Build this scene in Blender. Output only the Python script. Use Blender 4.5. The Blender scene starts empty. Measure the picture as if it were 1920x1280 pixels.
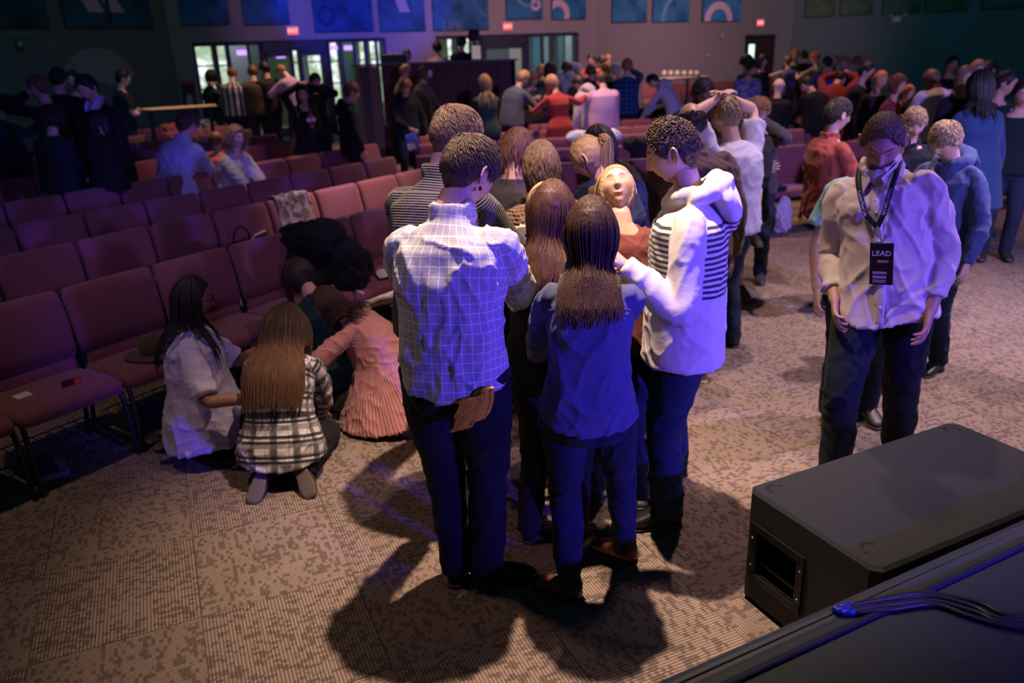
import bpy, math, random
import numpy as np
from mathutils import Vector, Matrix, Quaternion, noise as mnoise
R_ = math.radians
SC = bpy.context.scene
COL = SC.collection
random.seed(7)
RNG = np.random.default_rng(11)

# ------------------------------------------------------------------ camera
CH, PITCH, ROLL, FPX = 2.07, R_(20.1), R_(2.15), 1480.0
cam_d = bpy.data.cameras.new('camera')
cam_d.sensor_width = 36.0
cam_d.lens = FPX / 1920 * 36.0
cam_d.dof.use_dof = True
cam_d.dof.focus_distance = 2.95
cam_d.dof.aperture_fstop = 2.0
cam_d.clip_end = 200
cam = bpy.data.objects.new('camera', cam_d)
COL.objects.link(cam)
_F = Vector((0, math.cos(PITCH), -math.sin(PITCH)))
_r0 = Vector((1, 0, 0)); _u0 = Vector((0, math.sin(PITCH), math.cos(PITCH)))
_R = math.cos(ROLL) * _r0 - math.sin(ROLL) * _u0
_U = math.sin(ROLL) * _r0 + math.cos(ROLL) * _u0
_m = Matrix((_R, _U, -_F)).transposed().to_4x4()
_m.translation = Vector((0, 0, CH))
cam.matrix_world = _m
SC.camera = cam

def ray(x, y):
    return _F + _R * ((x - 960) / FPX) - _U * ((y - 640) / FPX)
def Zp(x, y, z=0.0):
    """point of the place seen at (x, y) that lies at height z"""
    d = ray(x, y); t = (z - CH) / d.z
    return Vector((0, 0, CH)) + d * t
def Dp(x, y, Y):
    """point of the place seen at (x, y) at distance Y into the hall"""
    d = ray(x, y)
    return Vector((0, 0, CH)) + d * (Y / d.y)
def pix(p):
    d = Vector(p) - Vector((0, 0, CH)); z = d.dot(_F)
    return 960 + FPX * d.dot(_R) / z, 640 - FPX * d.dot(_U) / z

# ------------------------------------------------------------------ world, exposure, lights
SC.view_settings.view_transform = 'Standard'
SC.view_settings.look = 'None'
SC.view_settings.exposure = 0.0
SC.view_settings.gamma = 1.0
SC.view_settings.use_curve_mapping = False
SC.cycles.use_denoising = True
SC.cycles.max_bounces = 5
SC.cycles.diffuse_bounces = 2
SC.cycles.glossy_bounces = 2
SC.cycles.transmission_bounces = 3
SC.cycles.transparent_max_bounces = 6
SC.cycles.sample_clamp_indirect = 4.0
SC.cycles.caustics_reflective = False
SC.cycles.caustics_refractive = False
W = bpy.data.worlds.new('hall_ambience'); SC.world = W
W.use_nodes = True
bg = W.node_tree.nodes['Background']
bg.inputs[0].default_value = (0.05, 0.30, 0.42, 1)
bg.inputs[1].default_value = 0.055

def spot(name, loc, target, color, power, angle=60, blend=0.5, radius=0.08):
    d = bpy.data.lights.new(name, 'SPOT')
    d.color = color; d.energy = power; d.spot_size = R_(angle); d.spot_blend = blend
    d.shadow_soft_size = radius
    o = bpy.data.objects.new(name, d); COL.objects.link(o)
    o.location = loc
    o.rotation_euler = (Vector(target) - Vector(loc)).to_track_quat('-Z', 'Y').to_euler()
    return o
WARM = (1.0, 0.70, 0.50); PINK = (1.0, 0.62, 0.55)
BLUE = (0.10, 0.07, 1.0); VIOLET = (0.38, 0.26, 1.0)
spot('house_spot', (0.25, 3.15, 4.5), (0.2, 3.2, 0), (1.0, .70, .50), 1350, 57, 1.0, 0.045)
spot('house_spot', (1.9, 5.9, 5.2), (1.7, 5.2, 0), (1.0, 0.66, 0.60), 620, 80, 0.9, 0.08)
spot('house_spot', (4.3, 4.9, 5.0), (3.7, 4.7, 0), (1.0, 0.72, 0.80), 1300, 80, 1.0, 0.08)
spot('house_spot', (-0.9, 7.9, 4.6), (-1.25, 7.7, 0), (1.0, 0.62, 0.54), 1250, 42, 1.0, 0.1)
spot('house_spot', (-2.6, 3.0, 5.0), (-1.3, 3.6, 0), (1.0, 0.60, 0.44), 130, 90, 1.0, 0.1)
spot('house_spot', (-3.4, 11.9, 5.0), (-3.6, 10.6, 0), (1.0, 0.46, 0.30), 900, 40, 1.0, 0.1)
spot('house_spot', (-6.0, 14.4, 4.2), (-5.9, 15.0, 0.9), (1.0, 0.66, 0.40), 260, 44, 1.0, 0.1)
spot('house_spot', (0.6, 12.5, 5.8), (0.9, 11.6, 0), (1.0, 0.60, 0.44), 1700, 84, 0.9, 0.15)
spot('house_spot', (4.9, 12.0, 6.0), (4.6, 11.0, 0), (1.0, 0.45, 0.30), 620, 78, 0.9, 0.15)
spot('house_spot', (3.6, 20.0, 6.5), (3.6, 20.0, 0), (1.0, 0.60, 0.42), 2200, 90, 0.9, 0.2)
spot('house_spot', (-3.2, 18.0, 6.0), (-3.8, 17.5, 0), (1.0, 0.52, 0.34), 1300, 80, 0.9, 0.2)
spot('house_spot', (-2.9, 9.0, 4.6), (-3.05, 9.5, 1.0), (1.0, 0.68, 0.42), 170, 22, 1.0, 0.05)
# coloured stage lights around the stage, behind the camera; last two are added fills
spot('stage_light', (4.4, -1.5, 2.4), (0.75, 3.1, 1.05), (0.13, 0.06, 1.0), 1900, 29, 0.7, 0.08)
spot('stage_light', (6.4, 0.3, 3.3), (1.75, 3.9, 1.2), (0.38, 0.27, 1.0), 850, 32, 0.8, 0.10)
spot('stage_light', (5.2, 0.0, 3.6), (3.6, 8.6, 1.0), (0.40, 0.30, 1.0), 2600, 50, 0.9, 0.12)
spot('stage_light', (0.4, -2.0, 3.6), (-3.0, 9.6, 1.1), (0.34, 0.22, 1.0), 520, 36, 1.0, 0.3)
spot('stage_light', (0.5, 1.0, 5.5), (-3.9, 24.3, 4.3), (0.02, 0.06, 1.0), 20000, 14, 0.35, 0.10)
spot('stage_light', (2.0, 8.0, 7.5), (1.8, 27.0, 3.4), (0.95, 0.52, 0.66), 7500, 40, 0.9, 0.2)
spot('stage_light', (8.5, 12.0, 7.5), (8.4, 30.5, 3.4), (0.80, 0.50, 0.66), 4200, 42, 0.9, 0.2)
spot('stage_light', (-3.0, 8.0, 7.5), (-5.0, 23.8, 3.2), (0.50, 0.26, 0.80), 3000, 22, 0.9, 0.2)
spot('stage_light', (14.0, 12.0, 8.0), (16.5, 31.0, 3.0), (0.08, 0.50, 0.72), 1500, 60, 0.9, 0.3)  # added teal spot that tints the right wall, no real fixture
spot('stage_light', (-5.0, 8.0, 8.0), (-11.0, 19.0, 2.0), (0.16, 0.60, 0.66), 420, 70, 0.9, 0.3)  # added teal spot that tints the left wall, no real fixture
# ------------------------------------------------------------------ geometry helpers
class Geo:
    def __init__(s): s.V = []; s.Q = []; s.T = []; s.n = 0
    def add(s, V, Q=None, T=None):
        V = np.asarray(V, float).reshape(-1, 3)
        if Q is not None and len(Q): s.Q.append(np.asarray(Q, int).reshape(-1, 4) + s.n)
        if T is not None and len(T): s.T.append(np.asarray(T, int).reshape(-1, 3) + s.n)
        s.V.append(V); s.n += len(V); return s
    def arr(s):
        V = np.concatenate(s.V) if s.V else np.zeros((0, 3))
        Q = np.concatenate(s.Q) if s.Q else np.zeros((0, 4), int)
        T = np.concatenate(s.T) if s.T else np.zeros((0, 3), int)
        return V, Q, T
    def loft(s, rings, cap=True, closed=False):
        rings = np.asarray(rings, float); k, n, _ = rings.shape
        V = rings.reshape(-1, 3); i = np.arange(n); j = (i + 1) % n
        Q = []
        for a in range(k if closed else k - 1):
            b = (a + 1) % k
            Q.append(np.stack([a*n+i, a*n+j, b*n+j, b*n+i], 1))
        T = []
        if cap and not closed:
            V = np.vstack([V, rings[0].mean(0), rings[-1].mean(0)])
            T = [np.stack([j, i, np.full(n, k*n)], 1), np.stack([(k-1)*n+i, (k-1)*n+j, np.full(n, k*n+1)], 1)]
            T = np.concatenate(T)
        return s.add(V, np.concatenate(Q), T)
    def tube(s, pts, rad, n=12, ref=(0, 0, 1), round_=True):
        pts = np.asarray(pts, float); K = len(pts)
        rad = np.asarray(rad, float)
        if rad.ndim == 0: rad = np.full(K, float(rad))
        if rad.ndim == 1: rad = np.stack([rad, rad], 1)
        if rad.shape[1] == 1: rad = np.hstack([rad, rad])
        tg = np.gradient(pts, axis=0); tg /= np.linalg.norm(tg, axis=1)[:, None] + 1e-9
        ref = np.asarray(ref, float)
        a = np.cross(tg[0], ref)
        if np.linalg.norm(a) < .15: a = np.cross(tg[0], (1, 0, .1))
        ph = np.linspace(0, 2*np.pi, n, endpoint=False); c, si = np.cos(ph)[:, None], np.sin(ph)[:, None]
        out = []
        for k in range(K):
            a = a - tg[k]*a.dot(tg[k]); a /= np.linalg.norm(a) + 1e-9
            b = np.cross(tg[k], a)
            out.append((pts[k] + c*a*rad[k, 0] + si*b*rad[k, 1], tg[k], rad[k]))
        rings = [o[0] for o in out]
        if round_:
            r0, r1 = out[0], out[-1]
            m0, m1 = min(r0[2]), min(r1[2])
            rings = [pts[0] + (r0[0]-pts[0])*.55 - r0[1]*m0*.7] + rings + [pts[-1] + (r1[0]-pts[-1])*.55 + r1[1]*m1*.7]
        return s.loft(rings)
    def ell(s, c, r, M=None, nu=14, nv=10, f=None):
        th = np.linspace(0, np.pi, nv+1)[1:-1]; ph = np.linspace(0, 2*np.pi, nu, endpoint=False)
        d = np.stack([np.sin(th)[:, None]*np.cos(ph), np.sin(th)[:, None]*np.sin(ph), np.cos(th)[:, None]*np.ones(nu)], 2).reshape(-1, 3)
        d = np.vstack([d, (0, 0, 1), (0, 0, -1)])
        V = d*np.asarray(r, float) if f is None else f(d)
        if M is not None: V = V @ np.array(Matrix(M).to_3x3()).T
        V = V + np.asarray(c, float)
        m = nv-1; i = np.arange(nu); j = (i+1) % nu
        Q = [np.stack([a*nu+i, (a+1)*nu+i, (a+1)*nu+j, a*nu+j], 1) for a in range(m-1)]
        T = np.concatenate([np.stack([np.full(nu, m*nu), i, j], 1), np.stack([(m-1)*nu+j, (m-1)*nu+i, np.full(nu, m*nu+1)], 1)[:, [0, 2, 1]][:, ::-1]])
        T[nu:] = np.stack([(m-1)*nu+i, np.full(nu, m*nu+1), (m-1)*nu+j], 1)
        return s.add(V, np.concatenate(Q), T)
    def box(s, c, d, M=None, bev=0.0):
        hx, hy, hz = [v/2 for v in d]
        b = min(bev, hx*.9, hy*.9, hz*.9)
        if b <= 0:
            V = np.array([[x, y, z] for z in (-hz, hz) for x, y in ((-hx, -hy), (hx, -hy), (hx, hy), (-hx, hy))])
            Q = [[0, 3, 2, 1], [4, 5, 6, 7], [0, 1, 5, 4], [1, 2, 6, 5], [2, 3, 7, 6], [3, 0, 4, 7]]; T = []
            V = V if M is None else V @ np.array(Matrix(M).to_3x3()).T
            return s.add(V + np.asarray(c, float), Q)
        def ring(z, ins):
            X, Y = hx-ins, hy-ins; r = b; p = []
            for cx, cy, a0 in ((X-r, Y-r, 0), (-X+r, Y-r, 90), (-X+r, -Y+r, 180), (X-r, -Y+r, 270)):
                for t in (0, 30, 60, 90):
                    a = R_(a0+t); p.append((cx+r*math.cos(a), cy+r*math.sin(a), z))
            return p
        rs = []
        for t in (0, 30, 60, 90): rs.append(ring(-hz+b-b*math.cos(R_(t)), b-b*math.sin(R_(t))))
        for t in (90, 60, 30, 0): rs.append(ring(hz-b+b*math.cos(R_(t)), b-b*math.sin(R_(t))))
        rs = np.array(rs)
        rs[0] = rs[0]; V = rs.reshape(-1, 3)
        g = Geo(); g.loft(rs)
        V, Q, T = g.arr()
        if M is not None: V = V @ np.array(Matrix(M).to_3x3()).T
        return s.add(V + np.asarray(c, float), Q, T)

def cr(P, R=None, m=5):
    """Catmull-Rom resample of points (and radii)"""
    P = np.asarray(P, float); X = P
    if R is not None:
        R = np.asarray(R, float); R = R[:, None] if R.ndim == 1 else R
        X = np.hstack([P, R])
    E = np.vstack([2*X[0]-X[1], X, 2*X[-1]-X[-2]]); out = []
    for k in range(len(X)-1):
        p0, p1, p2, p3 = E[k:k+4]
        for t in np.linspace(0, 1, m, endpoint=False):
            out.append(.5*((2*p1)+(-p0+p2)*t+(2*p0-5*p1+4*p2-p3)*t*t+(-p0+3*p1-3*p2+p3)*t**3))
    out.append(X[-1]); out = np.array(out)
    return (out[:, :3], np.maximum(out[:, 3:], .002)) if R is not None else out

def mk_mesh(name, V, Q, T, mats, smooth=True, uv=None, attrs=None, fmat=None):
    me = bpy.data.meshes.new(name)
    nq, nt = len(Q), len(T)
    me.vertices.add(len(V)); me.vertices.foreach_set('co', np.ascontiguousarray(V, np.float32).ravel())
    L = np.concatenate([Q.ravel(), T.ravel()]).astype(np.int32)
    me.loops.add(len(L)); me.loops.foreach_set('vertex_index', L)
    me.polygons.add(nq+nt)
    st = np.concatenate([np.arange(nq)*4, nq*4+np.arange(nt)*3]).astype(np.int32)
    me.polygons.foreach_set('loop_start', st)
    me.polygons.foreach_set('use_smooth', np.full(nq+nt, smooth))
    if fmat is not None: me.polygons.foreach_set('material_index', np.asarray(fmat, np.int32))
    if uv is not None:
        l = me.uv_layers.new(name='UVMap'); l.data.foreach_set('uv', np.ascontiguousarray(uv, np.float32).ravel())
    for k, a in (attrs or {}).items():
        a = np.ascontiguousarray(a, np.float32)
        t = me.attributes.new(k, 'FLOAT' if a.ndim == 1 else 'FLOAT_VECTOR', 'POINT')
        t.data.foreach_set('value' if a.ndim == 1 else 'vector', a.ravel())
    for m in (mats if isinstance(mats, (list, tuple)) else [mats]): me.materials.append(m)
    me.update(calc_edges=True); me.validate()
    return me

def put(name, me, parent=None, loc=None, rotz=None, kind=None, label=None, cat=None, group=None):
    o = bpy.data.objects.new(name, me); COL.objects.link(o)
    if parent is not None: o.parent = parent
    if loc is not None: o.location = loc
    if rotz is not None: o.rotation_euler = (0, 0, rotz)
    return tag(o, label, cat, group, kind)
def tag(o, label=None, cat=None, group=None, kind=None):
    if label: o['label'] = label
    if cat: o['category'] = cat
    if group: o['group'] = group
    if kind: o['kind'] = kind
    return o
def obj(name, geo, mats, parent=None, smooth=False, **k):
    V, Q, T = geo.arr()
    me = mk_mesh(name, V, Q, T, mats, smooth)
    if not smooth: pass
    return put(name, me, parent, **k)
def autosm(o, ang=40):
    try: o.data.shade_flat() if False else None
    except Exception: pass
    md = o.modifiers.new('edges', 'EDGE_SPLIT'); md.split_angle = R_(ang); 
    return o
def empty(name, loc=(0, 0, 0), rotz=0.0, label=None, cat=None, group=None, kind=None):
    o = bpy.data.objects.new(name, None); COL.objects.link(o)
    o.location = loc; o.rotation_euler = (0, 0, rotz); o.empty_display_size = .1
    return tag(o, label, cat, group, kind)
def dup(src, parent=None):
    c = src.copy(); COL.objects.link(c); c.parent = parent
    for ch in KIDS.get(src.name, []): dup(ch, c)
    return c
KIDS = {}
def keep(o):
    KIDS[o.name] = [c for c in bpy.data.objects if c.parent == o]
    for c in KIDS[o.name]: keep(c)

# value noise on numpy points
_perm = RNG.random(4096)
def vnoise(P):
    P = np.asarray(P, float); I = np.floor(P).astype(int); F = P-I; F = F*F*(3-2*F)
    def h(i, j, k): return _perm[(i*73856093 ^ j*19349663 ^ k*83492791) & 4095]
    x, y, z = I.T; a, b, c = F.T; r = 0
    for dx in (0, 1):
        for dy in (0, 1):
            for dz in (0, 1):
                r = r + h(x+dx, y+dy, z+dz)*(a if dx else 1-a)*(b if dy else 1-b)*(c if dz else 1-c)
    return r*2-1
def fold(P, s=9.0):
    w = np.stack([vnoise(P*2.3+7), vnoise(P*2.3+31), vnoise(P*2.3+57)], 1)*.14
    q = P+w; x, y, z = q.T; out = 0
    for k, (a, b) in enumerate(((.75, .45), (-.6, .35), (.1, 1.1))):
        r = np.stack([x+z*a, y, z*b-x*a*.4], 1)*s*(1, 1.5, 1.0)[k]
        v = 1-np.abs(vnoise(r+17*k)); out = out+(v**4-.25)*(1, .9, .5)[k]
    return out
def vnorm(V, Q, T):
    N = np.zeros_like(V)
    for F in (Q, T):
        if len(F):
            n = np.cross(V[F[:, 1]]-V[F[:, 0]], V[F[:, 2]]-V[F[:, 0]])
            for k in range(F.shape[1]): np.add.at(N, F[:, k], n)
    return N/(np.linalg.norm(N, axis=1)[:, None]+1e-12)

# deferred remeshing: every job is evaluated in one go
JOBS = []
class Job:
    def __init__(s, geo, voxel, smooth=3):
        me = mk_mesh('tmp', *geo.arr(), [], True)
        s.o = bpy.data.objects.new('tmp', me); COL.objects.link(s.o)
        m = s.o.modifiers.new('r', 'REMESH'); m.mode = 'VOXEL'; m.voxel_size = voxel
        if smooth:
            m = s.o.modifiers.new('s', 'SMOOTH'); m.factor = .5; m.iterations = smooth
        JOBS.append(s)
FINALS = []
def run_jobs():
    dg = bpy.context.evaluated_depsgraph_get()
    for j in JOBS:
        e = j.o.evaluated_get(dg); me = e.to_mesh()
        n = len(me.vertices); V = np.empty(n*3, np.float32); me.vertices.foreach_get('co', V)
        L = np.empty(len(me.loops), np.int32); me.loops.foreach_get('vertex_index', L)
        j.V = V.reshape(-1, 3).astype(float); j.Q = L.reshape(-1, 4).astype(int); e.to_mesh_clear()
    for j in JOBS:
        me = j.o.data; bpy.data.objects.remove(j.o); bpy.data.meshes.remove(me)
    for f in FINALS: f()
    JOBS.clear(); FINALS.clear()
# ------------------------------------------------------------------ materials
MATS = {}
class NT:
    def __init__(s, name):
        s.m = bpy.data.materials.new(name); s.m.use_nodes = True
        s.t = s.m.node_tree; s.N = s.t.nodes; s.L = s.t.links
        s.b = s.N['Principled BSDF']
    def new(s, t, **k):
        n = s.N.new(t)
        for a, v in k.items(): setattr(n, a, v)
        return n
    def put(s, inp, v):
        if hasattr(v, 'is_output') or isinstance(v, bpy.types.NodeSocket): s.L.new(v, inp)
        elif v is not None:
            if isinstance(v, (tuple, list)) and len(v) == 3 and inp.type == 'RGBA': v = (*v, 1)
            inp.default_value = v
    def math(s, op, a, b=None, c=None, clamp=False):
        n = s.new('ShaderNodeMath', operation=op); n.use_clamp = clamp
        s.put(n.inputs[0], a)
        if b is not None: s.put(n.inputs[1], b)
        if c is not None: s.put(n.inputs[2], c)
        return n.outputs[0]
    def vmath(s, op, a, b=None):
        n = s.new('ShaderNodeVectorMath', operation=op); s.put(n.inputs[0], a)
        if b is not None: s.put(n.inputs[1], b)
        return n.outputs[0]
    def mix(s, f, a, b):
        n = s.new('ShaderNodeMix', data_type='RGBA'); s.put(n.inputs[0], f); s.put(n.inputs[6], a); s.put(n.inputs[7], b)
        return n.outputs[2]
    def noise(s, vec, scale, detail=2.0, rough=.5):
        n = s.new('ShaderNodeTexNoise'); s.put(n.inputs['Vector'], vec); n.inputs['Scale'].default_value = scale
        n.inputs['Detail'].default_value = detail; n.inputs['Roughness'].default_value = rough
        return n.outputs[0]
    def coord(s, k='Object'): return s.new('ShaderNodeTexCoord').outputs[k]
    def sep(s, v):
        n = s.new('ShaderNodeSeparateXYZ'); s.put(n.inputs[0], v); return n.outputs
    def comb(s, x, y, z=0.0):
        n = s.new('ShaderNodeCombineXYZ'); s.put(n.inputs[0], x); s.put(n.inputs[1], y); s.put(n.inputs[2], z); return n.outputs[0]
    def step(s, v, e0, e1):
        n = s.new('ShaderNodeMapRange', interpolation_type='SMOOTHSTEP'); s.put(n.inputs[0], v)
        n.inputs[1].default_value = e0; n.inputs[2].default_value = e1; return n.outputs[0]
    def bump(s, h, dist=.002, strength=1.0):
        n = s.new('ShaderNodeBump'); s.put(n.inputs['Height'], h); n.inputs['Distance'].default_value = dist
        n.inputs['Strength'].default_value = strength; s.L.new(n.outputs[0], s.b.inputs['Normal'])
    def base(s, c, rough=.8, spec=.3, metal=0.0, sheen=0.0):
        s.put(s.b.inputs['Base Color'], c); s.b.inputs['Roughness'].default_value = rough
        s.b.inputs['Specular IOR Level'].default_value = spec; s.b.inputs['Metallic'].default_value = metal
        s.b.inputs['Sheen Weight'].default_value = sheen
        return s

def plain(name, c, rough=.6, spec=.3, metal=0.0):
    k = ('plain', name, tuple(c), rough)
    if k not in MATS: MATS[k] = NT(name).base(c, rough, spec, metal).m
    return MATS[k]
def emit(name, c, st):
    k = ('emit', name)
    if k not in MATS:
        n = NT(name); n.base((0, 0, 0), .5); n.put(n.b.inputs['Emission Color'], c); n.b.inputs['Emission Strength'].default_value = st
        MATS[k] = n.m
    return MATS[k]
def cloth(c, kind='plain', c2=(0, 0, 0), p=0.0):
    k = ('cloth', tuple(c), kind, tuple(c2), p)
    if k in MATS: return MATS[k]
    n = NT('cloth_'+kind); co = n.coord()
    nz = n.noise(co, 60, 3); big = n.noise(co, 7, 2)
    def vary(col, amt=.10):
        return n.mix(n.math('MULTIPLY', nz, .35), col, tuple(v*(1-amt*2.2) for v in col))
    uvn = n.new('ShaderNodeUVMap'); uvn.uv_map = 'UVMap'; u, v, _ = n.sep(uvn.outputs[0])
    def line(x, per, w, off=0.0):
        f = n.math('FRACT', n.math('ADD', n.math('DIVIDE', x, per), off))
        return n.math('LESS_THAN', f, w)
    h = nz; dist = .0015
    if kind == 'plain': col = vary(c)
    elif kind == 'denim':
        col = n.mix(n.math('MULTIPLY', n.noise(co, 14, 4, .7), .9), c, tuple(x*1.5+.02 for x in c))
        h = n.noise(n.vmath('MULTIPLY', co, (1, 1, .3)), 260, 2)
    elif kind == 'jeans':
        col = n.mix(n.step(n.noise(co, 5, 3, .6), .45, .75), c, tuple(x*1.6+.008 for x in c))
        h = n.noise(n.vmath('MULTIPLY', co, (1, 1, .3)), 300, 2)
    elif kind == 'check':      # fine windowpane checks, light lines over a mid ground
        fine = n.math('MAXIMUM', line(u, .0062, .3), line(v, .0062, .3))
        col = n.mix(n.math('MULTIPLY', fine, .35), c, tuple(x*.55 for x in c))
        pane = n.math('MAXIMUM', line(u, .031, .09), line(v, .031, .09))
        col = n.mix(pane, col, c2)
    elif kind == 'flannel':    # white with black windowpane bands and grey side bands
        wide = n.math('ADD', n.math('MULTIPLY', line(u, .088, .26), .62), n.math('MAXIMUM', line(v, .104, .16), line(v, .104, .14, -.27)))
        grey = n.math('MAXIMUM', line(u, .092, .34, .07), line(v, .092, .30, .066))
        thin = n.math('MAXIMUM', line(u, .046, .04, .5), line(v, .092, .035, .42))
        col = n.mix(n.math('MULTIPLY', grey, .55), c, c2)
        col = n.mix(n.math('MULTIPLY', thin, .8), col, c2)
        col = n.mix(n.math('MINIMUM', n.math('MULTIPLY', wide, .93), 1.0), col, c2)
    elif kind == 'plaid':
        a = line(u, .07, .5); b = line(v, .07, .5)
        col = n.mix(n.math('MULTIPLY', n.math('ADD', a, b), .5), c, c2)
    elif kind == 'band':       # striped chest band
        zone = n.math('MULTIPLY', n.math('GREATER_THAN', v, .060), n.math('LESS_THAN', v, .320))
        zone = n.math('MULTIPLY', zone, n.math('LESS_THAN', u, 5.0))
        st = line(v, .0205, .5)
        col = n.mix(n.math('MULTIPLY', zone, st), vary(c, .04), c2)
    elif kind == 'stripes':
        col = n.mix(line(u, .085, .5), c, c2)
    elif kind == 'rib':
        w = n.math('SINE', n.math('MULTIPLY', v, 2*math.pi/.0098)); h = w; dist = .0045
        col = n.mix(n.step(w, -.7, .2), tuple(x*.28 for x in c), c)
    elif kind == 'ribv':
        w = n.math('SINE', n.math('MULTIPLY', u, 2*math.pi/.013)); h = n.math('ADD', w, n.math('MULTIPLY', nz, 1.5)); dist = .003
        col = n.mix(n.step(w, -.8, .0), tuple(x*.62 for x in c), c)
    elif kind == 'cable':
        w = n.math('SINE', n.math('MULTIPLY', u, 2*math.pi/.05)); w2 = n.math('SINE', n.math('MULTIPLY', v, 2*math.pi/.022))
        h = n.math('ADD', n.math('MULTIPLY', w, w2), n.math('MULTIPLY', nz, 1.2)); dist = .007
        col = n.mix(n.step(h, -.4, .9), tuple(x*.5 for x in c), c)
    elif kind == 'camo':
        col = n.mix(n.step(n.noise(co, 16, 2), .48, .53), c, c2)
    elif kind == 'fur':
        col = n.mix(n.noise(co, 120, 3), tuple(x*.4 for x in c), tuple(x*1.3 for x in c)); dist = .01
    else: col = c
    n.base(col, .85, .2, 0, .15 if sum(c) > .15 else 0.03)
    n.bump(h, dist, .6)
    MATS[k] = n.m
    return n.m
def skin(c, lips=(.45, .12, .10), brow=(.05, .03, .02), beard=0.0, smile=False, eyes='down', makeup=0.0):
    k = ('skin', tuple(c), tuple(lips), tuple(brow), beard, smile, eyes)
    if k in MATS: return MATS[k]
    n = NT('skin'); at = n.new('ShaderNodeAttribute'); at.attribute_name = 'hl'
    x, y, z = n.sep(at.outputs['Vector']); ax = n.math('ABSOLUTE', x); front = n.step(y, .03, .05)
    def g(a, xc, zc, sx, sz, curve=0.0, p=1.0):
        dx = n.math('DIVIDE', n.math('SUBTRACT', a, xc), sx)
        zz = z if not curve else n.math('ADD', z, n.math('MULTIPLY', n.math('MULTIPLY', dx, dx), curve))
        dz = n.math('DIVIDE', n.math('SUBTRACT', zz, zc), sz)
        q = n.math('ADD', n.math('MULTIPLY', dx, dx), n.math('MULTIPLY', dz, dz))
        if p != 1: q = n.math('POWER', q, p)
        return n.math('MULTIPLY', n.math('POWER', 2.718, n.math('MULTIPLY', q, -1.0)), front)
    col = n.mix(n.math('MULTIPLY', n.noise(n.coord(), 30, 3), .5), c, (c[0]*.86, c[1]*.74, c[2]*.70))
    blush = n.math('MULTIPLY', g(ax, .042, -.018, .022, .02), .35)
    col = n.mix(blush, col, (c[0]*.95, c[1]*.62, c[2]*.58))
    if beard:
        bm = n.math('MULTIPLY', n.step(z, -.035, -.055), n.step(y, -.01, .03))
        ms = g(x, 0, -.044, .026, .006)
        bm = n.math('MULTIPLY', n.math('MINIMUM', n.math('ADD', bm, ms), 1.0), beard)
        col = n.mix(bm, col, tuple(v*.9 for v in brow))
    if smile:
        col = n.mix(g(x, 0, -.061, .034, .0120, -.011, 2), col, lips)
        col = n.mix(g(x, 0, -.0595, .029, .0060, -.010, 3), col, (.80, .76, .70))
    else:
        col = n.mix(g(x, 0, -.0585, .021, .0075, 0, 2), col, lips)
        col = n.mix(g(x, 0, -.0585, .022, .0014), col, tuple(v*.3 for v in lips))
    col = n.mix(n.math('MULTIPLY', g(ax, .032, .033, .018, .0058, .004, 2), .9), col, brow)
    if eyes == 'open':
        col = n.mix(g(ax, .031, .008, .0125, .0055, 0, 2), col, (.62, .58, .55))
        col = n.mix(g(ax, .031, .008, .0052, .0056, 0, 3), col, (.05, .035, .03))
        col = n.mix(g(ax, .031, .0135, .0145, .0016, .003), col, (.02, .012, .01))
    else:
        cu = -.004 if eyes == 'down' else .004
        col = n.mix(g(ax, .031, .0035 if eyes == 'down' else .006, .0145, .0022, cu), col, (.03, .018, .014))
    col = n.mix(n.math('MULTIPLY', g(ax, .0075, -.0365, .0035, .0022), .5), col, (.08, .02, .02))
    n.base(col, .48, .4); n.b.inputs['Subsurface Weight'].default_value = .06
    n.b.inputs['Subsurface Radius'].default_value = (.02, .006, .003)
    n.b.inputs['Subsurface Scale'].default_value = .5
    n.bump(n.noise(n.coord(), 400, 2), .0004, .3)
    MATS[k] = n.m
    return n.m
def hairm(c, c2=None, ombre=None, spec=.42, rough=.5):
    k = ('hair', tuple(c), tuple(c2 or ()), tuple(ombre or ()))
    if k in MATS: return MATS[k]
    n = NT('hair'); at = n.new('ShaderNodeAttribute'); at.attribute_name = 'rnd'
    r, t, _ = n.sep(at.outputs['Vector'])
    c2 = c2 or tuple(v*1.9+.006 for v in c)
    st = n.noise(n.vmath('MULTIPLY', n.coord(), (1, 1, .15)), 220, 2)
    col = n.mix(n.math('MULTIPLY', n.math('ADD', r, st), .55), c, c2)
    if ombre: col = n.mix(n.step(t, .22, .60), col, ombre)
    n.base(col, rough, spec); n.bump(st, .003, .9)
    MATS[k] = n.m
    return n.m

def leather(c, rough=.45):
    k = ('leather', tuple(c), rough)
    if k not in MATS:
        n = NT('leather'); n.base(n.mix(n.noise(n.coord(), 25, 3), c, tuple(v*.55 for v in c)), rough, .4)
        n.bump(n.noise(n.coord(), 180, 3), .001, .5); MATS[k] = n.m
    return MATS[k]

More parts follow.
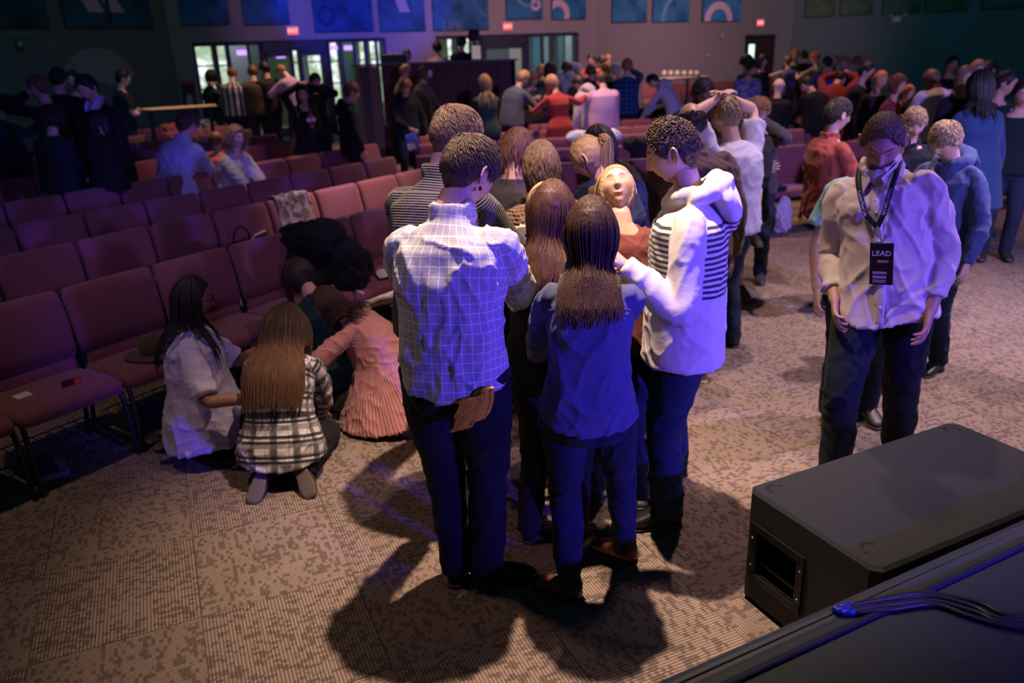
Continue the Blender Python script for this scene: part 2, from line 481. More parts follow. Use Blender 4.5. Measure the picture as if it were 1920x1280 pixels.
def make_carpet():
    n = NT('carpet_tiles'); P = n.coord('Object')
    ya = .4076; ca, sa = math.cos(ya), math.sin(ya); T = .61
    ox, oy = -3.8047*T, 5.6976*T
    x, y, _ = n.sep(P)
    x = n.math('SUBTRACT', x, ox); y = n.math('SUBTRACT', y, oy)
    gx = n.math('DIVIDE', n.math('ADD', n.math('MULTIPLY', x, ca), n.math('MULTIPLY', y, sa)), T)
    gy = n.math('DIVIDE', n.math('SUBTRACT', n.math('MULTIPLY', y, ca), n.math('MULTIPLY', x, sa)), T)
    cx, cy = n.math('FLOOR', gx), n.math('FLOOR', gy)
    fx, fy = n.math('FRACT', gx), n.math('FRACT', gy)
    par = n.math('MODULO', n.math('ABSOLUTE', n.math('ADD', cx, cy)), 2.0)   # quarter-turned neighbours
    def pick(a, b): 
        m = n.new('ShaderNodeMix', data_type='FLOAT'); n.put(m.inputs[0], par); n.put(m.inputs[2], a); n.put(m.inputs[3], b); return m.outputs[0]
    u = pick(fx, fy); v = pick(fy, fx)
    rib = n.math('SINE', n.math('MULTIPLY', u, 2*math.pi*46))
    def wn(vec):
        w = n.new('ShaderNodeTexWhiteNoise', noise_dimensions='3D'); n.put(w.inputs['Vector'], vec); return w.outputs[0]
    tid = n.math('ADD', n.math('MULTIPLY', cx, 7.3), n.math('MULTIPLY', cy, 3.1))
    cell = n.comb(n.math('FLOOR', n.math('MULTIPLY', u, 27)), n.math('FLOOR', n.math('MULTIPLY', v, 42)), tid)
    rowm = n.noise(n.comb(n.math('MULTIPLY', u, 3.0), n.math('MULTIPLY', v, 16.0), tid), 1.0, 1.0)
    blk = n.noise(n.comb(n.math('MULTIPLY', u, 9.0), n.math('MULTIPLY', v, 20.0), tid), 1.0, 2.0)
    dash = n.math('MULTIPLY', n.step(n.math('ADD', n.math('MULTIPLY', wn(cell), .50), n.math('ADD', n.math('MULTIPLY', rowm, .55), n.math('MULTIPLY', blk, .35))), .73, .84), .58)
    fuzz = n.noise(P, 260, 3, .7)
    lightc, midc, darkc = (.43, .335, .285), (.20, .15, .13), (.066, .050, .046)
    ribm = n.math('MULTIPLY', n.step(rib, -.6, .7), n.math('ADD', .45, n.math('MULTIPLY', fuzz, 1.1)))
    col = n.mix(ribm, midc, lightc)
    tone = n.new('ShaderNodeMapRange'); n.put(tone.inputs[0], wn(n.comb(cx, cy, 1.0))); tone.inputs[3].default_value = 0.0; tone.inputs[4].default_value = .30
    col = n.mix(tone.outputs[0], col, midc)
    col = n.mix(dash, col, darkc)
    e = n.math('MINIMUM', n.math('MINIMUM', fx, n.math('SUBTRACT', 1.0, fx)), n.math('MINIMUM', fy, n.math('SUBTRACT', 1.0, fy)))
    col = n.mix(n.math('MULTIPLY', n.math('LESS_THAN', e, .006), .5), col, darkc)
    n.base(col, .95, .1)
    n.bump(n.math('ADD', n.math('MULTIPLY', rib, .5), n.math('ADD', fuzz, n.math('MULTIPLY', dash, -.8))), .004, .8)
    return n.m
def make_wall(name, c, block=True):
    n = NT(name); P = n.coord('Object')
    col = n.mix(n.math('MULTIPLY', n.noise(P, 1.2, 4, .6), .5), c, tuple(v*.75 for v in c))
    br = n.new('ShaderNodeTexBrick'); x, y, z = n.sep(P)
    n.put(br.inputs['Vector'], n.comb(x, z, 0)); br.inputs['Scale'].default_value = 1.0
    br.inputs['Brick Width'].default_value = .41; br.inputs['Row Height'].default_value = .205; br.inputs['Mortar Size'].default_value = .006
    n.base(col, .85, .2)
    if block: n.bump(n.math('SUBTRACT', 1.0, br.outputs['Fac']), .006, .5)
    else: n.bump(n.noise(P, 90, 3), .001, .4)
    return n.m
# ------------------------------------------------------------------ people
def V3(*a): return Vector(a)
def npv(v): return np.array(v[:3], float)

def head_f(sex, long=1.0):
    def f(d):
        x, y, z = d[:, 0], d[:, 1], d[:, 2]
        X = .0755*x; Y = .094*y; Z = .118*z
        X = np.sign(X)*np.abs(X)*(1+.05*np.clip(1-np.abs(z)*1.4, 0, 1))
        t = np.clip(-z, 0, 1)
        X = X*(1-.33*t**1.7); Y = np.where(y < 0, Y*(1-.42*t**1.3), Y*(1-.05*t))
        Y = np.where((y < 0) & (z > -.2), Y*1.10, Y)
        Z = np.where(z > 0, Z*(1-.04*np.clip(y, 0, 1)), Z)
        fr = np.clip((y-.05)*3, 0, 1)
        def g(xc, zc, sx, sz, ab=True):
            q = ((np.abs(X) if ab else X)-xc)/sx; w = (Z-zc)/sz
            return np.exp(-q*q-w*w)*fr
        k = 1.0 if sex == 'm' else .85
        ramp = np.clip((.026-Z)/.058, 0, 1)*(Z > -.034)+np.clip((Z+.046)/.012, 0, 1)*(Z <= -.034)
        Y = Y+.027*k*ramp*np.exp(-(X/(.0085+.005*ramp))**2)*fr*np.where(Z < .03, 1, 0)
        Y = Y+.006*g(.011, -.030, .007, .007)
        Y = Y-.011*g(.031, .007, .017, .012)+.0055*g(.031, .004, .011, .008)
        Y = Y+.006*k*g(.028, .032, .022, .008)+.003*g(0, .030, .02, .01)
        Y = Y+.006*g(.044, -.020, .018, .018)
        Y = Y+.0065*g(0, -.0535, .020, .0042)+.007*g(0, -.0635, .017, .0045)-.003*g(0, -.0585, .02, .0022)
        Y = Y-.004*g(0, -.078, .02, .006)+.008*k*g(0, -.100, .020, .013)
        return np.stack([X, Y, Z], 1)
    return f

def ears(g, M, C):
    for s in (-1, 1):
        a = np.linspace(-.6, 4.4, 14)
        P = np.stack([np.full(14, s*.0), -.004+.0155*np.cos(a)-.004*np.sin(a), -.008+.031*np.sin(a)], 1)
        P[:, 0] = s*(.0800+.012*np.clip(-P[:, 1]/.015, 0, 1))
        P[:, 1] -= .004
        g.tube(P @ M.T + C, np.linspace(.0052, .0060, 14), 8)
        g.ell(np.array((s*.0785, -.008, -.010)) @ M.T + C, (.0035, .012, .022), Matrix(M.tolist()), 10, 8)

def hand(g, W, d, nrm, side, curl=.5, spread=1.0, sc=1.0, thumb=.6):
    """W wrist, d towards the fingers, nrm out of the palm, side towards the thumb"""
    d = d/np.linalg.norm(d); nrm = nrm-d*nrm.dot(d); nrm /= np.linalg.norm(nrm)
    side = side-d*side.dot(d)-nrm*side.dot(nrm); side /= np.linalg.norm(side)
    P = [W-d*.035, W, W+d*.02*sc, W+d*.05*sc, W+d*.085*sc]
    g.tube(P, [(.021, .026), (.019, .026), (.016, .033), (.0155, .041), (.012, .040)], 14, ref=side)
    for k, (o, L) in enumerate(((.031, .072), (.0105, .080), (-.0105, .075), (-.031, .060))):
        p = W+d*(.080-.004*abs(k-1))*sc+side*o*sc; a = -.15+.0*k; pts = [p-d*.015, p]; r = [.0092, .0092]
        dd = d*math.cos((o*3)*spread)+side*math.sin(o*4*spread)
        c = curl*(1+.14*k)
        for q, fr_ in enumerate((.45, .30, .25)):
            a += c*(.55, .75, .5)[q]
            v = dd*math.cos(a)+nrm*math.sin(a)
            p = p+v*L*fr_*sc; pts.append(p); r.append((.0085, .0077, .0062)[q])
        P2, R2 = cr(pts, np.array(r)*sc, 3); g.tube(P2, R2, 8)
    p = W+d*.018*sc+side*.022*sc+nrm*.006; pts = [p]; r = [.013]
    for L, a, b in ((.035, .75, .25), (.032, .45, .35), (.026, .25, .4)):
        v = d*math.cos(a)+side*math.sin(a)*thumb*1.5+nrm*b*curl*1.4
        v /= np.linalg.norm(v); p = p+v*L*sc; pts.append(p); r.append(.0105 if L > .03 else .0085)
    P2, R2 = cr(pts, np.array(r)*sc, 3); g.tube(P2, R2, 8)

def ik(S, T, a, b, pole):
    S, T = npv(S), npv(T); v = T-S; d = np.linalg.norm(v)+1e-9
    m = (a+b)*.995
    if d > m: T = S+v/d*m; v = T-S; d = m
    if d < abs(a-b)+.02: d = abs(a-b)+.02
    u = v/np.linalg.norm(v); p = npv(pole); p = p-u*p.dot(u); p /= np.linalg.norm(p)+1e-9
    c = (a*a+d*d-b*b)/(2*a*d); c = max(-1, min(1, c))
    return S+u*a*c+p*a*math.sqrt(1-c*c), T

ARM = {  # hand targets for the right hand, mirrored for the left: offset from the shoulder, elbow pole, palm direction
 'down': ((.075, .02, -.54), (.5, -.9, 0), (-1, .2, 0)),
 'relax': ((.10, .10, -.52), (.7, -.7, 0), (-1, 0, 0)),
 'clasp': ((-.15, .30, -.36), (1, -.35, -.5), (-.7, -.6, 0)),
 'pocket': ((.03, .10, -.50), (1, -.55, 0), (-1, 0, 0)),
 'cross': ((-.24, .20, -.22), (.7, .2, -1), (0, -1, 0)),
 'chest': ((-.08, .25, -.16), (1, -.2, -.9), (0, -1, .2)),
 'face': ((-.16, .20, .10), (1, .3, -.8), (-.3, -1, 0)),
 'onhead': ((-.12, -.06, .34), (1, .25, .3), (-.6, 0, -1)),
 'hips': ((.06, -.05, -.36), (1, -.8, 0), (0, 0, -1)),
 'out': ((.10, .46, -.02), (.6, 0, -1), (0, 0, -1)),
 'sideup': ((.48, .18, .06), (0, -.2, -1), (0, .3, -1)),
 'back': ((-.10, -.16, -.42), (1, -.5, 0), (0, -1, 0)),
 'lap': ((-.08, .34, -.42), (1, -.4, -.3), (0, 0, -1)),
 'up': ((.12, .10, .50), (1, 0, 0), (0, 1, 0)),
 'hug': ((-.05, .42, -.04), (1, .1, -.6), (-.4, -1, 0)),
}

class Rig:
    def __init__(s, p):
        s.p = p; f = p['sex'] == 'f'; bulk = p['bulk']
        pel = Vector(p['pel']); 
        def Rm(a, sd, tw): return (Matrix.Rotation(tw, 3, 'Z') @ Matrix.Rotation(-a, 3, 'X') @ Matrix.Rotation(sd, 3, 'Y'))
        ln, sd, tw = R_(p['lean']), R_(p['side']), R_(p['twist']); base = R_(p['pelrot'])
        s.R0 = Rm(base+ln*.35, sd*.3, 0); s.R1 = Rm(base+ln*.7, sd*.7, tw*.4); s.R2 = Rm(base+ln, sd, tw*.8); s.R3 = Rm(base+ln*1.12+R_(p['hunch']), sd, tw)
        up = Vector((0, 0, 1))
        s.P = pel; s.Wst = pel+s.R1 @ up*.14; s.Ch = s.Wst+s.R2 @ up*.16; s.Sh = s.Ch+s.R3 @ up*.135; s.Nb = s.Sh+s.R3 @ up*.055
        ex = R_(p['headp'])
        s.RH = Matrix.Rotation(tw+R_(p['heady']), 3, 'Z') @ Matrix.Rotation(-ex, 3, 'X') @ Matrix.Rotation(R_(p['headr']), 3, 'Y')
        nd = ((s.R3 @ up)*.6+(s.RH @ up)*.5+Vector((0, .08, 0))).normalized()
        s.Nk = s.Nb+nd*.052
        s.HC = s.Nk+s.RH @ Vector((0, .018, .112))
        s.top = s.HC+s.RH @ Vector((0, 0, .125))
        w = (.153 if f else .174)*(1+.5*(bulk-1))
        s.sh = {k: s.Sh+s.R3 @ Vector((k*w, p['shf'], -.034+p['shr'])) for k in (-1, 1)}
        s.hj = {k: s.P+s.R0 @ Vector((k*.092, 0, -.03)) for k in (-1, 1)}
        hw = p['hwd']
        s.st = []   # torso stations: centre, rotation, half width, half depth
        F = [(-.12, .150, .105), (0, .178, .122)] if f else [(-.12, .142, .105), (0, .170, .120)]
        tab = ([(s.P+s.R0 @ Vector((0, 0, -.12)), s.R0, *F[0][1:]), (s.P, s.R0, *F[1][1:]),
                (s.Wst, s.R1, .128 if f else .150, .095 if f else .108),
                (s.Wst.lerp(s.Ch, .5), s.R2, .134 if f else .158, .100 if f else .112),
                (s.Ch, s.R2, .148 if f else .172, .118 if f else .122),
                (s.Ch.lerp(s.Sh, .6), s.R3, .150 if f else .178, .105 if f else .115),
                (s.Sh, s.R3, .112 if f else .130, .076 if f else .084),
                (s.Nb, s.R3, .058, .058), (s.Nk, s.R3, .050 if f else .058, .054)])
        for k, (c, R, a, b) in enumerate(tab):
            q = bulk if k < 7 else 1; bf = (bulk-1)*.6+1 if k < 7 else 1
            s.st.append((npv(c), np.array(R), a*q*hw if k < 4 else a*bf, b*(q*1.05 if q > 1 and k in (1, 2, 3) else bf)))
    def ring(s, k, off=0, n=28, offy=None, dz=0.0):
        c, R, a, b = s.st[k]; ph = np.linspace(0, 2*np.pi, n, endpoint=False)
        cx, sy = np.cos(ph), np.sin(ph); e = .86
        X = np.sign(cx)*np.abs(cx)**e*(a+off); Y = np.sign(sy)*np.abs(sy)**e*(b+(off if offy is None else offy))
        return c+np.stack([X, Y, np.full(n, dz)], 1) @ R.T

def person(label, head, rot, hair, top, bottom=None, sex='m', sk=(.62, .40, .30), L='down', Rr='down', lod=2, group=None,
           shoes=(.03, .03, .035), seat=None, skinkw=None, extras=None, feet=None, look=None, **kw):
    p = dict(sex=sex, bulk=1.0, lean=0, side=0, twist=0, pelrot=0, hunch=6, headp=15, heady=0, headr=0, shf=0, shr=0, hwd=1.0, pel=(0, 0, .95), legs='stand', size=None, knees=None)
    p.update(kw)
    if p['legs'] == 'kneel': p['pel'] = kw.get('pel', (0, -.16, .30))
    if p['legs'] == 'sit': p['pel'] = kw.get('pel', (0, 0, .56))
    rig = Rig(p)
    T = Dp(*head) if len(head) == 3 else Vector(head[1])
    s = T.z/rig.top.z
    if p.get('auto') and len(head) == 3 and s > 1.03:
        Y = head[2]
        while s > 1.03 and Y < min(head[2]*1.55, p['auto']): Y += .05; T = Dp(head[0], head[1], Y); s = T.z/rig.top.z
    rz = R_(rot); Rz = Matrix.Rotation(rz, 3, 'Z')
    loc = Vector((T.x, T.y, 0))-Rz @ Vector((rig.top.x, rig.top.y, 0))*s
    root = empty('person', loc, rz, label=label, cat='person', group=group)
    PEOPLE.append((label[:40], round(s*1.75, 2), tuple(round(v, 2) for v in loc)))
    f = sex == 'f'; det = lod
    inv = lambda w: Rz.inverted() @ (Vector(w)-loc)/s
    # ---- arms
    arms = {}
    for k, spec in ((-1, L), (1, Rr)):
        S = rig.sh[k]
        if isinstance(spec, str):
            o, pole, nr = ARM[spec]; m = Vector((k, 1, 1))
            tgt = S+rig.R3 @ Vector((o[0]*k, o[1], o[2])) if spec not in ('down', 'relax', 'pocket', 'back', 'lap') else S+Matrix.Rotation(R_(p['twist']), 3, 'Z') @ Vector((o[0]*k, o[1], o[2]))
            if spec == 'onhead': tgt = rig.HC+rig.RH @ Vector((k*.045, -.02, .115))
            if spec == 'face': tgt = rig.HC+rig.RH @ Vector((k*.05, .10, -.03))
            pole = Vector((pole[0]*k, pole[1], pole[2])); nr = Vector((nr[0]*k, nr[1], nr[2])); curl = .45
        else:
            w, pole = spec[0], spec[1]; tgt = inv(w) if not (len(spec) > 2 and spec[2] == 'l') else Vector(w)
            if len(spec) > 3: pole = spec[1]; nr = Vector(spec[3])
            else: nr = Vector((0, -.3, -1))
            pole = Vector(pole); curl = spec[4] if len(spec) > 4 else .35
        E, Wp = ik(S, tgt, .295, .255, rig.R3 @ pole if isinstance(spec, str) and spec not in ('down', 'relax') else pole)
        arms[k] = (npv(S), E, Wp, npv(nr), curl)
    # ---- legs
    legs = {}; UPV = {}
    for k in (-1, 1):
        Hj = npv(rig.hj[k])
        if p['legs'] == 'stand':
            ft = (feet or {}).get(k, (k*.105, .02 if k > 0 else -.02))
            if len(ft) > 2 and ft[2] == 'w': q = inv(Vector((ft[0], ft[1], 0))); ft = (q.x, q.y, *ft[3:])
            A = np.array((ft[0], ft[1], .085 if len(ft) < 4 else ft[3])); K, A = ik(Hj, A, .43, .42, (k*.12, 1, 0))
            yaw = ft[2] if len(ft) > 2 and not isinstance(ft[2], str) else -k*8; td = np.array((-math.sin(R_(yaw)), math.cos(R_(yaw)), 0))
        elif p['legs'] == 'kneel':
            K = np.array((k*.13, .20, .07)); A = np.array((k*(.09), -.25, .062)); td = np.array((k*.05, -.35, -.9)) if p.get('toes') else np.array((k*.05, -1, -.05))
            if p['knees']: K, A, td = [np.array(v, float) for v in p['knees'][k]]
        else:
            K = np.array((k*.12, p['pel'][1]+.43, p['pel'][2]-.02)); A = np.array((k*.13, K[1]+.02, .085)); td = np.array((0, 1, 0))
        td = td/np.linalg.norm(td); upv = np.array((0, 0, 1.0))
        if p['legs'] == 'kneel':
            upv = np.array((0, 1.0, -.6)) if p.get('toes') else np.array((0, 0, -1.0))
            upv -= td*upv.dot(td); upv /= np.linalg.norm(upv)
        UPV[k] = upv; legs[k] = (Hj, K, A, td)
    hs = .95 if f else 1.0
    RH = np.array(rig.RH); HC = npv(rig.HC)
    M = RH*hs*p.get('hsc', 1.0)
    # ---- body
    g = Geo(); n = 26 if det < 2 else 16
    g.loft([rig.ring(k, -.004, n) for k in range(9)]+[npv(rig.Nk+(rig.RH @ Vector((0, .0, .05))))+(rig.ring(8, -.006, n)-npv(rig.Nk))])
    hf = head_f(sex)
    g.ell(HC, 1, Matrix(M.tolist()), *((72, 60) if det == 0 else (44, 36) if det == 1 else (22, 18)), f=hf)
    if det < 2 or p.get('ears'): ears(g, M, HC)
    am = (.90 if f else 1.0)*(1+.5*(p['bulk']-1)); hg = Geo()
    for k in (-1, 1):
        S, E, Wp, nr, cu = arms[k]; inn = S+(npv(rig.Sh)-S)*.45
        P, Rd = cr([inn, S, S*.6+E*.4, E, E*.6+Wp*.4, Wp], np.array([.042, .050, .043, .037, .039, .025])*am, 4)
        g.tube(P, Rd, 14 if det < 2 else 9)
        d = (Wp-E)/np.linalg.norm(Wp-E); side = np.cross(nr, d)*(k)
        hd = p.get('hd'+('R' if k > 0 else 'L'))
        if hd is not None: d = np.array(hd, float)
        hand(hg if det < 2 else g, Wp, d, nr, side*1.0, cu, sc=.93 if f else 1.0)
        Hj, K, A, td = legs[k]
        P, Rd = cr([Hj, Hj*.55+K*.45, K, K*.6+A*.4, A], np.array([.085, .075, .052, .052, .034])*(1+.4*(p['bulk']-1)), 4)
        g.tube(P, Rd, 12 if det < 2 else 8)
        q_ = .6 if p['legs'] == 'kneel' else 1.0; g.tube([A, A+td*.05-UPV[k]*.042*q_, A+td*.13-UPV[k]*.055*q_], [.030, .026*q_, .018*q_], 8)
    vx = (.0048, .0085, .0135)[det]
    bj = Job(g, vx, 1 if det == 0 else 1); hj = Job(hg, .0034 if det == 0 else .0048, 1) if det < 2 else None
    smat = skin(sk, **(skinkw or {}))
    def fin():
        V, Q = bj.V, bj.Q
        if hj: Q = np.vstack([Q, hj.Q+len(V)]); V = np.vstack([V, hj.V])
        hl = (V-HC) @ np.linalg.inv(M).T
        hl[np.abs(hl).max(1) > .16] = 0
        put('body', mk_mesh('body', V*s, Q, np.zeros((0, 3), int), smat, attrs={'hl': hl}), root)
    FINALS.append(fin)
    # ---- clothes
    def garment(name, g, spec, mode, vox=None, sm=3):
        j = Job(g, vox or (.0075, .011, .017)[det], sm)
        mt = cloth(*spec['m']) if isinstance(spec['m'][0], (tuple, list)) else cloth(spec['m'])
        def fin():
            V, Q = j.V, j.Q; T0 = np.zeros((0, 3), int)
            if det < 2:
                N = vnorm(V, Q, T0); am_ = spec.get('fold', .009 if mode == 'top' else .007)
                seed = (sum(map(ord, label)) % 97)*1.7
                V = V+N*(fold(V+seed, spec.get('fs', 10.5))*am_)[:, None]
            uv = None
            kd = mt.name.split('_')[1].split('.')[0]
            if kd in ('check', 'flannel', 'plaid', 'band', 'stripes', 'rib', 'ribv', 'cable'): uv = garment_uv(V, Q, rig, arms, mode)
            o = put(name, mk_mesh(name, V*s, Q, T0, mt, uv=uv), root)
            return o
        FINALS.append(fin)
    tp = dict(off=(.03, .028, .018, .012), hem=-.10, sleeve='long', sr=.014, m=(.1, .1, .1)); tp.update(top)
    g = Geo(); h0, wst, ch, tt = tp['off']; n = 36 if det < 2 else 20
    flr = tp.get('flare', 0)
    hem = tp['hem']
    c, Rm0, a, b = rig.st[1]
    rings = []
    if tp.get('skirt') is None:
        hb = rig.ring(1, h0, n); down = hb+np.array((0, 0, 1.0))*0
        z0 = hb.mean(0); rr = (hb-z0)*(1+flr)+z0+(rig.R0 @ Vector((0, 0, 1))*hem)[:]*np.ones((n, 1))
        if tp.get('curved'):
            lat = ((hb-z0) @ Rm0[:, 0]); rr[:, 2] += tp['curved']*(np.abs(lat)/.2)**2
        if tp.get('wob'): rr[:, 2] += tp['wob']*np.sin(np.arange(n)*2*np.pi/n*3+1)
        rings += [rr]
    rings += [rig.ring(1, h0*.9, n), rig.ring(2, wst, n), rig.ring(3, (wst+ch)/2, n), rig.ring(4, ch, n), rig.ring(5, ch*.9, n), rig.ring(6, tt, n), rig.ring(7, tt*.6+.004, n)]
    fr7 = (rings[-1]-rig.st[7][0]) @ rig.st[7][1]; fr7[:, 2] -= .048*np.clip(fr7[:, 1]/.06, 0, 1); fr7[:, 2] -= .004; rings[-1] = rig.st[7][0]+fr7 @ rig.st[7][1].T
    if tp.get('closed'): rings.append(rig.ring(8, .008, n))
    g.loft(rings)
    for k in (-1, 1):
        S, E, Wp, nr, cu = arms[k]; inn = S+(npv(rig.Sh)-S)*.5; sr = tp['sr']
        if tp['sleeve'] in ('long', 'roll'):
            e = Wp if tp['sleeve'] == 'long' else E*.25+Wp*.75
            pts, r = [inn, S, S*.55+E*.45, E, E*.5+e*.5, e], [.046, .051+sr*.4, .049+sr*.9, .044+sr, .040+sr, .030+sr*.7]
        elif tp['sleeve'] == 'elbow': pts, r = [inn, S, S*.5+E*.5, S*.08+E*.92], [.046, .051+sr*.4, .050+sr, .048+sr]
        elif tp['sleeve'] == 'short': pts, r = [inn, S, S*.62+E*.38, S*.32+E*.68], [.046, .051+sr*.4, .051+sr*1.1, .052+sr*1.6]
        else: continue
        P, Rd = cr(pts, np.array(r)*am, 5); g.tube(P, Rd, 18 if det < 2 else 10, round_=False)
        if tp['sleeve'] in ('roll', 'elbow') or tp.get('cuff'):
            ax = P[-1]-P[-2]; ax /= np.linalg.norm(ax); rr = float(Rd[-1][0])+.006
            g.tube([P[-1]-ax*.055, P[-1]-ax*.03, P[-1]], [rr*.97, rr, rr*.97], 16, round_=False)
    if tp.get('collar'):
        n2 = 26; ph = np.linspace(0, 2*np.pi, n2, endpoint=False); R3 = np.array(rig.R3); cen = npv(rig.Nb)
        ch_ = tp['collar']
        P = [cen+R3 @ np.array((math.cos(t)*.070, math.sin(t)*.070+.004, .012+(-.03 if math.sin(t) > .6 else 0)*(math.sin(t)))) for t in ph]
        g.loft([[np.array(q)+R3 @ np.array((math.cos(t)*dx, math.sin(t)*dx, dz)) for q, t in zip(P, ph)] for dx, dz in ((.004, -.02), (.006, ch_*.5), (.004, ch_), (-.006, ch_), (-.008, ch_*.4), (-.008, -.02))], closed=True)
    if tp.get('hood'):
        R3 = np.array(rig.R3); cen = npv(rig.Nb); w = tp['hood']
        ph = np.linspace(0, 2*np.pi, 22)
        g.tube([cen+R3 @ np.array((math.cos(t)*.088, math.sin(t)*.082-.012, .012-.035*math.sin(t)+.012*math.sin(3*t))) for t in ph], [.030*w]*22, 10, round_=False)
        g.tube([cen+R3 @ np.array((math.cos(t)*.105, math.sin(t)*.095-.03, .0-.045*math.sin(t))) for t in np.linspace(np.pi*.95, 2.05*np.pi, 12)], [.03*w]*12, 10)
        P, Rd = cr([cen+R3 @ np.array(v) for v in ((0, -.07, .03), (0, -.125, -.01), (0, -.150, -.075), (0, -.145, -.13))], np.array([(.09, .04), (.115, .045), (.09, .034), (.03, .02)])*w, 4)
        g.tube(P, Rd, 16, ref=tuple(R3[:, 1]))
    garment(tp.get('name', 'shirt'), g, tp, 'top')
    bt = dict(m=((.012, .016, .03), 'jeans'), ease=.014, hem=.0, name='trousers'); bt.update(bottom or {})
    if not bt.get('none'):
        g = Geo(); n = 28 if det < 2 else 16
        e = bt['ease']
        g.loft([rig.ring(0, -.012, n, dz=-.03), rig.ring(0, .010, n), rig.ring(1, .012, n), rig.ring(2, .008, n)])
        for k in (-1, 1):
            Hj, K, A, td = legs[k]; end = A if not bt.get('shorts') else Hj*.1+K*.9
            if not bt.get('shorts'):
                end = A+(K-A)/np.linalg.norm(K-A)*(-.03+bt['hem'])
                P, Rd = cr([Hj+np.array((0, 0, .04)), Hj*.6+K*.4, K, K*.55+A*.45, end], [.088+e*.6, .078+e, .057+e, .052+e, .042+e*bt.get('cut', 1.2)], 5)
            else: P, Rd = cr([Hj+np.array((0, 0, .04)), Hj*.6+K*.4, Hj*.12+K*.88], [.09+e, .085+e, .075+e], 5)
            g.tube(P, Rd*(1+.45*(p['bulk']-1)), 20 if det < 2 else 10, round_=False)
            if bt.get('cuff'):
                ax = P[-1]-P[-2]; ax /= np.linalg.norm(ax); rr = float(Rd[-1][0])+.004
                g.tube([P[-1]-ax*.045, P[-1]-ax*.02, P[-1]], [rr, rr, rr], 16, round_=False)
        if bt.get('skirt'):
            zz = bt['skirt']; base = rig.ring(1, .03, n); c0 = base.mean(0)
            g.loft([rig.ring(2, .012, n), base, (base-c0)*1.25+c0+np.array((0, bt.get('sy', 0), -zz))])
        garment(bt['name'], g, bt, 'bottom', sm=2)
    # ---- shoes
    if shoes is not None:
        for k in (-1, 1):
            Hj, K, A, td = legs[k]; sc_ = .92 if f else 1.0
            upv = UPV[k]
            sd_ = np.cross(td, upv)
            o = A-upv*(.085 if p['legs'] != 'kneel' else .062)
            def sec(t, w, h0_, h1, m=16):
                ph = np.linspace(0, 2*np.pi, m, endpoint=False); c_, s_ = np.cos(ph), np.sin(ph)
                x = np.sign(c_)*np.abs(c_)**.7*w; z = h0_+(h1-h0_)*(np.sign(s_)*np.abs(s_)**.7*.5+.5)
                return o+td*t*sc_+sd_*x[:, None]*sc_+upv*z[:, None]*sc_
            g = Geo(); top_ = p.get('boot', 0)
            g.loft([sec(-.060, .018, .012, .060), sec(-.052, .032, .010, .100), sec(-.02, .039, .010, .122), sec(.03, .040, .010, .112), sec(.07, .043, .010, .086), sec(.12, .046, .010, .064), sec(.165, .040, .010, .044), sec(.19, .026, .012, .032)])
            if top_: g.tube([A-upv*.02, A+(K-A)/np.linalg.norm(K-A)*top_], [.047, .052], 14)
            gs = Geo(); gs.loft([sec(-.066, .016, 0, .016), sec(-.055, .034, 0, .016), sec(.0, .036, 0, .015), sec(.06, .040, 0, .014), sec(.12, .048, 0, .016), sec(.17, .043, 0, .017), sec(.197, .026, .002, .018)])
            for gg in (g, gs): gg.V = [v*s for v in gg.V]
            sh = obj('shoe', g, leather(shoes), root, smooth=True)
            if det < 2 or p.get('soles'): obj('sole', gs, plain('sole', p.get('solec', (.10, .09, .085)), .8), sh, smooth=True)
    # ---- hair
    hd = dict(style='short', c=(.05, .03, .02), th=.014, len=.05, n=None); hd.update(hair)
    hd.setdefault('pad', max(tp['off'][1:3])*.9+.006)
    make_hair(hd, rig, M, HC, hf, root, s, det, npv)
    if extras: extras(root, rig, s, arms, M, HC)
    return root
PEOPLE = []

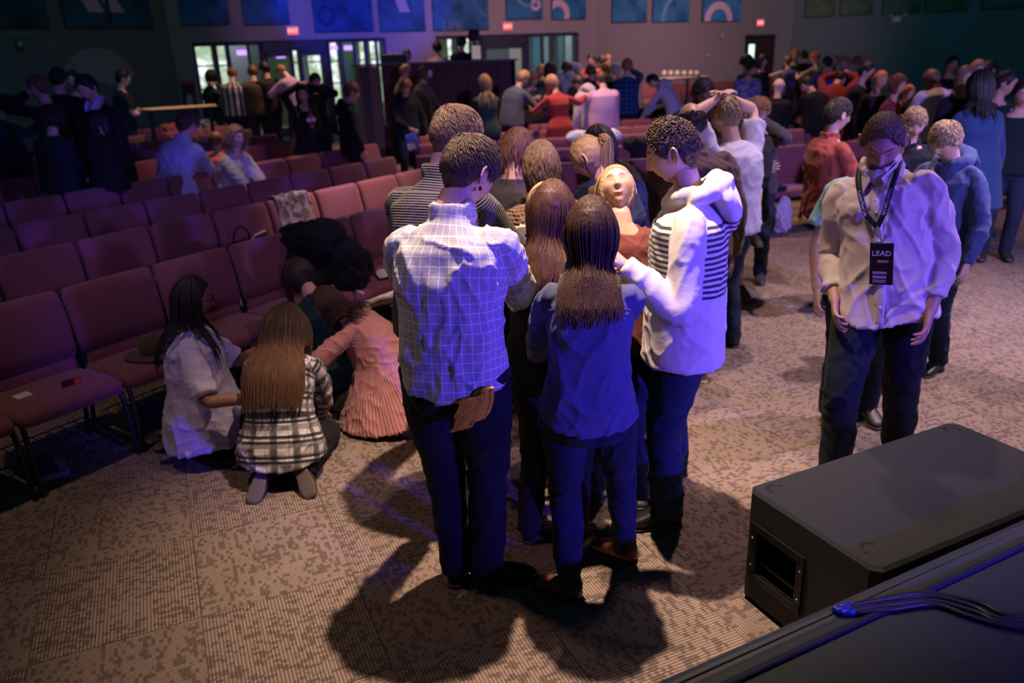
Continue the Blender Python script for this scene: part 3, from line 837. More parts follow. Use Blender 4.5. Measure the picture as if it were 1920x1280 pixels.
def garment_uv(V, Q, rig, arms, mode):
    n = len(V); best = np.full(n, 1e9); bone = np.zeros(n, int); U = {}; 
    def seg(a, b, idx, rad, fwd, v0):
        nonlocal best, bone
        ax = b-a; Ln = np.linalg.norm(ax); ax = ax/Ln; t = (V-a) @ ax; tc = np.clip(t, 0, Ln)
        d = V-(a+tc[:, None]*ax); dist = np.linalg.norm(d, axis=1)/rad
        f = fwd-ax*fwd.dot(ax); f /= np.linalg.norm(f)+1e-9; l = np.cross(ax, f)
        ang = np.arctan2(V.dot(l)-a.dot(l)-0*t, -(V.dot(f)-a.dot(f)))
        U[idx] = (ang*rad, v0-t)
        m = dist < best; best = np.where(m, dist, best); bone = np.where(m, idx, bone)
    sp = [npv(rig.P), npv(rig.Wst), npv(rig.Ch), npv(rig.Sh), npv(rig.Nk)]
    # the torso is one bone: angle around the local station, length along the spine
    tot = 0; v = np.zeros(n); dbest = np.full(n, 1e9); ang = np.zeros(n)
    L = [np.linalg.norm(sp[i+1]-sp[i]) for i in range(4)]; full = sum(L[:3])+.03
    for i in range(4):
        a, b = sp[i], sp[i+1]; ax = (b-a)/L[i]; t = (V-a) @ ax
        tc = np.clip(t, -9 if i == 0 else 0, L[i] if i < 3 else 9); dd = V-(a+tc[:, None]*ax); ds = np.linalg.norm(dd, axis=1)
        R = np.array((rig.R1, rig.R2, rig.R3, rig.R3)[i]); la = dd @ R[:, 0]; fw = dd @ R[:, 1]
        m = ds < dbest; dbest = np.where(m, ds, dbest); v = np.where(m, tot+tc, v); ang = np.where(m, np.arctan2(la/.18, -fw/.13), ang)
        tot += L[i]
    U[0] = (ang*.172, full-v); lat = np.abs(dbest)
    best = dbest/(.185 if rig.p['sex'] == 'm' else .155)
    if mode == 'top':
        for k in (-1, 1):
            S, E, Wp, _, _ = arms[k]; fw = np.array(rig.R3)[:, 1]
            seg(S, E, 2+k, .062, fw, -8.0); seg(E, Wp, 6+k, .055, fw, -8.0)
    fb = bone[Q[:, 0]]; uv = np.zeros((len(Q), 4, 2))
    for idx, (u, w) in U.items():
        m = fb == idx; q = Q[m]; uu = u[q]; r = .172 if idx == 0 else (.062 if idx < 4 else .055); per = 2*np.pi*r
        c = uu[:, :1]; uu = c+(uu-c+per/2) % per-per/2
        if idx: uu = uu+10.0
        uv[m, :, 0] = uu; uv[m, :, 1] = w[q]
    return uv.reshape(-1, 2)

def make_hair(hd, rig, M, HC, hf, root, s, det, npv):
    st = hd['style']
    if st == 'none': return
    c = hd['c']; mt = hairm(c, hd.get('c2'), hd.get('ombre')); th = hd['th']
    longish = st in ('long', 'pony', 'braids', 'bob')
    def mask(P):
        """1 where hair grows, from head-local position"""
        x, y, z = P[:, 0], P[:, 1], P[:, 2]
        fl = hd.get('front', .068)-(.028 if hd.get('fringe') else 0)
        line = np.interp(y, [-.10, -.055, -.036, -.026, -.008, .008, .017, .030, .045, .062], [-.088, -.080, -.050, .004, .030, .026, -.010, .002, .030, fl])
        if longish: line = np.where(y > .02, fl*np.clip((y-.02)/.045, 0, 1)-.05*(1-np.clip((y-.02)/.045, 0, 1)), -.10)
        line = line+(.012*np.cos(x*60) if not longish else 0)*(y > .04)
        m = np.clip((z-line)/.012+.5, 0, 1)
        if st == 'bald': m = m*np.clip(((hd.get('bz', .055)-z)/.02), 0, 1)*np.clip((.05-y)/.03, 0, 1)
        return m
    g = Geo()
    def cap(d):
        P = hf(d); m = mask(P); nn = P/np.linalg.norm(P, axis=1)[:, None]
        t = (max(th, .021) if det == 2 and st == 'short' else th)*(1-.35*np.clip(nn[:, 1], 0, 1)); 
        top_ = hd.get('vol', 0)*np.clip(nn[:, 2], 0, 1)
        P = np.where(P[:, 1:2] > .05, P*np.array((1, .97, 1)), P)
        return P+nn*((t+top_)*m-.012*(1-m))[:, None]+nn*(vnoise(P*(60 if st != 'curly' else 110))*(.003 if st != 'curly' else .006)*m)[:, None]
    if st == 'beanie':
        def cap(d):
            P = hf(d)*np.array((1, 1, 1)); nn = P/np.linalg.norm(P, axis=1)[:, None]; m = np.clip((P[:, 2]-.022+.03*np.clip(-P[:, 1]*10, 0, 1))/.008, 0, 1)
            return P+nn*((.018+.012*np.clip(nn[:, 2], 0, 1))*m-.02*(1-m))[:, None]
        g.ell(HC, 1, Matrix(M.tolist()), 40, 30, f=cap)
        g.V = [v*s for v in g.V]
        obj('hat', g, cloth(c, 'plain'), root, smooth=True); return
    g.ell(HC, 1, Matrix(M.tolist()), *((72, 56) if det < 2 else (28, 22)), f=cap)
    Vc, Qc, Tc = g.arr(); rnd = [np.full((len(Vc), 3), .3)]; rnd[0][:, 1] = 0
    VV, QQ, TT = [Vc], [Qc], [Tc]; off = len(Vc)
    rg = np.random.default_rng(int(abs(HC[1]*1e4)) % 9999+int(abs(root.location.x)*977) % 999)
    def strands(paths, r, rseed=None, sides=4, taper=.35):
        """paths: S x K x 3 array"""
        nonlocal off
        P = np.asarray(paths, float); S_, K, _ = P.shape
        tg = np.gradient(P, axis=1); tg /= np.linalg.norm(tg, axis=2)[:, :, None]+1e-9
        ref = np.array((.31, .17, .93)); a = np.cross(tg, ref); a /= np.linalg.norm(a, axis=2)[:, :, None]+1e-9; b = np.cross(tg, a)
        ph = np.arange(sides)*2*np.pi/sides; r = np.broadcast_to(np.asarray(r, float), (S_,))[:, None, None]
        prof = (1-(1-taper)*np.linspace(0, 1, K)**2)[None, :, None]
        prof[:, 0] *= .6
        ring = P[:, :, None, :]+(np.cos(ph)[None, None, :, None]*a[:, :, None, :]+np.sin(ph)[None, None, :, None]*b[:, :, None, :]*.6)*(r*prof)[..., None]
        V = ring.reshape(-1, 3); base = (np.arange(S_)*K*sides)[:, None, None]; kk = (np.arange(K-1)*sides)[None, :, None]; i = np.arange(sides)[None, None, :]; j = (i+1) % sides
        Q = np.stack([base+kk+i, base+kk+j, base+kk+sides+j, base+kk+sides+i], -1).reshape(-1, 4)
        rr = np.zeros((S_, K, sides, 3)); rr[..., 0] = rg.random(S_)[:, None, None]; rr[..., 1] = np.linspace(0, 1, K)[None, :, None]
        VV.append(V); QQ.append(Q+off); TT.append(np.zeros((0, 3), int)); rnd.append(rr.reshape(-1, 3)); off += len(V)
    toW = lambda P: P @ M.T+HC
    def surf(d, lift=0.0):
        d = d/np.linalg.norm(d, axis=1)[:, None]; P = hf(d); P[:, 1] = np.minimum(P[:, 1], .098*np.abs(d[:, 1])+.006); return P+d*lift
    if st in ('short', 'curly', 'buzz', 'bald', 'messy'):
        N = int((hd['n'] or 1500)*2.3) if det == 0 else (hd['n'] or 420) if det == 1 else 0
        if st in ('buzz',): N = N//1
        if N:
            d = rg.normal(size=(N*4, 3)); d /= np.linalg.norm(d, axis=1)[:, None]; m = mask(surf(d)); d = d[m > .6][:N]
            P0 = surf(d, th*.8)+d*(hd.get('vol', 0)*np.clip(d[:, 2:3], 0, 1)*.9)
            whirl = np.array((0.01, -.55, .85)); fl = d-whirl; fl = fl-d*(fl*d).sum(1)[:, None]; fl /= np.linalg.norm(fl, axis=1)[:, None]+1e-6
            fl = fl+np.array((hd.get('sweep', .3), .25, -.15)); fl += rg.normal(size=fl.shape)*hd.get('mess', .22)
            Ln = hd['len']*(.6+.6*rg.random(len(d)))[:, None]*np.clip(.55+.6*d[:, 2:3], .25, 1.1)
            K = 6; pts = []
            cur = P0.copy(); dirn = fl
            for k in range(K):
                pts.append(cur.copy()); nn = cur/np.linalg.norm(cur, axis=1)[:, None]
                st_ = dirn-nn*(dirn*nn).sum(1)[:, None]*.8+nn*(.5-.22*k)*hd.get('liftk', 1.0)
                if st == 'curly':
                    ph = rg.random(len(d))*6.28+k*1.9; q = np.cross(dirn, nn); st_ = st_*.35+q*np.sin(ph)[:, None]*.9+nn*np.cos(ph)[:, None]*.6
                st_ = st_+rg.normal(size=st_.shape)*.06
                st_ /= np.linalg.norm(st_, axis=1)[:, None]+1e-6; cur = cur+st_*Ln/K
            strands([q for q in toW(np.array(pts)).transpose(1, 0, 2)], (.0027 if st != 'curly' else .0032)*(1 if det == 0 else 2.2), taper=.25)
    if longish:
        K = 22; N = (hd['n'] or (620 if det == 0 else 260 if det == 1 else 110))*(2 if det == 0 and st != 'braids' else 1)
        if st == 'braids': N = 120
        if st == 'pony': N = int(N*.7)
        face = R_(hd.get('face', 62))
        az = rg.uniform(face, 2*np.pi-face, N)      # 0 is straight ahead
        part = hd.get('part', 0.0)
        el0 = rg.uniform(.02, .55, N)
        Ls = hd['len']*(.74+.34*rg.random(N)); pts = np.zeros((N, K, 3)); lift = th*(.75+.5*rg.random(N))
        G = np.array(M.T @ np.array((0, 0, -1.0))); G /= np.linalg.norm(G)
        # crown axis tilts so that the parting runs over the top
        d = np.stack([np.sin(el0)*np.sin(az)+part*0, np.sin(el0)*np.cos(az)*1.0-.12, np.cos(el0)], 1)
        P = surf(d, 0)+d/np.linalg.norm(d, axis=1)[:, None]*lift[:, None]; W_ = toW(P); step = Ls/K
        out = np.stack([np.sin(az), np.cos(az), np.full(N, -.15)], 1)
        tgtdir = None
        if st == 'pony': tie = toW(np.array([hd.get('tie', (0, -.105, .03))]))[0]
        ph = rg.random(N)*6.28; wv = hd.get('wave', .0)
        for k in range(K):
            pts[:, k] = W_
            loc = (W_-HC) @ np.linalg.inv(M).T; nrm = loc/np.array((.0755**2, .094**2, .118**2)); q = np.sqrt((loc**2/np.array((.0755, .10, .118))**2).sum(1)); nrm /= np.linalg.norm(nrm, axis=1)[:, None]
            if st == 'pony':
                v = tie-W_; dist = np.linalg.norm(v, axis=1); v = v/(dist[:, None]+1e-6); stp = np.minimum(step*1.0, dist*.5+.0005)
            else:
                wloc = out @ M.T; v = wloc*np.clip(1-k/6, 0, 1)[None]*1.1 if np.ndim(k) else wloc*max(0, 1-k/6.0)*1.1
                v = v+np.array((0, 0, -1.0))+npv(rig.R3 @ Vector((0, -hd.get('back', .10), 0)))
                if k > 7: lx = np.array(rig.R3)[:, 0]; v = v-lx*(((W_-HC) @ lx)*hd.get('conv', 2.2))[:, None]
                v /= np.linalg.norm(v, axis=1)[:, None]; stp = step
            W_ = W_+v*stp[:, None]
            loc = (W_-HC) @ np.linalg.inv(M).T
            ax = np.array((.0755, .098, .118))+lift[:, None]; q = np.sqrt((loc**2/ax**2).sum(1)); ins = q < 1
            loc[ins] /= q[ins][:, None]
            # keep off the face
            ff = (loc[:, 1] > .055) & (np.abs(loc[:, 0]) < .055) & (loc[:, 2] < .055) & (loc[:, 2] > -.14)
            loc[ff, 0] = np.sign(loc[ff, 0])*.062
            W_ = loc @ M.T+HC
            if k > 5 and st != 'pony':
                W_ = push_torso(W_, rig, hd.get('pad', .02)+.035*(1-np.abs(az-np.pi)/np.pi)*hd.get('thick', .6)*rg.random(N)*1.0)
                if wv: W_ = W_+np.stack([np.sin(k*1.1+ph), np.cos(k*.9+ph), 0*ph], 1)*wv
        # avoid a jittery tail
        for _ in range(2): pts[:, 1:-1] = .25*pts[:, :-2]+.5*pts[:, 1:-1]+.25*pts[:, 2:]
        strands(pts, (.0036 if det == 0 else .0070 if det == 1 else .014) if st != 'braids' else .0062, taper=.3, sides=4 if st != 'braids' else 7)
        if st == 'pony':
            N2 = N//2; a = rg.random(N2)*6.28; r_ = rg.random(N2)**.5*.016; Ls = hd['len']*(.7+.35*rg.random(N2))
            back = np.array(M @ np.array(hd.get('tdir', (0, -1, .25)))); back /= np.linalg.norm(back)
            W_ = tie+np.stack([np.cos(a), np.sin(a), np.sin(a*2)], 1)*r_[:, None]; pts = np.zeros((N2, K, 3)); off3 = rg.normal(size=(N2, 3))*.35
            for k in range(K):
                pts[:, k] = W_; v = back*max(0, 1-k/4.0)*1.2+np.array((0, 0, -1.0))*min(1, k/3.0)+off3*max(0, .5-k/14); v /= np.linalg.norm(v, axis=1)[:, None]
                W_ = W_+v*(Ls/K)[:, None]; W_ = push_torso(W_, rig, hd.get('pad', .02)+.015*rg.random(N2))
            strands(pts, .0034 if det == 0 else .007 if det == 1 else .012, taper=.2)
    V = np.concatenate(VV)*s; Q = np.concatenate(QQ); T = np.concatenate(TT); rn = np.concatenate(rnd)
    put('hair', mk_mesh('hair', V, Q, T, mt, attrs={'rnd': rn}), root)
    if st == 'pony':
        g = Geo(); g.ell(tie*s, (.020*s, .020*s, .015*s)); obj('hair_tie', g, plain('hair_tie', (.01, .01, .012), .6), root, smooth=True)

def push_torso(W, rig, pad):
    pad = np.broadcast_to(pad, (len(W),))
    for i in (1, 2, 3, 4, 5, 6):
        c, R, a, b = rig.st[i]; c2 = rig.st[i+1][0]; ax = c2-c; L = np.linalg.norm(ax); ax = ax/L
        t = (W-c) @ ax; m = (t > (-.02 if i > 1 else -.3)) & (t < L+.01)
        u = np.clip(t/L, 0, 1); a2, b2 = rig.st[i+1][2], rig.st[i+1][3]; aa = a+(a2-a)*u+pad; bb = b+(b2-b)*u+pad
        d = W-c-t[:, None]*ax; la, fw = d @ R[:, 0], d @ R[:, 1]; q = np.sqrt((la/aa)**2+(fw/bb)**2)+1e-9
        m &= q < 1
        la2, fw2 = la/q, fw/q; D = (la2-la)[:, None]*R[:, 0]+(fw2-fw)[:, None]*R[:, 1]
        W = np.where(m[:, None], W+D, W)
    for k in (-1, 1):   # shoulders
        c = npv(rig.sh[k]); d = W-c; q = np.linalg.norm(d, axis=1); r = .068+pad*.7; m = q < r
        W = np.where(m[:, None], c+d/(q[:, None]+1e-9)*r[:, None], W)
    return W
# ------------------------------------------------------------------ hall: floor, walls, lobby, stage
fl = Geo(); fl.box((4, 14, -.05), (60, 60, .10))
obj('floor', fl, make_carpet(), kind='structure')

def wall_pt(P0, ang, t, z=0.0): return Vector((P0[0]+math.cos(ang)*t, P0[1]+math.sin(ang)*t, z))
def wall_t(P0, ang, px, py=90):
    d = ray(px, py); r = d.x/d.y
    return (r*P0[1]-P0[0])/(math.cos(ang)-r*math.sin(ang))
def onwall(Wl, px, py):
    t = wall_t(Wl[0], Wl[1], px, py); p = wall_pt(Wl[0], Wl[1], t)
    q = Dp(px, py, p.y); return t, q.z
A2 = R_(25.0)
W2P = (0.0, 26.0)
W2 = (W2P, A2)
tL = wall_t(W2P, A2, 324, 100); tR = wall_t(W2P, A2, 1113.5, 50)
cL = wall_pt(W2P, A2, tL); cR = wall_pt(W2P, A2, tR)
A1 = R_(54.0); W1 = ((cL.x, cL.y), A1)
A3 = R_(25.0); W3P = (cR.x+.0, cR.y+.45); W3 = (W3P, A3)
t34 = wall_t(W3P, A3, 1485, 60); c34 = wall_pt(W3P, A3, t34)
A4 = R_(-2.0); W4 = ((c34.x, c34.y), A4)
def wall_box(g, Wl, t0, t1, z0, z1, th=.3, off=0.0):
    """off > 0 comes towards the camera"""
    c = wall_pt(Wl[0], Wl[1], (t0+t1)/2, (z0+z1)/2); nrm = Vector((math.sin(Wl[1]), -math.cos(Wl[1]), 0))
    c = c-nrm*(th/2)+nrm*off
    g.box(c, (t1-t0, th, z1-z0), Matrix.Rotation(Wl[1], 3, 'Z'))
HZ = 6.2
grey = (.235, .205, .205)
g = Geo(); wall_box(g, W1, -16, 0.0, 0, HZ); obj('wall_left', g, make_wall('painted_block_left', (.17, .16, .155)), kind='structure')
def T2(px): return wall_t(W2P, A2, px, 90)
HD = 2.60
o1a, o1b, o2a, o2b = T2(361), T2(724), T2(818), T2(1086)
g = Geo()
for a, b, z0, z1 in ((tL, o1a, 0, HD), (o1b, o2a, 0, HD), (o2b, tR, 0, HD), (tL, tR, HD, HZ)): wall_box(g, W2, a, b, z0, z1)
g.box(cR+Vector((-.12, .3, HZ/2)), (.3, .5, HZ), Matrix.Rotation(A2, 3, 'Z'))
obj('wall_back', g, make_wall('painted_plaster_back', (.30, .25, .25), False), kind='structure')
dt0, dt1 = wall_t(W3P, A3, 1396, 90), wall_t(W3P, A3, 1452, 90); dz = 2.36
g = Geo()
for a, b, z0, z1 in ((0, dt0, 0, HZ), (dt1, t34, 0, HZ), (dt0, dt1, dz, HZ)): wall_box(g, W3, a, b, z0, z1)
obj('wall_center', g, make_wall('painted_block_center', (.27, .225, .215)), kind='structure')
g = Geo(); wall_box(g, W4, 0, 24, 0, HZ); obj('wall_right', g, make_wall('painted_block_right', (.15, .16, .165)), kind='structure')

# door in the centre wall: dark leaf with a narrow lit vision pane
dk = plain('dark_frame', (.03, .025, .03), .45); wood = plain('dark_door', (.045, .022, .018), .5)
pane = emit('lit_pane', (.62, 1.0, .80), 1.6)
g = Geo()
for a, b, z0, z1 in ((dt0, dt0+.09, 0, dz), (dt1-.09, dt1, 0, dz), (dt0, dt1, dz-.09, dz)): wall_box(g, W3, a, b, z0, z1, .34, .02)
df = obj('door_3', g, dk, kind='structure')
g = Geo(); v0, v1 = wall_t(W3P, A3, 1406), wall_t(W3P, A3, 1417)
for a, b, z0, z1 in ((dt0+.09, v0, 0.01, dz-.09), (v1, dt1-.09, .01, dz-.09), (v0, v1, .01, .95), (v0, v1, 2.03, dz-.09)): wall_box(g, W3, a, b, z0, z1, .06, -.05)
obj('door_leaf', g, wood, df)
g = Geo(); wall_box(g, W3, v0, v1, .95, 2.03, .02, -.07); obj('vision_pane', g, pane, df)
g = Geo(); wall_box(g, W3, dt1-.32, dt1-.14, 1.0, 1.04, .05, .02); obj('handle', g, plain('steel', (.5, .5, .5), .3, .5, 1.0), df)

# storefront glazing
navy = plain('storefront_frame', (.035, .035, .060), .4)
gl = NT('glass'); gl.N.remove(gl.b); tr = gl.new('ShaderNodeBsdfTransparent'); go = gl.new('ShaderNodeBsdfGlossy'); go.inputs['Roughness'].default_value = .02
mx = gl.new('ShaderNodeMixShader'); mx.inputs[0].default_value = .07; gl.L.new(tr.outputs[0], mx.inputs[1]); gl.L.new(go.outputs[0], mx.inputs[2])
gl.L.new(mx.outputs[0], gl.N['Material Output'].inputs[0]); GLASS = gl.m
def window(nm, a, b, muls, z1=HD, z0=.0, rails=()):
    g = Geo(); w = .07
    for t in [a+w/2]+[T2(m) for m in muls]+[b-w/2]: wall_box(g, W2, t-w/2, t+w/2, z0, z1, .12, -.08)
    for z in [z0+.05, z1-.05]+list(rails): wall_box(g, W2, a, b, z-.05, z+.05, .12, -.08)
    o = obj(nm, g, navy, kind='structure')
    g = Geo(); wall_box(g, W2, a, b, z0+.05, z1-.05, .01, -.13); obj('pane', g, GLASS, o)
    return o
def glassdoor(nm, p0, p1, split=None):
    a, b = T2(p0), T2(p1); g = Geo(); z1 = 2.32
    wall_box(g, W2, a, b, z1, HD, .12, -.08)
    for t in (a, b): wall_box(g, W2, t-.05, t+.05, 0, HD, .12, -.08)
    o = obj(nm, g, navy, kind='structure'); xs = [a]+([T2(split)] if split else [])+[b]
    for x0, x1 in zip(xs[:-1], xs[1:]):
        g = Geo()
        for t0, t1, zz0, zz1 in ((x0+.05, x0+.17, .02, z1), (x1-.17, x1-.05, .02, z1), (x0+.05, x1-.05, z1-.14, z1), (x0+.05, x1-.05, .02, .28)): wall_box(g, W2, t0, t1, zz0, zz1, .05, -.10)
        d = obj('door_leaf', g, navy, o)
        g = Geo(); wall_box(g, W2, x0+.17, x1-.17, .28, z1-.14, .01, -.12); obj('pane', g, GLASS, d)
        g = Geo(); wall_box(g, W2, x0+.2, x1-.2, 1.02, 1.07, .04, -.04); obj('push_bar', g, plain('steel', (.5, .5, .5), .3, .5, 1.0), d)
window('window_1', o1a, T2(490), [403, 428, 466])
glassdoor('door_1', 490, 615, 553)
window('window_2', T2(615), o1b, [641, 666, 687, 708])
window('window_3', o2a, T2(905), [860])
glassdoor('door_2', 905, 990)
window('window_4', T2(990), o2b, [1020, 1038])

# lobby behind the glass: its floor belongs to the hall floor; far wall, partitions and outside windows
W5P = (W2P[0]-2.6, W2P[1]+5.6); W5 = (W5P, A2)
def T5(px): return wall_t(W5P, A2, px, 100)
lobw = plain('lobby_wall_paint', (.42, .42, .44), .7)
wins = [(364, 400), (405, 426), (606, 636), (672, 690), (692, 716), (838, 852), (856, 884), (540, 566), (573, 603)]
wins.sort()
g = Geo(); x = T5(300); zb = 3.3
for p0, p1 in wins:
    wall_box(g, W5, x, T5(p0), 0, zb); wall_box(g, W5, T5(p0), T5(p1), 0, .5); wall_box(g, W5, T5(p0), T5(p1), 2.75, zb); x = T5(p1)
wall_box(g, W5, x, T5(1200), 0, zb)
obj('wall_lobby', g, lobw, kind='structure')
n = NT('daylight_view'); P = n.coord()
x_, y_, z_ = n.sep(P); nz = n.noise(P, 2.2, 4, .6)
col = n.mix(n.step(nz, .42, .62), (.30, .42, .26), (.92, .97, 1.0)); col = n.mix(n.step(z_, .9, 1.5), (.36, .48, .30), col)
n.base((0, 0, 0), .5); n.put(n.b.inputs['Emission Color'], col); n.b.inputs['Emission Strength'].default_value = 1.5
for k, (p0, p1) in enumerate(wins):
    g = Geo(); wall_box(g, W5, T5(p0), T5(p1), .5, 2.75, .05, -.12)
    w = obj('window_%d' % (k+5), g, n.m, kind='structure')
    g = Geo(); a, b = T5(p0), T5(p1)
    for t in (a+.03, b-.03): wall_box(g, W5, t-.03, t+.03, .5, 2.75, .08, -.04)
    for z in (1.25, 2.0): wall_box(g, W5, a, b, z-.025, z+.025, .08, -.04)
    obj('window_frame', g, navy, w)
def slab(nm, px0, px1, Y, z0, z1, m, th=.12, **k):
    a, b = Dp(px0, 100, Y), Dp(px1, 100, Y); g = Geo()
    g.box(((a.x+b.x)/2, Y, (z0+z1)/2), (b.x-a.x, th, z1-z0)); return obj(nm, g, m, **k)
green = plain('green_partition', (.085, .15, .055), .7)
slab('partition', 505, 540, 27.8, 0, 2.55, green, label='olive green partition in the lobby behind the left leaf of the double glass doors', cat='partition')
slab('partition', 640, 667, 27.6, 0, 2.9, green, label='olive green partition in the lobby right of the double glass doors', cat='partition')
slab('partition', 468, 487, 26.8, 0, 2.9, plain('grey_green_partition', (.10, .14, .10), .7), label='narrow grey green partition in the lobby behind the arm-linked group', cat='partition')
slab('partition', 428, 467, 25.8, 0, 2.9, plain('white_partition', (.55, .55, .56), .7), label='white lobby column wall seen through the glass above the striped shirt', cat='partition')
slab('partition', 814, 836, 31, 0, 2.8, plain('olive_partition', (.25, .32, .08), .7), label='yellow green lobby partition seen left of the camera operator', cat='partition')
slab('notice_board', 955, 987, 31.2, .3, 2.25, plain('notice', (.50, .44, .36), .7), label='cream notice board standing in the lobby behind the single glass door', cat='notice board')
for a, b, c in ((1000, 1012, (.10, .28, .36)), (1020, 1028, (.30, .40, .46)), (1046, 1056, (.12, .22, .26)), (1060, 1072, (.42, .50, .55))):
    slab('curtain_panel', a, b, 31.5, .1, 2.75, plain('curtain%d' % a, c, .8), label='tall %s hanging panel in the lobby behind the right glazing' % {1000: 'teal', 1020: 'pale blue', 1046: 'dark teal', 1060: 'silver grey'}[a], cat='curtain')
lt = bpy.data.lights.new('lobby_light', 'AREA'); lt.shape = 'RECTANGLE'; lt.size = 12; lt.size_y = 1.5; lt.energy = 130; lt.color = (.8, .95, 1.0)
lo = bpy.data.objects.new('lobby_light', lt); COL.objects.link(lo); lo.location = (-4.6, 27.2, 3.15); lo.rotation_euler = (0, 0, A2)
lt = lt.copy(); lt.energy = 55; lt.size = 5; lo = bpy.data.objects.new('lobby_light', lt); COL.objects.link(lo); lo.location = (1.8, 30.0, 3.15); lo.rotation_euler = (0, 0, A2)
vio = emit('violet_lobby_lamp', (.45, .25, 1.0), 2.2)  # lavender reflections built as small glowing blocks, no lamps stand there
for k, (p0, p1, y, Y) in enumerate(((500, 512, 100, 25.5), (519, 537, 105, 27.2), (446, 465, 99, 24.6), (613, 634, 90, 26.8), (646, 663, 90, 27.2))):
    a, b = Dp(p0, y, Y), Dp(p1, y, Y); g = Geo(); g.box(((a.x+b.x)/2, Y-.1, a.z), (b.x-a.x, .12, .14), None, .04)
    obj('wall_lamp', g, vio, label='small violet %s glow imitating a glass reflection, %s' % (('oblong', 'oblong', 'flat', 'wide', 'short')[k], ('nearest the left door leaf', 'above the first green partition', 'on the white column wall', 'right of the double doors', 'on the right green partition')[k]), cat='lamp')

# posters hung on the walls
def poster_mat(nm, c, shapes):
    """shapes: ('ring', u, v, r, w) / ('slash', u0, v0, u1, v1, w) in panel metres from the lower left corner"""
    n = NT(nm); at = n.new('ShaderNodeUVMap'); at.uv_map = 'UVMap'; u, v, _ = n.sep(at.outputs[0])
    col = n.mix(n.step(n.noise(at.outputs[0], 1.3, 3, .6), .4, .65), c, tuple(q*.45 for q in c))
    for sh in shapes:
        if sh[0] == 'ring':
            _, a, b, r, w, cc = sh
            du, dv = n.math('SUBTRACT', u, a), n.math('SUBTRACT', v, b)
            d = n.math('SQRT', n.math('ADD', n.math('MULTIPLY', du, du), n.math('MULTIPLY', dv, dv)))
            m = n.math('LESS_THAN', n.math('ABSOLUTE', n.math('SUBTRACT', d, r)), w)
        else:
            _, a, sl, w, vb, cc = sh
            m = n.math('LESS_THAN', n.math('ABSOLUTE', n.math('SUBTRACT', n.math('SUBTRACT', u, a), n.math('MULTIPLY', v, sl))), w)
            m = n.math('MULTIPLY', m, n.math('GREATER_THAN', v, vb))
        col = n.mix(m, col, cc)
    n.base(col, .6, .2); return n.m
def poster(Wl, p0, p1, py, c, shapes=(), label='', H=2.0):
    t0, z0 = onwall(Wl, p0, py); t1, _ = onwall(Wl, p1, py); z1 = z0+H
    w = t1-t0; root_g = Geo(); wall_box(root_g, Wl, t0, t1, z0, z1, .07, .09)
    o = obj('poster', root_g, plain('poster_edge', (.02, .03, .05), .6), label=label, cat='poster')
    a, b = wall_pt(Wl[0], Wl[1], t0+.01), wall_pt(Wl[0], Wl[1], t1-.01); nrm = Vector((math.sin(Wl[1]), -math.cos(Wl[1]), 0))*.092
    V = [a+nrm+Vector((0, 0, z0+.01)), b+nrm+Vector((0, 0, z0+.01)), b+nrm+Vector((0, 0, z1)), a+nrm+Vector((0, 0, z1))]
    V += [v+nrm*.06 for v in V]
    Q = np.array([[4, 5, 6, 7], [0, 3, 2, 1], [0, 1, 5, 4], [1, 2, 6, 5], [2, 3, 7, 6], [3, 0, 4, 7]])
    uvq = [(0, 0), (w, 0), (w, H), (0, H)]; uv = []
    for q in Q: uv += [uvq[i % 4] for i in q]
    me = mk_mesh('printed_panel', np.array([v[:] for v in V]), Q, np.zeros((0, 3), int), poster_mat('print', c, shapes), False, uv=np.array(uv))
    put('printed_panel', me, o); return o
BL = (.035, .13, .26); PKc = (.62, .38, .44); G4 = (.10, .13, .07)
poster(W1, -70, 91, 52, (.02, .07, .11), (), 'plain dark blue poster at the far left end of the left wall')
poster(W1, 121, 201, 52, (.022, .10, .17), (('slash', .98, -.52, .20, .33, PKc), ('slash', 1.50, -.52, .21, .33, PKc)), 'dark blue poster with two pink slanted bars on the left wall')
poster(W1, 208, 284, 52, (.022, .10, .17), (('slash', .32, -.52, .22, .33, PKc), ('ring', .92, 1.05, .29, .045, PKc)), 'dark blue poster with one pink bar and a ring, nearest the corner')
poster(W2, 342, 431, 48, (.03, .14, .33), (), 'deep blue poster above the left end of the glass wall')
poster(W2, 457, 543, 47, (.03, .12, .30), (), 'deep blue mottled poster above the left exit sign')
poster(W2, 590, 700, 61, (.02, .08, .22), (('ring', .35, .42, .22, .05, (.01, .03, .12)),), 'large blue poster left of the tech booth')
poster(W2, 712, 797, 60, (.03, .10, .22), (('slash', .95, -.35, .16, .5, (.30, .28, .38)),), 'blue poster with a pale slanted bar behind the tech booth')
poster(W2, 812, 915, 58, (.03, .12, .28), (('slash', .35, -.3, .12, .9, (.30, .28, .40)), ('ring', 1.9, .95, .6, .06, (.05, .14, .30))), 'wide blue poster above the camera operator')
poster(W2, 948, 1015, 37, (.035, .17, .32), (('ring', 1.0, .40, .125, .045, PKc), ('ring', .75, .80, .42, .035, (.16, .26, .36))), 'blue poster with a small pink ring above the single glass door')
poster(W2, 1033, 1096, 37, (.035, .19, .34), (('ring', .20, .14, .33, .095, PKc),), 'blue poster with a pink half circle beside the wall corner')
_t, _z = onwall(W2, 846, 50); _p = wall_pt(W2P, A2, _t, _z)+Vector((math.sin(A2), -math.cos(A2), 0))*.105
cu = bpy.data.curves.new('lettering', 'FONT'); cu.body = 'LIFE'; cu.size = .36; cu.extrude = .003; cu.align_x = 'CENTER'; cu.align_y = 'CENTER'
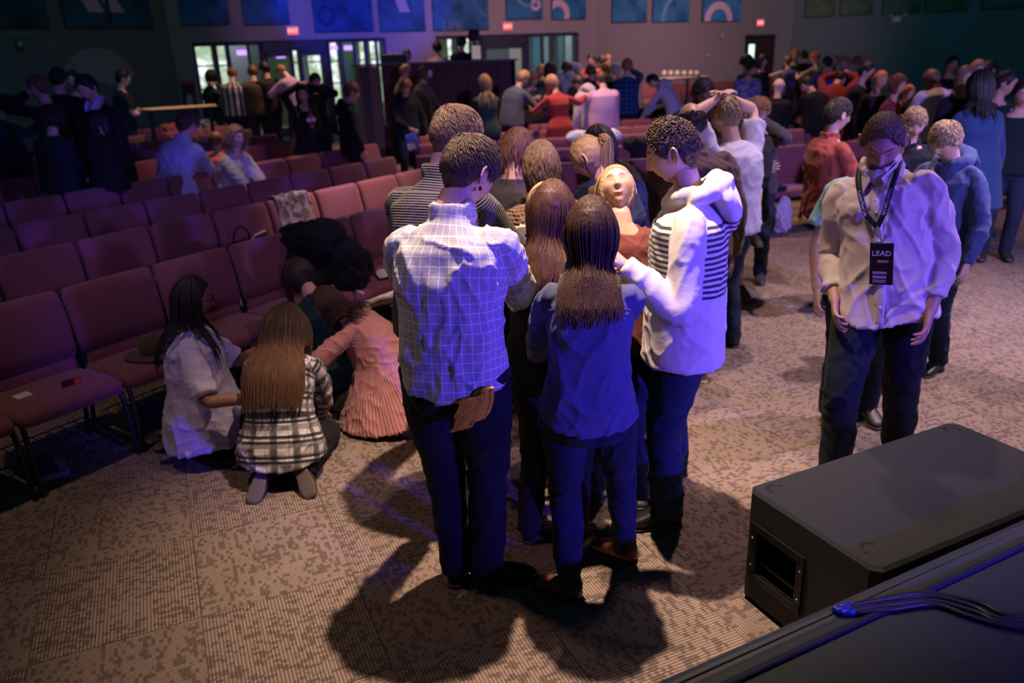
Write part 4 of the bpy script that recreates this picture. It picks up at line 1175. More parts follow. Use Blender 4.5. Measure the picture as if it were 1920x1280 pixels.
cu.materials.append(plain('pale_print', (.16, .17, .34), .7)); _o = bpy.data.objects.new('lettering', cu); COL.objects.link(_o); _o.location = _p; _o.rotation_euler = (R_(90), 0, A2)
_o['label'] = 'pale LIFE lettering on the wide blue poster above the camera operator'; _o['category'] = 'lettering'
poster(W3, 1145, 1210, 43, (.045, .19, .34), (), 'first blue poster right of the wall corner, swirled')
poster(W3, 1221, 1289, 42, (.05, .21, .37), (('ring', 1.35, .0, .95, .07, (.17, .30, .42)),), 'blue poster with a pale arc, middle of the three on the centre wall')
poster(W3, 1314, 1385, 41, (.06, .25, .46), (('ring', .70, .02, .50, .12, (.70, .48, .52)),), 'blue poster with a pink half circle near the dark door')
poster(W4, 1507, 1563, 33, G4, (), 'olive green poster at the left end of the right wall')
poster(W4, 1573, 1634, 29, G4, (), 'second olive green poster on the right wall')
poster(W4, 1652, 1723, 27, (.08, .13, .075), (), 'green poster above the white emergency light')
poster(W4, 1732, 1813, 23, (.08, .13, .07), (), 'green poster right of the emergency light')
poster(W4, 1838, 1990, 17, (.06, .12, .075), (('ring', .55, .45, .28, .02, (.25, .22, .28)), ('slash', .1, .2, .015, .05, (.25, .22, .28)), ('ring', 1.2, .38, .22, .02, (.25, .22, .28)), ('ring', 1.75, .42, .24, .02, (.25, .22, .28))), 'wide green poster with faint pale looping lines at the right edge')
# projected gobo light, put into the wall colour as thin decals
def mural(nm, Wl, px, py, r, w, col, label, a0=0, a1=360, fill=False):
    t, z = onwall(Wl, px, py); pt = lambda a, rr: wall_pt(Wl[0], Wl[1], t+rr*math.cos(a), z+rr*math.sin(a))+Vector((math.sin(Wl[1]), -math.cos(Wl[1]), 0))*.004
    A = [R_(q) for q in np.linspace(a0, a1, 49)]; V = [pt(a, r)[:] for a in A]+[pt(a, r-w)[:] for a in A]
    Q = [[i, i+1, 50+i, 49+i] for i in range(48)]; g = Geo(); g.add(V, Q); obj(nm, g, plain('gobo_light_'+label[:6], col, .8), label=label, cat='projected light')
mural('gobo_ring', W1, 62, 152, 1.05, .05, (.22, .20, .20), 'thin grey ring painted low on the left wall')
mural('gobo_dome', W1, 193, 167, .95, .8, (.34, .26, .27), 'pale dome shape painted on the left wall', 18, 162)
mural('gobo_disc', W4, 1765, 20, 1.3, 1.3, (.18, .165, .17), 'large faint disc painted under the green posters', 180, 360)

# exit signs, alarm devices, emergency light
def exit_sign(Wl, px, py, label, dark=False):
    t, z = onwall(Wl, px, py); ang = Wl[1]; Rz = Matrix.Rotation(ang, 3, 'Z'); c = wall_pt(Wl[0], ang, t, z)
    nrm = Vector((math.sin(ang), -math.cos(ang), 0)); r = empty('exit_sign', c, ang, label=label, cat='exit sign')
    g = Geo(); g.box((0, -.05, 0), (.33, .06, .26), None, .012); g.box((0, -.01, .0), (.1, .03, .08)); obj('housing', g, plain('sign_white', (.55, .5, .5), .5), r)
    g = Geo(); g.box((0, -.083, 0), (.29, .008, .19)); obj('face', g, emit('exit_face', (1.0, .10, .09), 1.1), r)
    cu = bpy.data.curves.new('lettering', 'FONT'); cu.body = 'EXIT'; cu.size = .13; cu.extrude = .002; cu.align_x = 'CENTER'; cu.align_y = 'CENTER'
    cu.materials.append(emit('exit_letters', (1.0, .42, .34), 2.6)); o = bpy.data.objects.new('lettering', cu); COL.objects.link(o); o.parent = r
    o.location = (0, -.090, 0); o.rotation_euler = (R_(90), 0, 0)
exit_sign(W2, 548, 58, 'lit red exit sign above the double glass doors')
exit_sign(W2, 950, 50, 'lit red exit sign above the single glass door')
exit_sign(W3, 1423, 43, 'lit red exit sign above the dark wooden door')
def device(nm, Wl, px, py, w, h, c, label, cat, em=False):
    t, z = onwall(Wl, px, py); c0 = wall_pt(Wl[0], Wl[1], t, z); r = empty(nm, c0, Wl[1], label=label, cat=cat)
    g = Geo(); g.box((0, -.04, 0), (w, .08, h), None, .015); obj('housing', g, plain('dev_'+nm, c, .5), r)
    g = Geo(); g.ell((0, -.09, h*.12), (w*.3, .02, w*.3)); obj('lens', g, plain('lens', (.6, .55, .55), .2), r, smooth=True); return r
device('fire_alarm', W3, 1352, 67, .12, .16, (.45, .22, .22), 'small red and white fire alarm on the centre wall, upper', 'alarm')
device('wall_thermostat', W3, 1326, 104, .12, .12, (.4, .3, .3), 'small reddish wall plate on the centre wall, lower', 'thermostat')
device('wall_speaker', W1, 35, 85, .16, .22, (.10, .09, .05), 'small dim box fixed high on the left wall', 'alarm')
r = device('emergency_light', W4, 1680, 37, .36, .22, (.42, .34, .40), 'white emergency light with two lamp heads on the right wall', 'emergency light')
for s_ in (-1, 1):
    g = Geo(); g.tube([(s_*.20, -.06, .10), (s_*.27, -.14, .15)], [.035, .06], 12); obj('lamp_head', g, plain('lamp_head', (.6, .55, .65), .4), r)
# notice holder with fire extinguisher left of the glass
t, z = onwall(W2, 349, 150); c0 = wall_pt(W2P, A2, t, 0); r = empty('fire_extinguisher_cabinet', c0, A2, label='red topped fire extinguisher cabinet beside the glass wall', cat='cabinet')
g = Geo(); g.box((0, -.05, 1.15), (.32, .1, .85), None, .01); obj('cabinet_body', g, plain('cab', (.045, .02, .025), .5), r)
g = Geo(); g.box((0, -.06, 1.63), (.36, .12, .09)); obj('red_header', g, plain('red', (.55, .03, .04), .5), r)
g = Geo(); g.ell((0, -.12, 1.15), (.085, .05, .20)); obj('extinguisher', g, plain('pale', (.5, .4, .45), .4), r, smooth=True)

# ------------------------------------------------------------------ stage in the foreground
SZ = .60
sa, sb = Zp(1205, 1280, SZ), Zp(1920, 965, SZ)
sd = (sb-sa).normalized(); sn = Vector((sd.y, -sd.x, 0))
blk = NT('stage_black'); nz = blk.noise(blk.coord(), 40, 4); blk.base(blk.mix(nz, (.012, .020, .024), (.030, .042, .046)), .55, .35)
blk.bump(blk.noise(blk.coord(), 300, 3), .001, .5)
Mz = Matrix.Rotation(math.atan2(sd.y, sd.x), 3, 'Z'); mid = sa+sd*1.5
g = Geo(); g.box(mid+sn*2.6+Vector((0, 0, -SZ/2)), (12, 5.2-.14, SZ), Mz); st_o = obj('stage', g, blk.m, kind='structure')
g = Geo(); g.box(mid+sn*.045+Vector((0, 0, -.055)), (12, .09, .11), Mz, .03)
g2 = obj('trim_1', g, plain('stage_nosing', (.035, .045, .050), .38, .5), st_o)
g = Geo(); g.tube([sa+sn*.105+sd*t+Vector((0, 0, .004)) for t in np.linspace(-3, 7, 40)], [(.012, .006)]*40, 8, ref=(0, 0, 1)); obj('reflection_trim', g, plain('nosing_groove_strip', (.005, .008, .045), .6, .3), st_o, smooth=True)  # blue reflection along the stage lip, put into the strip's colour

# bundle of cables lying on the stage
def zst(x, y, dz=0.0): return Zp(x, y, SZ+dz)
bm = plain('cable_rubber', (.010, .012, .016), .42, .5)
paths = [[(1582, 1138), (1650, 1128), (1740, 1117), (1820, 1135), (1870, 1158), (1960, 1165)],
         [(1588, 1142), (1660, 1134), (1745, 1126), (1825, 1146), (1875, 1166), (1960, 1175)],
         [(1600, 1147), (1670, 1142), (1750, 1133), (1815, 1154), (1880, 1172), (1960, 1183)],
         [(1594, 1134), (1660, 1122), (1735, 1112), (1830, 1128), (1885, 1152), (1960, 1157)]]
for k, pp in enumerate(paths):
    P = cr([zst(x, y, .010+.004*(k % 2)) for x, y in pp], None, 8); g = Geo(); g.tube(P, .0075, 8)
    o = obj('cable', g, bm, smooth=True, label=('black stage cable in the bundle, %s' % ('nearest but one to the stage edge', 'second from the front', 'closest to the camera', 'closest to the stage edge')[k]), cat='cable', group='cables lying on the stage')
    g = Geo(); g.tube([P[0]-(P[3]-P[0]).normalized()*.03 if isinstance(P[0], Vector) else P[0]-(P[3]-P[0])/np.linalg.norm(P[3]-P[0])*.03, P[0]], [.008, .010], 8); obj('connector', g, plain('blue_plug', (.02, .03, .35), .3), o, smooth=True)

# ------------------------------------------------------------------ subwoofer on the floor
A_ = Zp(1400, 912, .49); B_ = Zp(1785, 787, .49); ux = (B_-A_); ux.z = 0; Lx = ux.length; ux.normalize(); an = math.atan2(ux.y, ux.x)
uy = Vector((ux.y, -ux.x, 0)); Dy = .60; spH = .49
cx = A_+ux*Lx/2+uy*Dy/2; cx.z = 0
sp = empty('floor_speaker', cx, an, label='black textured subwoofer cabinet on the carpet beside the stage', cat='speaker')
sm = NT('speaker_texture'); nz = sm.noise(sm.coord(), 420, 2, .7)
sm.base(sm.mix(sm.step(nz, .52, .74), (.006, .010, .011), (.060, .064, .064)), .6, .4); sm.bump(nz, .003, .9)
# body with a chamfered left front edge; recess for the handle on the left side
hx, hy = Lx/2, Dy/2; out = [(-hx+.0, hy-.03), (-hx+.03, hy), (hx-.03, hy), (hx, hy-.03), (hx, -hy+.03), (hx-.03, -hy), (-hx+.03, -hy), (-hx, -hy+.03)]
hz0, hz1, hy0, hy1 = .15, .33, .02, .22      # opening in the left side (local y towards the back of the hall)
g = Geo(); bt = .012
def oring(z, ins): 
    return [(x*(1-ins/hx), y*(1-ins/hy), z) for x, y in out]
V = [oring(.012, bt), oring(.012+bt, 0), oring(spH-bt, 0), oring(spH, bt)]
V = np.array(V); n8 = 8; Q = []
for a in range(3):
    for i in range(n8):
        j = (i+1) % n8
        if a == 1 and i == 7: continue
        Q.append([a*n8+i, a*n8+j, (a+1)*n8+j, (a+1)*n8+i])
g.add(V.reshape(-1, 3), Q)
g.add(V[0], [[0, 7, 6, 1], [1, 6, 5, 2], [2, 5, 4, 3]]); g.add(V[3], [[0, 1, 6, 7], [1, 2, 5, 6], [2, 3, 4, 5]])
ys = [-hy+.03, hy0, hy1, hy-.03]; zs = [.012+bt, hz0, hz1, spH-bt]
for a in range(3):
    for b in range(3):
        if a == 1 and b == 1: continue
        g.add([(-hx, ys[a], zs[b]), (-hx, ys[a+1], zs[b]), (-hx, ys[a+1], zs[b+1]), (-hx, ys[a], zs[b+1])], [[0, 1, 2, 3]])
obj('cabinet', g, sm.m, sp)
hm = plain('handle_cup', (.006, .008, .009), .4)
g = Geo()
for c, d in (((-hx+.05, (hy0+hy1)/2, hz0+.0), (.10, hy1-hy0, .008)), ((-hx+.05, (hy0+hy1)/2, hz1), (.10, hy1-hy0, .008)), ((-hx+.05, hy0, (hz0+hz1)/2), (.10, .008, hz1-hz0)), ((-hx+.05, hy1, (hz0+hz1)/2), (.10, .008, hz1-hz0)), ((-hx+.10, (hy0+hy1)/2, (hz0+hz1)/2), (.008, hy1-hy0, hz1-hz0))): g.box(c, d)
for c, d in (((-hx-.003, (hy0+hy1)/2, hz0-.018), (.008, hy1-hy0+.07, .032)), ((-hx-.003, (hy0+hy1)/2, hz1+.018), (.008, hy1-hy0+.07, .032)), ((-hx-.003, hy0-.018, (hz0+hz1)/2), (.008, .032, hz1-hz0)), ((-hx-.003, hy1+.018, (hz0+hz1)/2), (.008, .032, hz1-hz0))): g.box(c, d, None, .002)
hc = obj('handle_cup', g, hm, sp)
g = Geo(); g.tube([(-hx+.02, hy0, hz0+.055), (-hx+.02, hy1, hz0+.055)], .016, 12); obj('grip', g, hm, hc, smooth=True)
for y, z in ((hy0-.02, hz0+.03), (hy0-.02, hz1-.03), (hy1+.02, hz0+.03), (hy1+.02, hz1-.03)):
    g = Geo(); g.ell((-hx-.008, y, z), (.004, .005, .005)); obj('screw', g, plain('screw', (.45, .42, .4), .3, .5, 1.0), hc, smooth=True)
for k, (x, y) in enumerate(((-hx+.085, hy-.07), (hx-.085, hy-.07), (hx-.085, -hy+.10), (-hx+.085, -hy+.10))):
    g = Geo(); a = np.linspace(R_(20), R_(200), 14) if x < 0 else np.linspace(R_(-20), R_(160), 14)
    g.tube([(x+.032*math.cos(t), y+.032*math.sin(t), spH+.0005) for t in a], [(.006, .0015)]*14, 8, ref=(0, 0, 1)); obj('stacking_groove', g, plain('groove', (.003, .004, .005), .6), sp, smooth=True)
for x in (-hx+.1, hx-.1):
    for y in (-hy+.1, hy-.1):
        g = Geo(); g.tube([(x, y, 0), (x, y, .014)], .02, 12, round_=False); obj('foot', g, plain('rubber', (.01, .01, .01), .8), sp)
# ------------------------------------------------------------------ church chairs
fab = NT('mauve_fabric'); nz = fab.noise(fab.coord(), 240, 3, .7)
fab.base(fab.mix(nz, (.135, .040, .055), (.30, .105, .125)), .92, .15, 0, .25); fab.bump(nz, .0015, .6)
legm = plain('chair_leg_metal', (.010, .012, .018), .35, .5)
def chair_proto():
    r = empty('church_chair')
    g = Geo(); m = 9
    def sect(y, zt, w, th): 
        ph = np.linspace(0, 2*np.pi, 30, endpoint=False); c, s_ = np.cos(ph), np.sin(ph)
        return np.stack([np.sign(c)*np.abs(c)**.32*w, np.full(30, y), zt-th/2+np.sign(s_)*np.abs(s_)**.45*th/2], 1)
    ys = [(-.22, .452, .235, .05), (-.20, .458, .252, .075), (-.05, .462, .262, .088), (.10, .468, .264, .092), (.18, .466, .262, .090), (.225, .452, .255, .078), (.243, .430, .235, .045)]
    g.loft([sect(*q) for q in ys]); obj('seat', g, fab.m, r, smooth=True)
    g = Geo()      # reclined back cushion with a squared, gently rolled top
    def bs(z, y, w, th):
        ph = np.linspace(0, 2*np.pi, 30, endpoint=False); c, s_ = np.cos(ph), np.sin(ph)
        x = np.sign(c)*np.abs(c)**.30*w
        return np.stack([x, y+np.sign(s_)*np.abs(s_)**.5*th/2+.012*(x/.25)**2, np.full(30, z)], 1)
    bz = [(.530, -.205, .240, .030), (.540, -.207, .250, .055), (.60, -.215, .254, .075), (.70, -.232, .254, .078), (.80, -.255, .255, .078), (.860, -.270, .253, .077), (.885, -.277, .249, .068), (.896, -.280, .243, .048), (.900, -.281, .232, .026)]
    g.loft([bs(*q) for q in bz]); obj('backrest', g, fab.m, r, smooth=True)
    g = Geo(); g.loft([bs(z, y, w, th) for z, y, w, th in ((.40, -.19, .225, .03), (.44, -.195, .235, .045), (.52, -.205, .235, .045), (.535, -.21, .23, .025))]); obj('lower_back_panel', g, fab.m, r, smooth=True)
    for sx in (-1, 1):
        g = Geo(); P, Rr = cr([(sx*.238, .17, .415), (sx*.245, .215, .36), (sx*.248, .235, .18), (sx*.25, .25, 0)], [.013]*4, 5); g.tube(P, Rr, 10); obj('leg', g, legm, r, smooth=True)
        g = Geo(); P, Rr = cr([(sx*.243, -.262, .80), (sx*.245, -.225, .60), (sx*.247, -.205, .40), (sx*.248, -.235, .18), (sx*.25, -.275, 0)], [.013]*5, 5); g.tube(P, Rr, 10); obj('leg', g, legm, r, smooth=True)
    g = Geo()
    for sx in (-1, 1): g.tube([(sx*.235, -.20, .385), (sx*.235, .20, .385)], .012, 8)
    g.tube([(-.235, .17, .385), (.235, .17, .385)], .011, 8); g.tube([(-.235, -.19, .385), (.235, -.19, .385)], .011, 8)
    obj('seat_frame', g, legm, r, smooth=True)
    g = Geo()
    for z in (.15, .15): pass
    for q in range(7): g.tube([(-.22+q*.073, -.18, .15), (-.22+q*.073, .14, .13)], .003, 6)
    g.tube([(-.235, .14, .13), (.235, .14, .13)], .004, 6); g.tube([(-.235, -.18, .15), (.235, -.18, .15)], .004, 6)
    obj('book_rack', g, legm, r, smooth=True)
    for ch in [c for c in bpy.data.objects if c.parent == r]: ch.data.transform(Matrix.Diagonal((1.075, 1, 1, 1)))
    return r
CP = chair_proto(); keep(CP); _used = [False]
ORD = ['first', 'second', 'third', 'fourth', 'fifth', 'sixth', 'seventh', 'eighth', 'ninth', 'tenth', 'eleventh', 'twelfth', 'thirteenth', 'fourteenth', 'fifteenth', 'sixteenth', 'seventeenth', 'eighteenth']
CHAIRS = {}
def chair(x, y, rz, label, group, z=0.0, key=None):
    if not _used[0]: c = CP; _used[0] = True
    else: c = dup(CP)
    c.location = (x, y, z); c.rotation_euler = (0, 0, rz); tag(c, label, 'chair', group)
    if key: CHAIRS[key] = (Vector((x, y, z)), rz)
    return c
# left block, angled towards the stage
u = Vector((math.cos(R_(55.6)), math.sin(R_(55.6)), 0)); nn = Vector((u.y, -u.x, 0)); rzL = math.atan2(-nn.x, nn.y)
PT = .575
rowsL = [(-4.57, 2.13+PT*6, 10), (-5.77, 2.88+PT*7, 13), (-6.88, 3.55+.0+PT*7, 14), (-8.2, 8.68, 16), (-9.95, 8.68, 14), (-11.2, 9.4, 14), (-12.5, 9.9, 14), (-13.8, 10.4, 13), (-15.1, 11.4, 13)]
rowname = ['front', 'second', 'third', 'fourth', 'fifth', 'sixth', 'seventh', 'eighth', 'ninth']
for ri, (nd, send, cnt) in enumerate(rowsL):
    for k in range(cnt):
        s0 = send-PT*(k+.5)
        c = u*s0+nn*(nd+.275)
        px = pix((c.x, c.y, .6))[0]; py = pix((c.x, c.y, .6))[1]
        if px < -150 or py > 1250: continue
        lab = 'mauve church chair, %s from the aisle end of the %s row, left block' % (ORD[k], rowname[ri])
        chair(c.x, c.y, rzL, lab, 'chairs in the left seating block', key=('L', ri, k))
# centre block
aC = R_(6.0); uC = Vector((math.cos(aC), math.sin(aC), 0)); rzC = math.pi+aC
rowsC = [(8.85, -.85, 5), (10.2, -1.1, 6), (11.55, -1.2, 7), (12.7, -1.3, 8), (13.95, -1.3, 8), (15.6, -1.4, 8), (17.2, -1.6, 8)]
for ri, (Y, x0, cnt) in enumerate(rowsC):
    for k in range(cnt):
        x = x0+.56*(k+.5); y = Y+math.tan(aC)*x
        lab = 'mauve church chair, %s from the left in the %s row of the centre block' % (ORD[k], rowname[ri])
        chair(x+.275*nn.x*0, y-.275, rzC, lab, 'chairs in the centre seating block', key=('C', ri, k))
# right block
aR = R_(16.0); rzR = math.pi+aR
rowsR = [(9.62, 3.12, -1, 6), (11.45, 3.75, -1, 7), (13.2, 4.1, -1, 8)]
for ri, (Y, x0, lo_, hi_) in enumerate(rowsR):
    for k in range(lo_, hi_):
        d = .56*(k+.5); x = x0+math.cos(aR)*d; y = Y+math.sin(aR)*d
        x -= -math.sin(aR)*.275; y -= math.cos(aR)*.275
        lab = 'mauve church chair, %s from the left in the %s row of the right block' % (ORD[k-lo_], rowname[ri])
        chair(x, y, rzR, lab, 'chairs in the right seating block', key=('R', ri, k))
# chairs against the far wall stand on a low riser
g = Geo(); g.box((6.4, 23.6, .10), (6.4, 2.4, .2)); obj('floor_riser', g, plain('riser_carpet', (.16, .13, .12), .9), kind='structure')
for k in range(8):
    p = Dp(1222+37*k, 156-1.2*k, 23.4)
    chair(p.x, 23.1, math.pi, 'mauve church chair, %s from the left in the row against the far wall' % ORD[k], 'chairs against the far wall', z=.2)

# ------------------------------------------------------------------ tech booth, counters
bY = 17.0
def dx(px, Y, py=110): return Dp(px, py, Y).x
x0, x1 = dx(664, bY), dx(966, bY); zt = Dp(800, 120, bY).z
bo = empty('tech_booth', ((x0+x1)/2, bY+1.0, 0), 0, label='dark panelled tech booth with raised deck in front of the glass wall', cat='booth')
wd = (x1-x0)
dkred = NT('booth_panel'); bx, by_, bz_ = dkred.sep(dkred.coord())
dkred.base(dkred.mix(dkred.math('MULTIPLY', dkred.math('LESS_THAN', dkred.math('FRACT', dkred.math('MULTIPLY', bx, 1.6)), .04), .8), (.075, .026, .034), (.01, .006, .01)), .6, .3)
g = Geo(); g.box((.15*wd/2+.0, -1.0+.04, zt/2), (wd*.83, .08, zt)); g.box((wd/2-.04, 0, zt/2), (.08, 2.0, zt)); obj('front_panel', g, dkred.m, bo)
st = NT('booth_striped'); bx, _, _ = st.sep(st.coord())
st.base(st.mix(st.math('LESS_THAN', st.math('FRACT', st.math('MULTIPLY', bx, 2.6)), .5), (.17, .11, .09), (.07, .065, .065)), .6)
g = Geo(); g.box((-wd/2+wd*.075, -1.0+.06, zt/2), (wd*.15, .10, zt-.01)); obj('striped_panel', g, st.m, bo)
g = Geo(); g.box((0, -.93, zt+.02), (wd+.1, .30, .04)); obj('counter_top', g, plain('booth_top', (.10, .10, .12), .3), bo)
DK = .72
g = Geo(); g.box((0, .1, DK/2), (wd-.1, 1.9, DK)); obj('deck', g, plain('deck', (.03, .03, .03), .8), bo)
# console desk lamp/monitor and camera on tripod standing on the deck
cp = Dp(889, 66, bY+.7); r = empty('video_camera', (cp.x, bY+.7, DK), 0, label='black video camera on a tripod beside the standing operator', cat='camera')
g = Geo(); g.box((0, 0, cp.z-DK), (.22, .40, .22), None, .02); g.tube([(0, -.2, cp.z-DK), (0, -.42, cp.z-DK)], [.07, .085], 14); obj('camera_body', g, plain('cam_black', (.012, .012, .015), .4), r)
for a in (90, 210, 330):
    g = Geo(); g.tube([(0, 0, cp.z-DK-.1), (.35*math.cos(R_(a)), .35*math.sin(R_(a)), 0)], .02, 8); obj('tripod_leg', g, plain('cam_black', (.012, .012, .015), .4), r)
for k, (px, py, w, h, c, lb) in enumerate(((893, 98, .22, .30, (.55, .40, .45), 'pale pink lit screen at the right of the booth'), (740, 116, .5, .3, (.01, .02, .05), 'dark console screen at the left of the booth'))):
    p = Dp(px, py, bY+.35); r = empty('monitor', (p.x, bY+.35, DK), 0, label=lb, cat='monitor')
    g = Geo(); g.box((0, 0, p.z-DK), (w, .04, h), None, .01); obj('screen_housing', g, plain('scr', (.01, .01, .012), .4), r)
    g = Geo(); g.box((0, -.022, p.z-DK), (w-.04, .006, h-.04)); obj('screen', g, emit('screen%d' % k, c, .5 if k == 0 else .15), r)
    g = Geo(); g.tube([(0, .02, p.z-DK), (0, .02, 0)], .02, 8); obj('stand', g, plain('scr', (.01, .01, .012), .4), r)

def counter(name, pxs, ys, Y, lbl, c=(.62, .44, .24)):
    P = [Dp(px, y, Y+dy) for px, y, dy in zip(pxs, ys, np.linspace(0, .6, len(pxs)))]; z = sum(p.z for p in P)/len(P)
    r = empty(name, (P[len(P)//2].x, P[len(P)//2].y, 0), 0, label=lbl, cat='table'); o = Vector((P[len(P)//2].x, P[len(P)//2].y, 0))
    g = Geo(); W_ = .34
    pts = cr([(p.x-o.x, p.y-o.y, z) for p in P], None, 5); g.tube(pts, [(W_*(.4 if i in (0, len(pts)-1) else 1), .022) for i in range(len(pts))], 12, ref=(0, 0, 1)); obj('table_top', g, plain('top_'+name, c, .35, .5), r, smooth=True)
    for i in (2, len(pts)//2, len(pts)-3):
        g = Geo(); q = pts[i]; g.tube([(q[0], q[1], z-.02), (q[0], q[1], 0)], .035, 10); obj('leg', g, legm, r)
    return z
counter('standing_table', (268, 300, 340, 375, 402), (207, 205, 201, 197, 197), 14.6, 'long curved standing table below the left wall, brightly lit rim')
counter('console_table', (1240, 1270, 1300, 1318), (146, 144, 144, 145), 22.3, 'long table in front of the centre wall with shiny items', (.5, .45, .42))
for k, px in enumerate((1246, 1258, 1270, 1283, 1295, 1306)):
    p = Dp(px, 141, 22.45); g = Geo(); zz = Dp(px, 145, 22.45).z+.02
    g.tube([(p.x, 22.45, zz-.02), (p.x, 22.45, zz+.07)], [.10, .13], 12); obj('serving_tray', g, plain('tray', (.22, .20, .19), .45, .4, .2), label='shiny metal tray on the far table, %s from the left' % ORD[k], cat='tray', group='trays on the far table')
# ------------------------------------------------------------------ people, nearest first
SK1, SK2, SK3, SKD = (.66, .43, .34), (.58, .37, .28), (.46, .27, .19), (.17, .085, .055)
BRN, DBR, BLK, BLD, AUB, RED = (.055, .030, .018), (.026, .013, .009), (.008, .007, .007), (.36, .23, .11), (.14, .055, .028), (.24, .085, .035)
def H(style, c, **k): return dict(style=style, c=c, **k)
def zw(px, py): q = Zp(px, py); return q.x, q.y
GP = None
JN = dict(m=((.010, .018, .034), 'jeans'))

def earring(root, rig, s, arms, M, HC):
    g = Geo(); c = np.array((.087, -.004, -.052)) @ M.T+HC; g.ell(c*s, np.array((.004, .008, .008))*s, Matrix(M.tolist())); obj('earring', g, plain('earring', (.006, .006, .008), .25), root, smooth=True)
person('person in a white checked shirt and dark jeans seen from behind, beanie in back pocket', (905, 256, 2.80), -12,
    H('messy', (.040, .024, .016), c2=(.15, .10, .065), len=.045, th=.009, mess=.18, sweep=.5, vol=.006, n=2600),
    dict(m=((.50, .50, .54), 'check', (.86, .86, .90)), collar=.038, off=(.020, .026, .014, .010), hem=-.070, curved=.04, sr=.014, fold=.011),
    dict(m=((.006, .010, .018), 'jeans'), ease=.018), sk=SK1, L=(Dp(830, 640, 3.10), (-.9, -.9, -.3)), Rr=(Dp(985, 580, 3.15), (.7, -.8, -.6)), lod=0, bulk=.92, hsc=.93, lean=4, hunch=10, headp=32, heady=-34,
    feet={-1: (*zw(858, 1085), 'w', 8), 1: (*zw(915, 1098), 'w', -62)}, shoes=(.012, .010, .012), extras=earring)

def yoke(root, rig, s, arms, M, HC):
    c, R, a, b = rig.st[5]; g = Geo(); m = cloth((.10, .11, .22), 'plain')
    P = [(c+R @ np.array(((a+.020)*math.sin(t), -(b+.020)*math.cos(t), -.005+.012*math.cos(t*2))))*s for t in np.linspace(-1.1, 1.1, 22)]
    g.tube(P, .0022*s, 6); g.tube([q-R[:, 2]*.007*s for q in P], .0016*s, 6); obj('yoke_seam', g, m, root, smooth=True)
def held_cup(root, rig, s, arms, M, HC):
    Rz = Matrix.Rotation(root.rotation_euler.z, 3, 'Z'); p = root.location+Rz @ Vector((arms[-1][2]+np.array((0, .05, .03)))*s)
    g = Geo(); g.tube([(p.x, p.y, p.z-.06), (p.x, p.y, p.z+.06)], [.035, .047], 14, round_=False); obj('paper_cup', g, plain('cup', (.75, .82, .76), .5), smooth=True, label='white paper cup held near the mouth in front of the booth', cat='cup')
def held_bag(root, rig, s, arms, M, HC):
    Rz = Matrix.Rotation(root.rotation_euler.z, 3, 'Z'); p = root.location+Rz @ Vector((arms[1][2]+np.array((0, .03, -.08)))*s)
    r = empty('printed_bag', p, .1, label='blue printed plastic bag held by the young person by the aisle', cat='bag'); Mr = Matrix.Rotation(R_(-14), 3, 'Y')
    g = Geo(); g.box((.02, 0, -.13), (.19, .05, .28), Mr, .02); obj('bag_body', g, plain('bag_blue', (.10, .12, .62), .4), r)
    g = Geo(); g.box((-.0, -.028, -.19), (.12, .006, .09), Mr); obj('bag_print', g, plain('bag_print', (.62, .60, .85), .5), r)
person('person in a blue denim shirt with long dark brown hair seen from behind, brown shoes', (1110, 366, 2.70), -6,
    H('long', (.022, .009, .008), c2=(.085, .034, .024), len=.46, th=.013, n=1200, thick=.3, ombre=(.060, .026, .020), back=.16, conv=3.4),
    dict(m=((.070, .080, .175), 'denim'), collar=.016, off=(.024, .036, .012, .008), hem=-.085, curved=.045, flare=.02, sr=.010, fold=.009, cuff=True),
    dict(m=((.012, .020, .055), 'jeans'), ease=.010, cut=.8, cuff=True), sex='f', sk=SK1, L=(Dp(1010, 680, 2.98), (-.7, -.9, -.2)), Rr=(Dp(1130, 620, 3.05), (.5, -.9, -.4)), lod=0, lean=3, headp=18, heady=-6,
    feet={-1: (*zw(1068, 1120), 'w', 62), 1: (*zw(1172, 1060), 'w', 55)}, shoes=(.20, .075, .035), solec=(.03, .02, .015), extras=yoke, hwd=.95, bulk=.93)

person('smiling person in a striped white hooded sweatshirt with curly dark hair, facing left', (1240, 222, 3.08), 78,
    H('curly', (.030, .018, .012), c2=(.14, .09, .06), len=.024, th=.009, n=3400, mess=.5, vol=.006, front=.072),
    dict(m=((.74, .70, .70), 'band', (.05, .06, .09)), hood=1.0, off=(.040, .044, .022, .014), hem=-.135, sr=.014, fold=.0055, name='sweatshirt'),
    dict(m=((.014, .028, .062), 'jeans'), ease=.018), sk=SK1, lod=0, bulk=.98, hsc=.93, lean=-1, hunch=2, headp=20, heady=-4, skinkw=dict(smile=False, lips=(.36, .10, .09)),
    L=(Dp(1172, 497, 2.86), (-.3, .1, -1), 'w', (0, 0, -1), .15), Rr=(Dp(1150, 455, 3.45), (.3, 0, -1), 'w', (0, 0, -1), .3),
    feet={-1: (*zw(1250, 985), 'w', 14), 1: (*zw(1262, 905), 'w', 12)}, shoes=(.012, .012, .018))

person('laughing person with long blond hair and face tipped up to the light, maroon sweatshirt', (1150, 312, 3.60), 170,
    H('long', (.30, .19, .09), c2=(.62, .45, .26), len=.40, th=.014, n=620, face=52, front=.075, wave=.003),
    dict(m=(.17, .045, .045), off=(.05, .05, .03, .016), sr=.024, hem=-.10), dict(m=((.02, .03, .06), 'jeans')), sex='f', sk=(.70, .46, .37), lod=0,
    headp=-40, headr=10, hunch=-4, lean=-4, L='chest', Rr='chest', skinkw=dict(smile=True, eyes='up', brow=(.12, .06, .035), lips=(.50, .11, .10)))

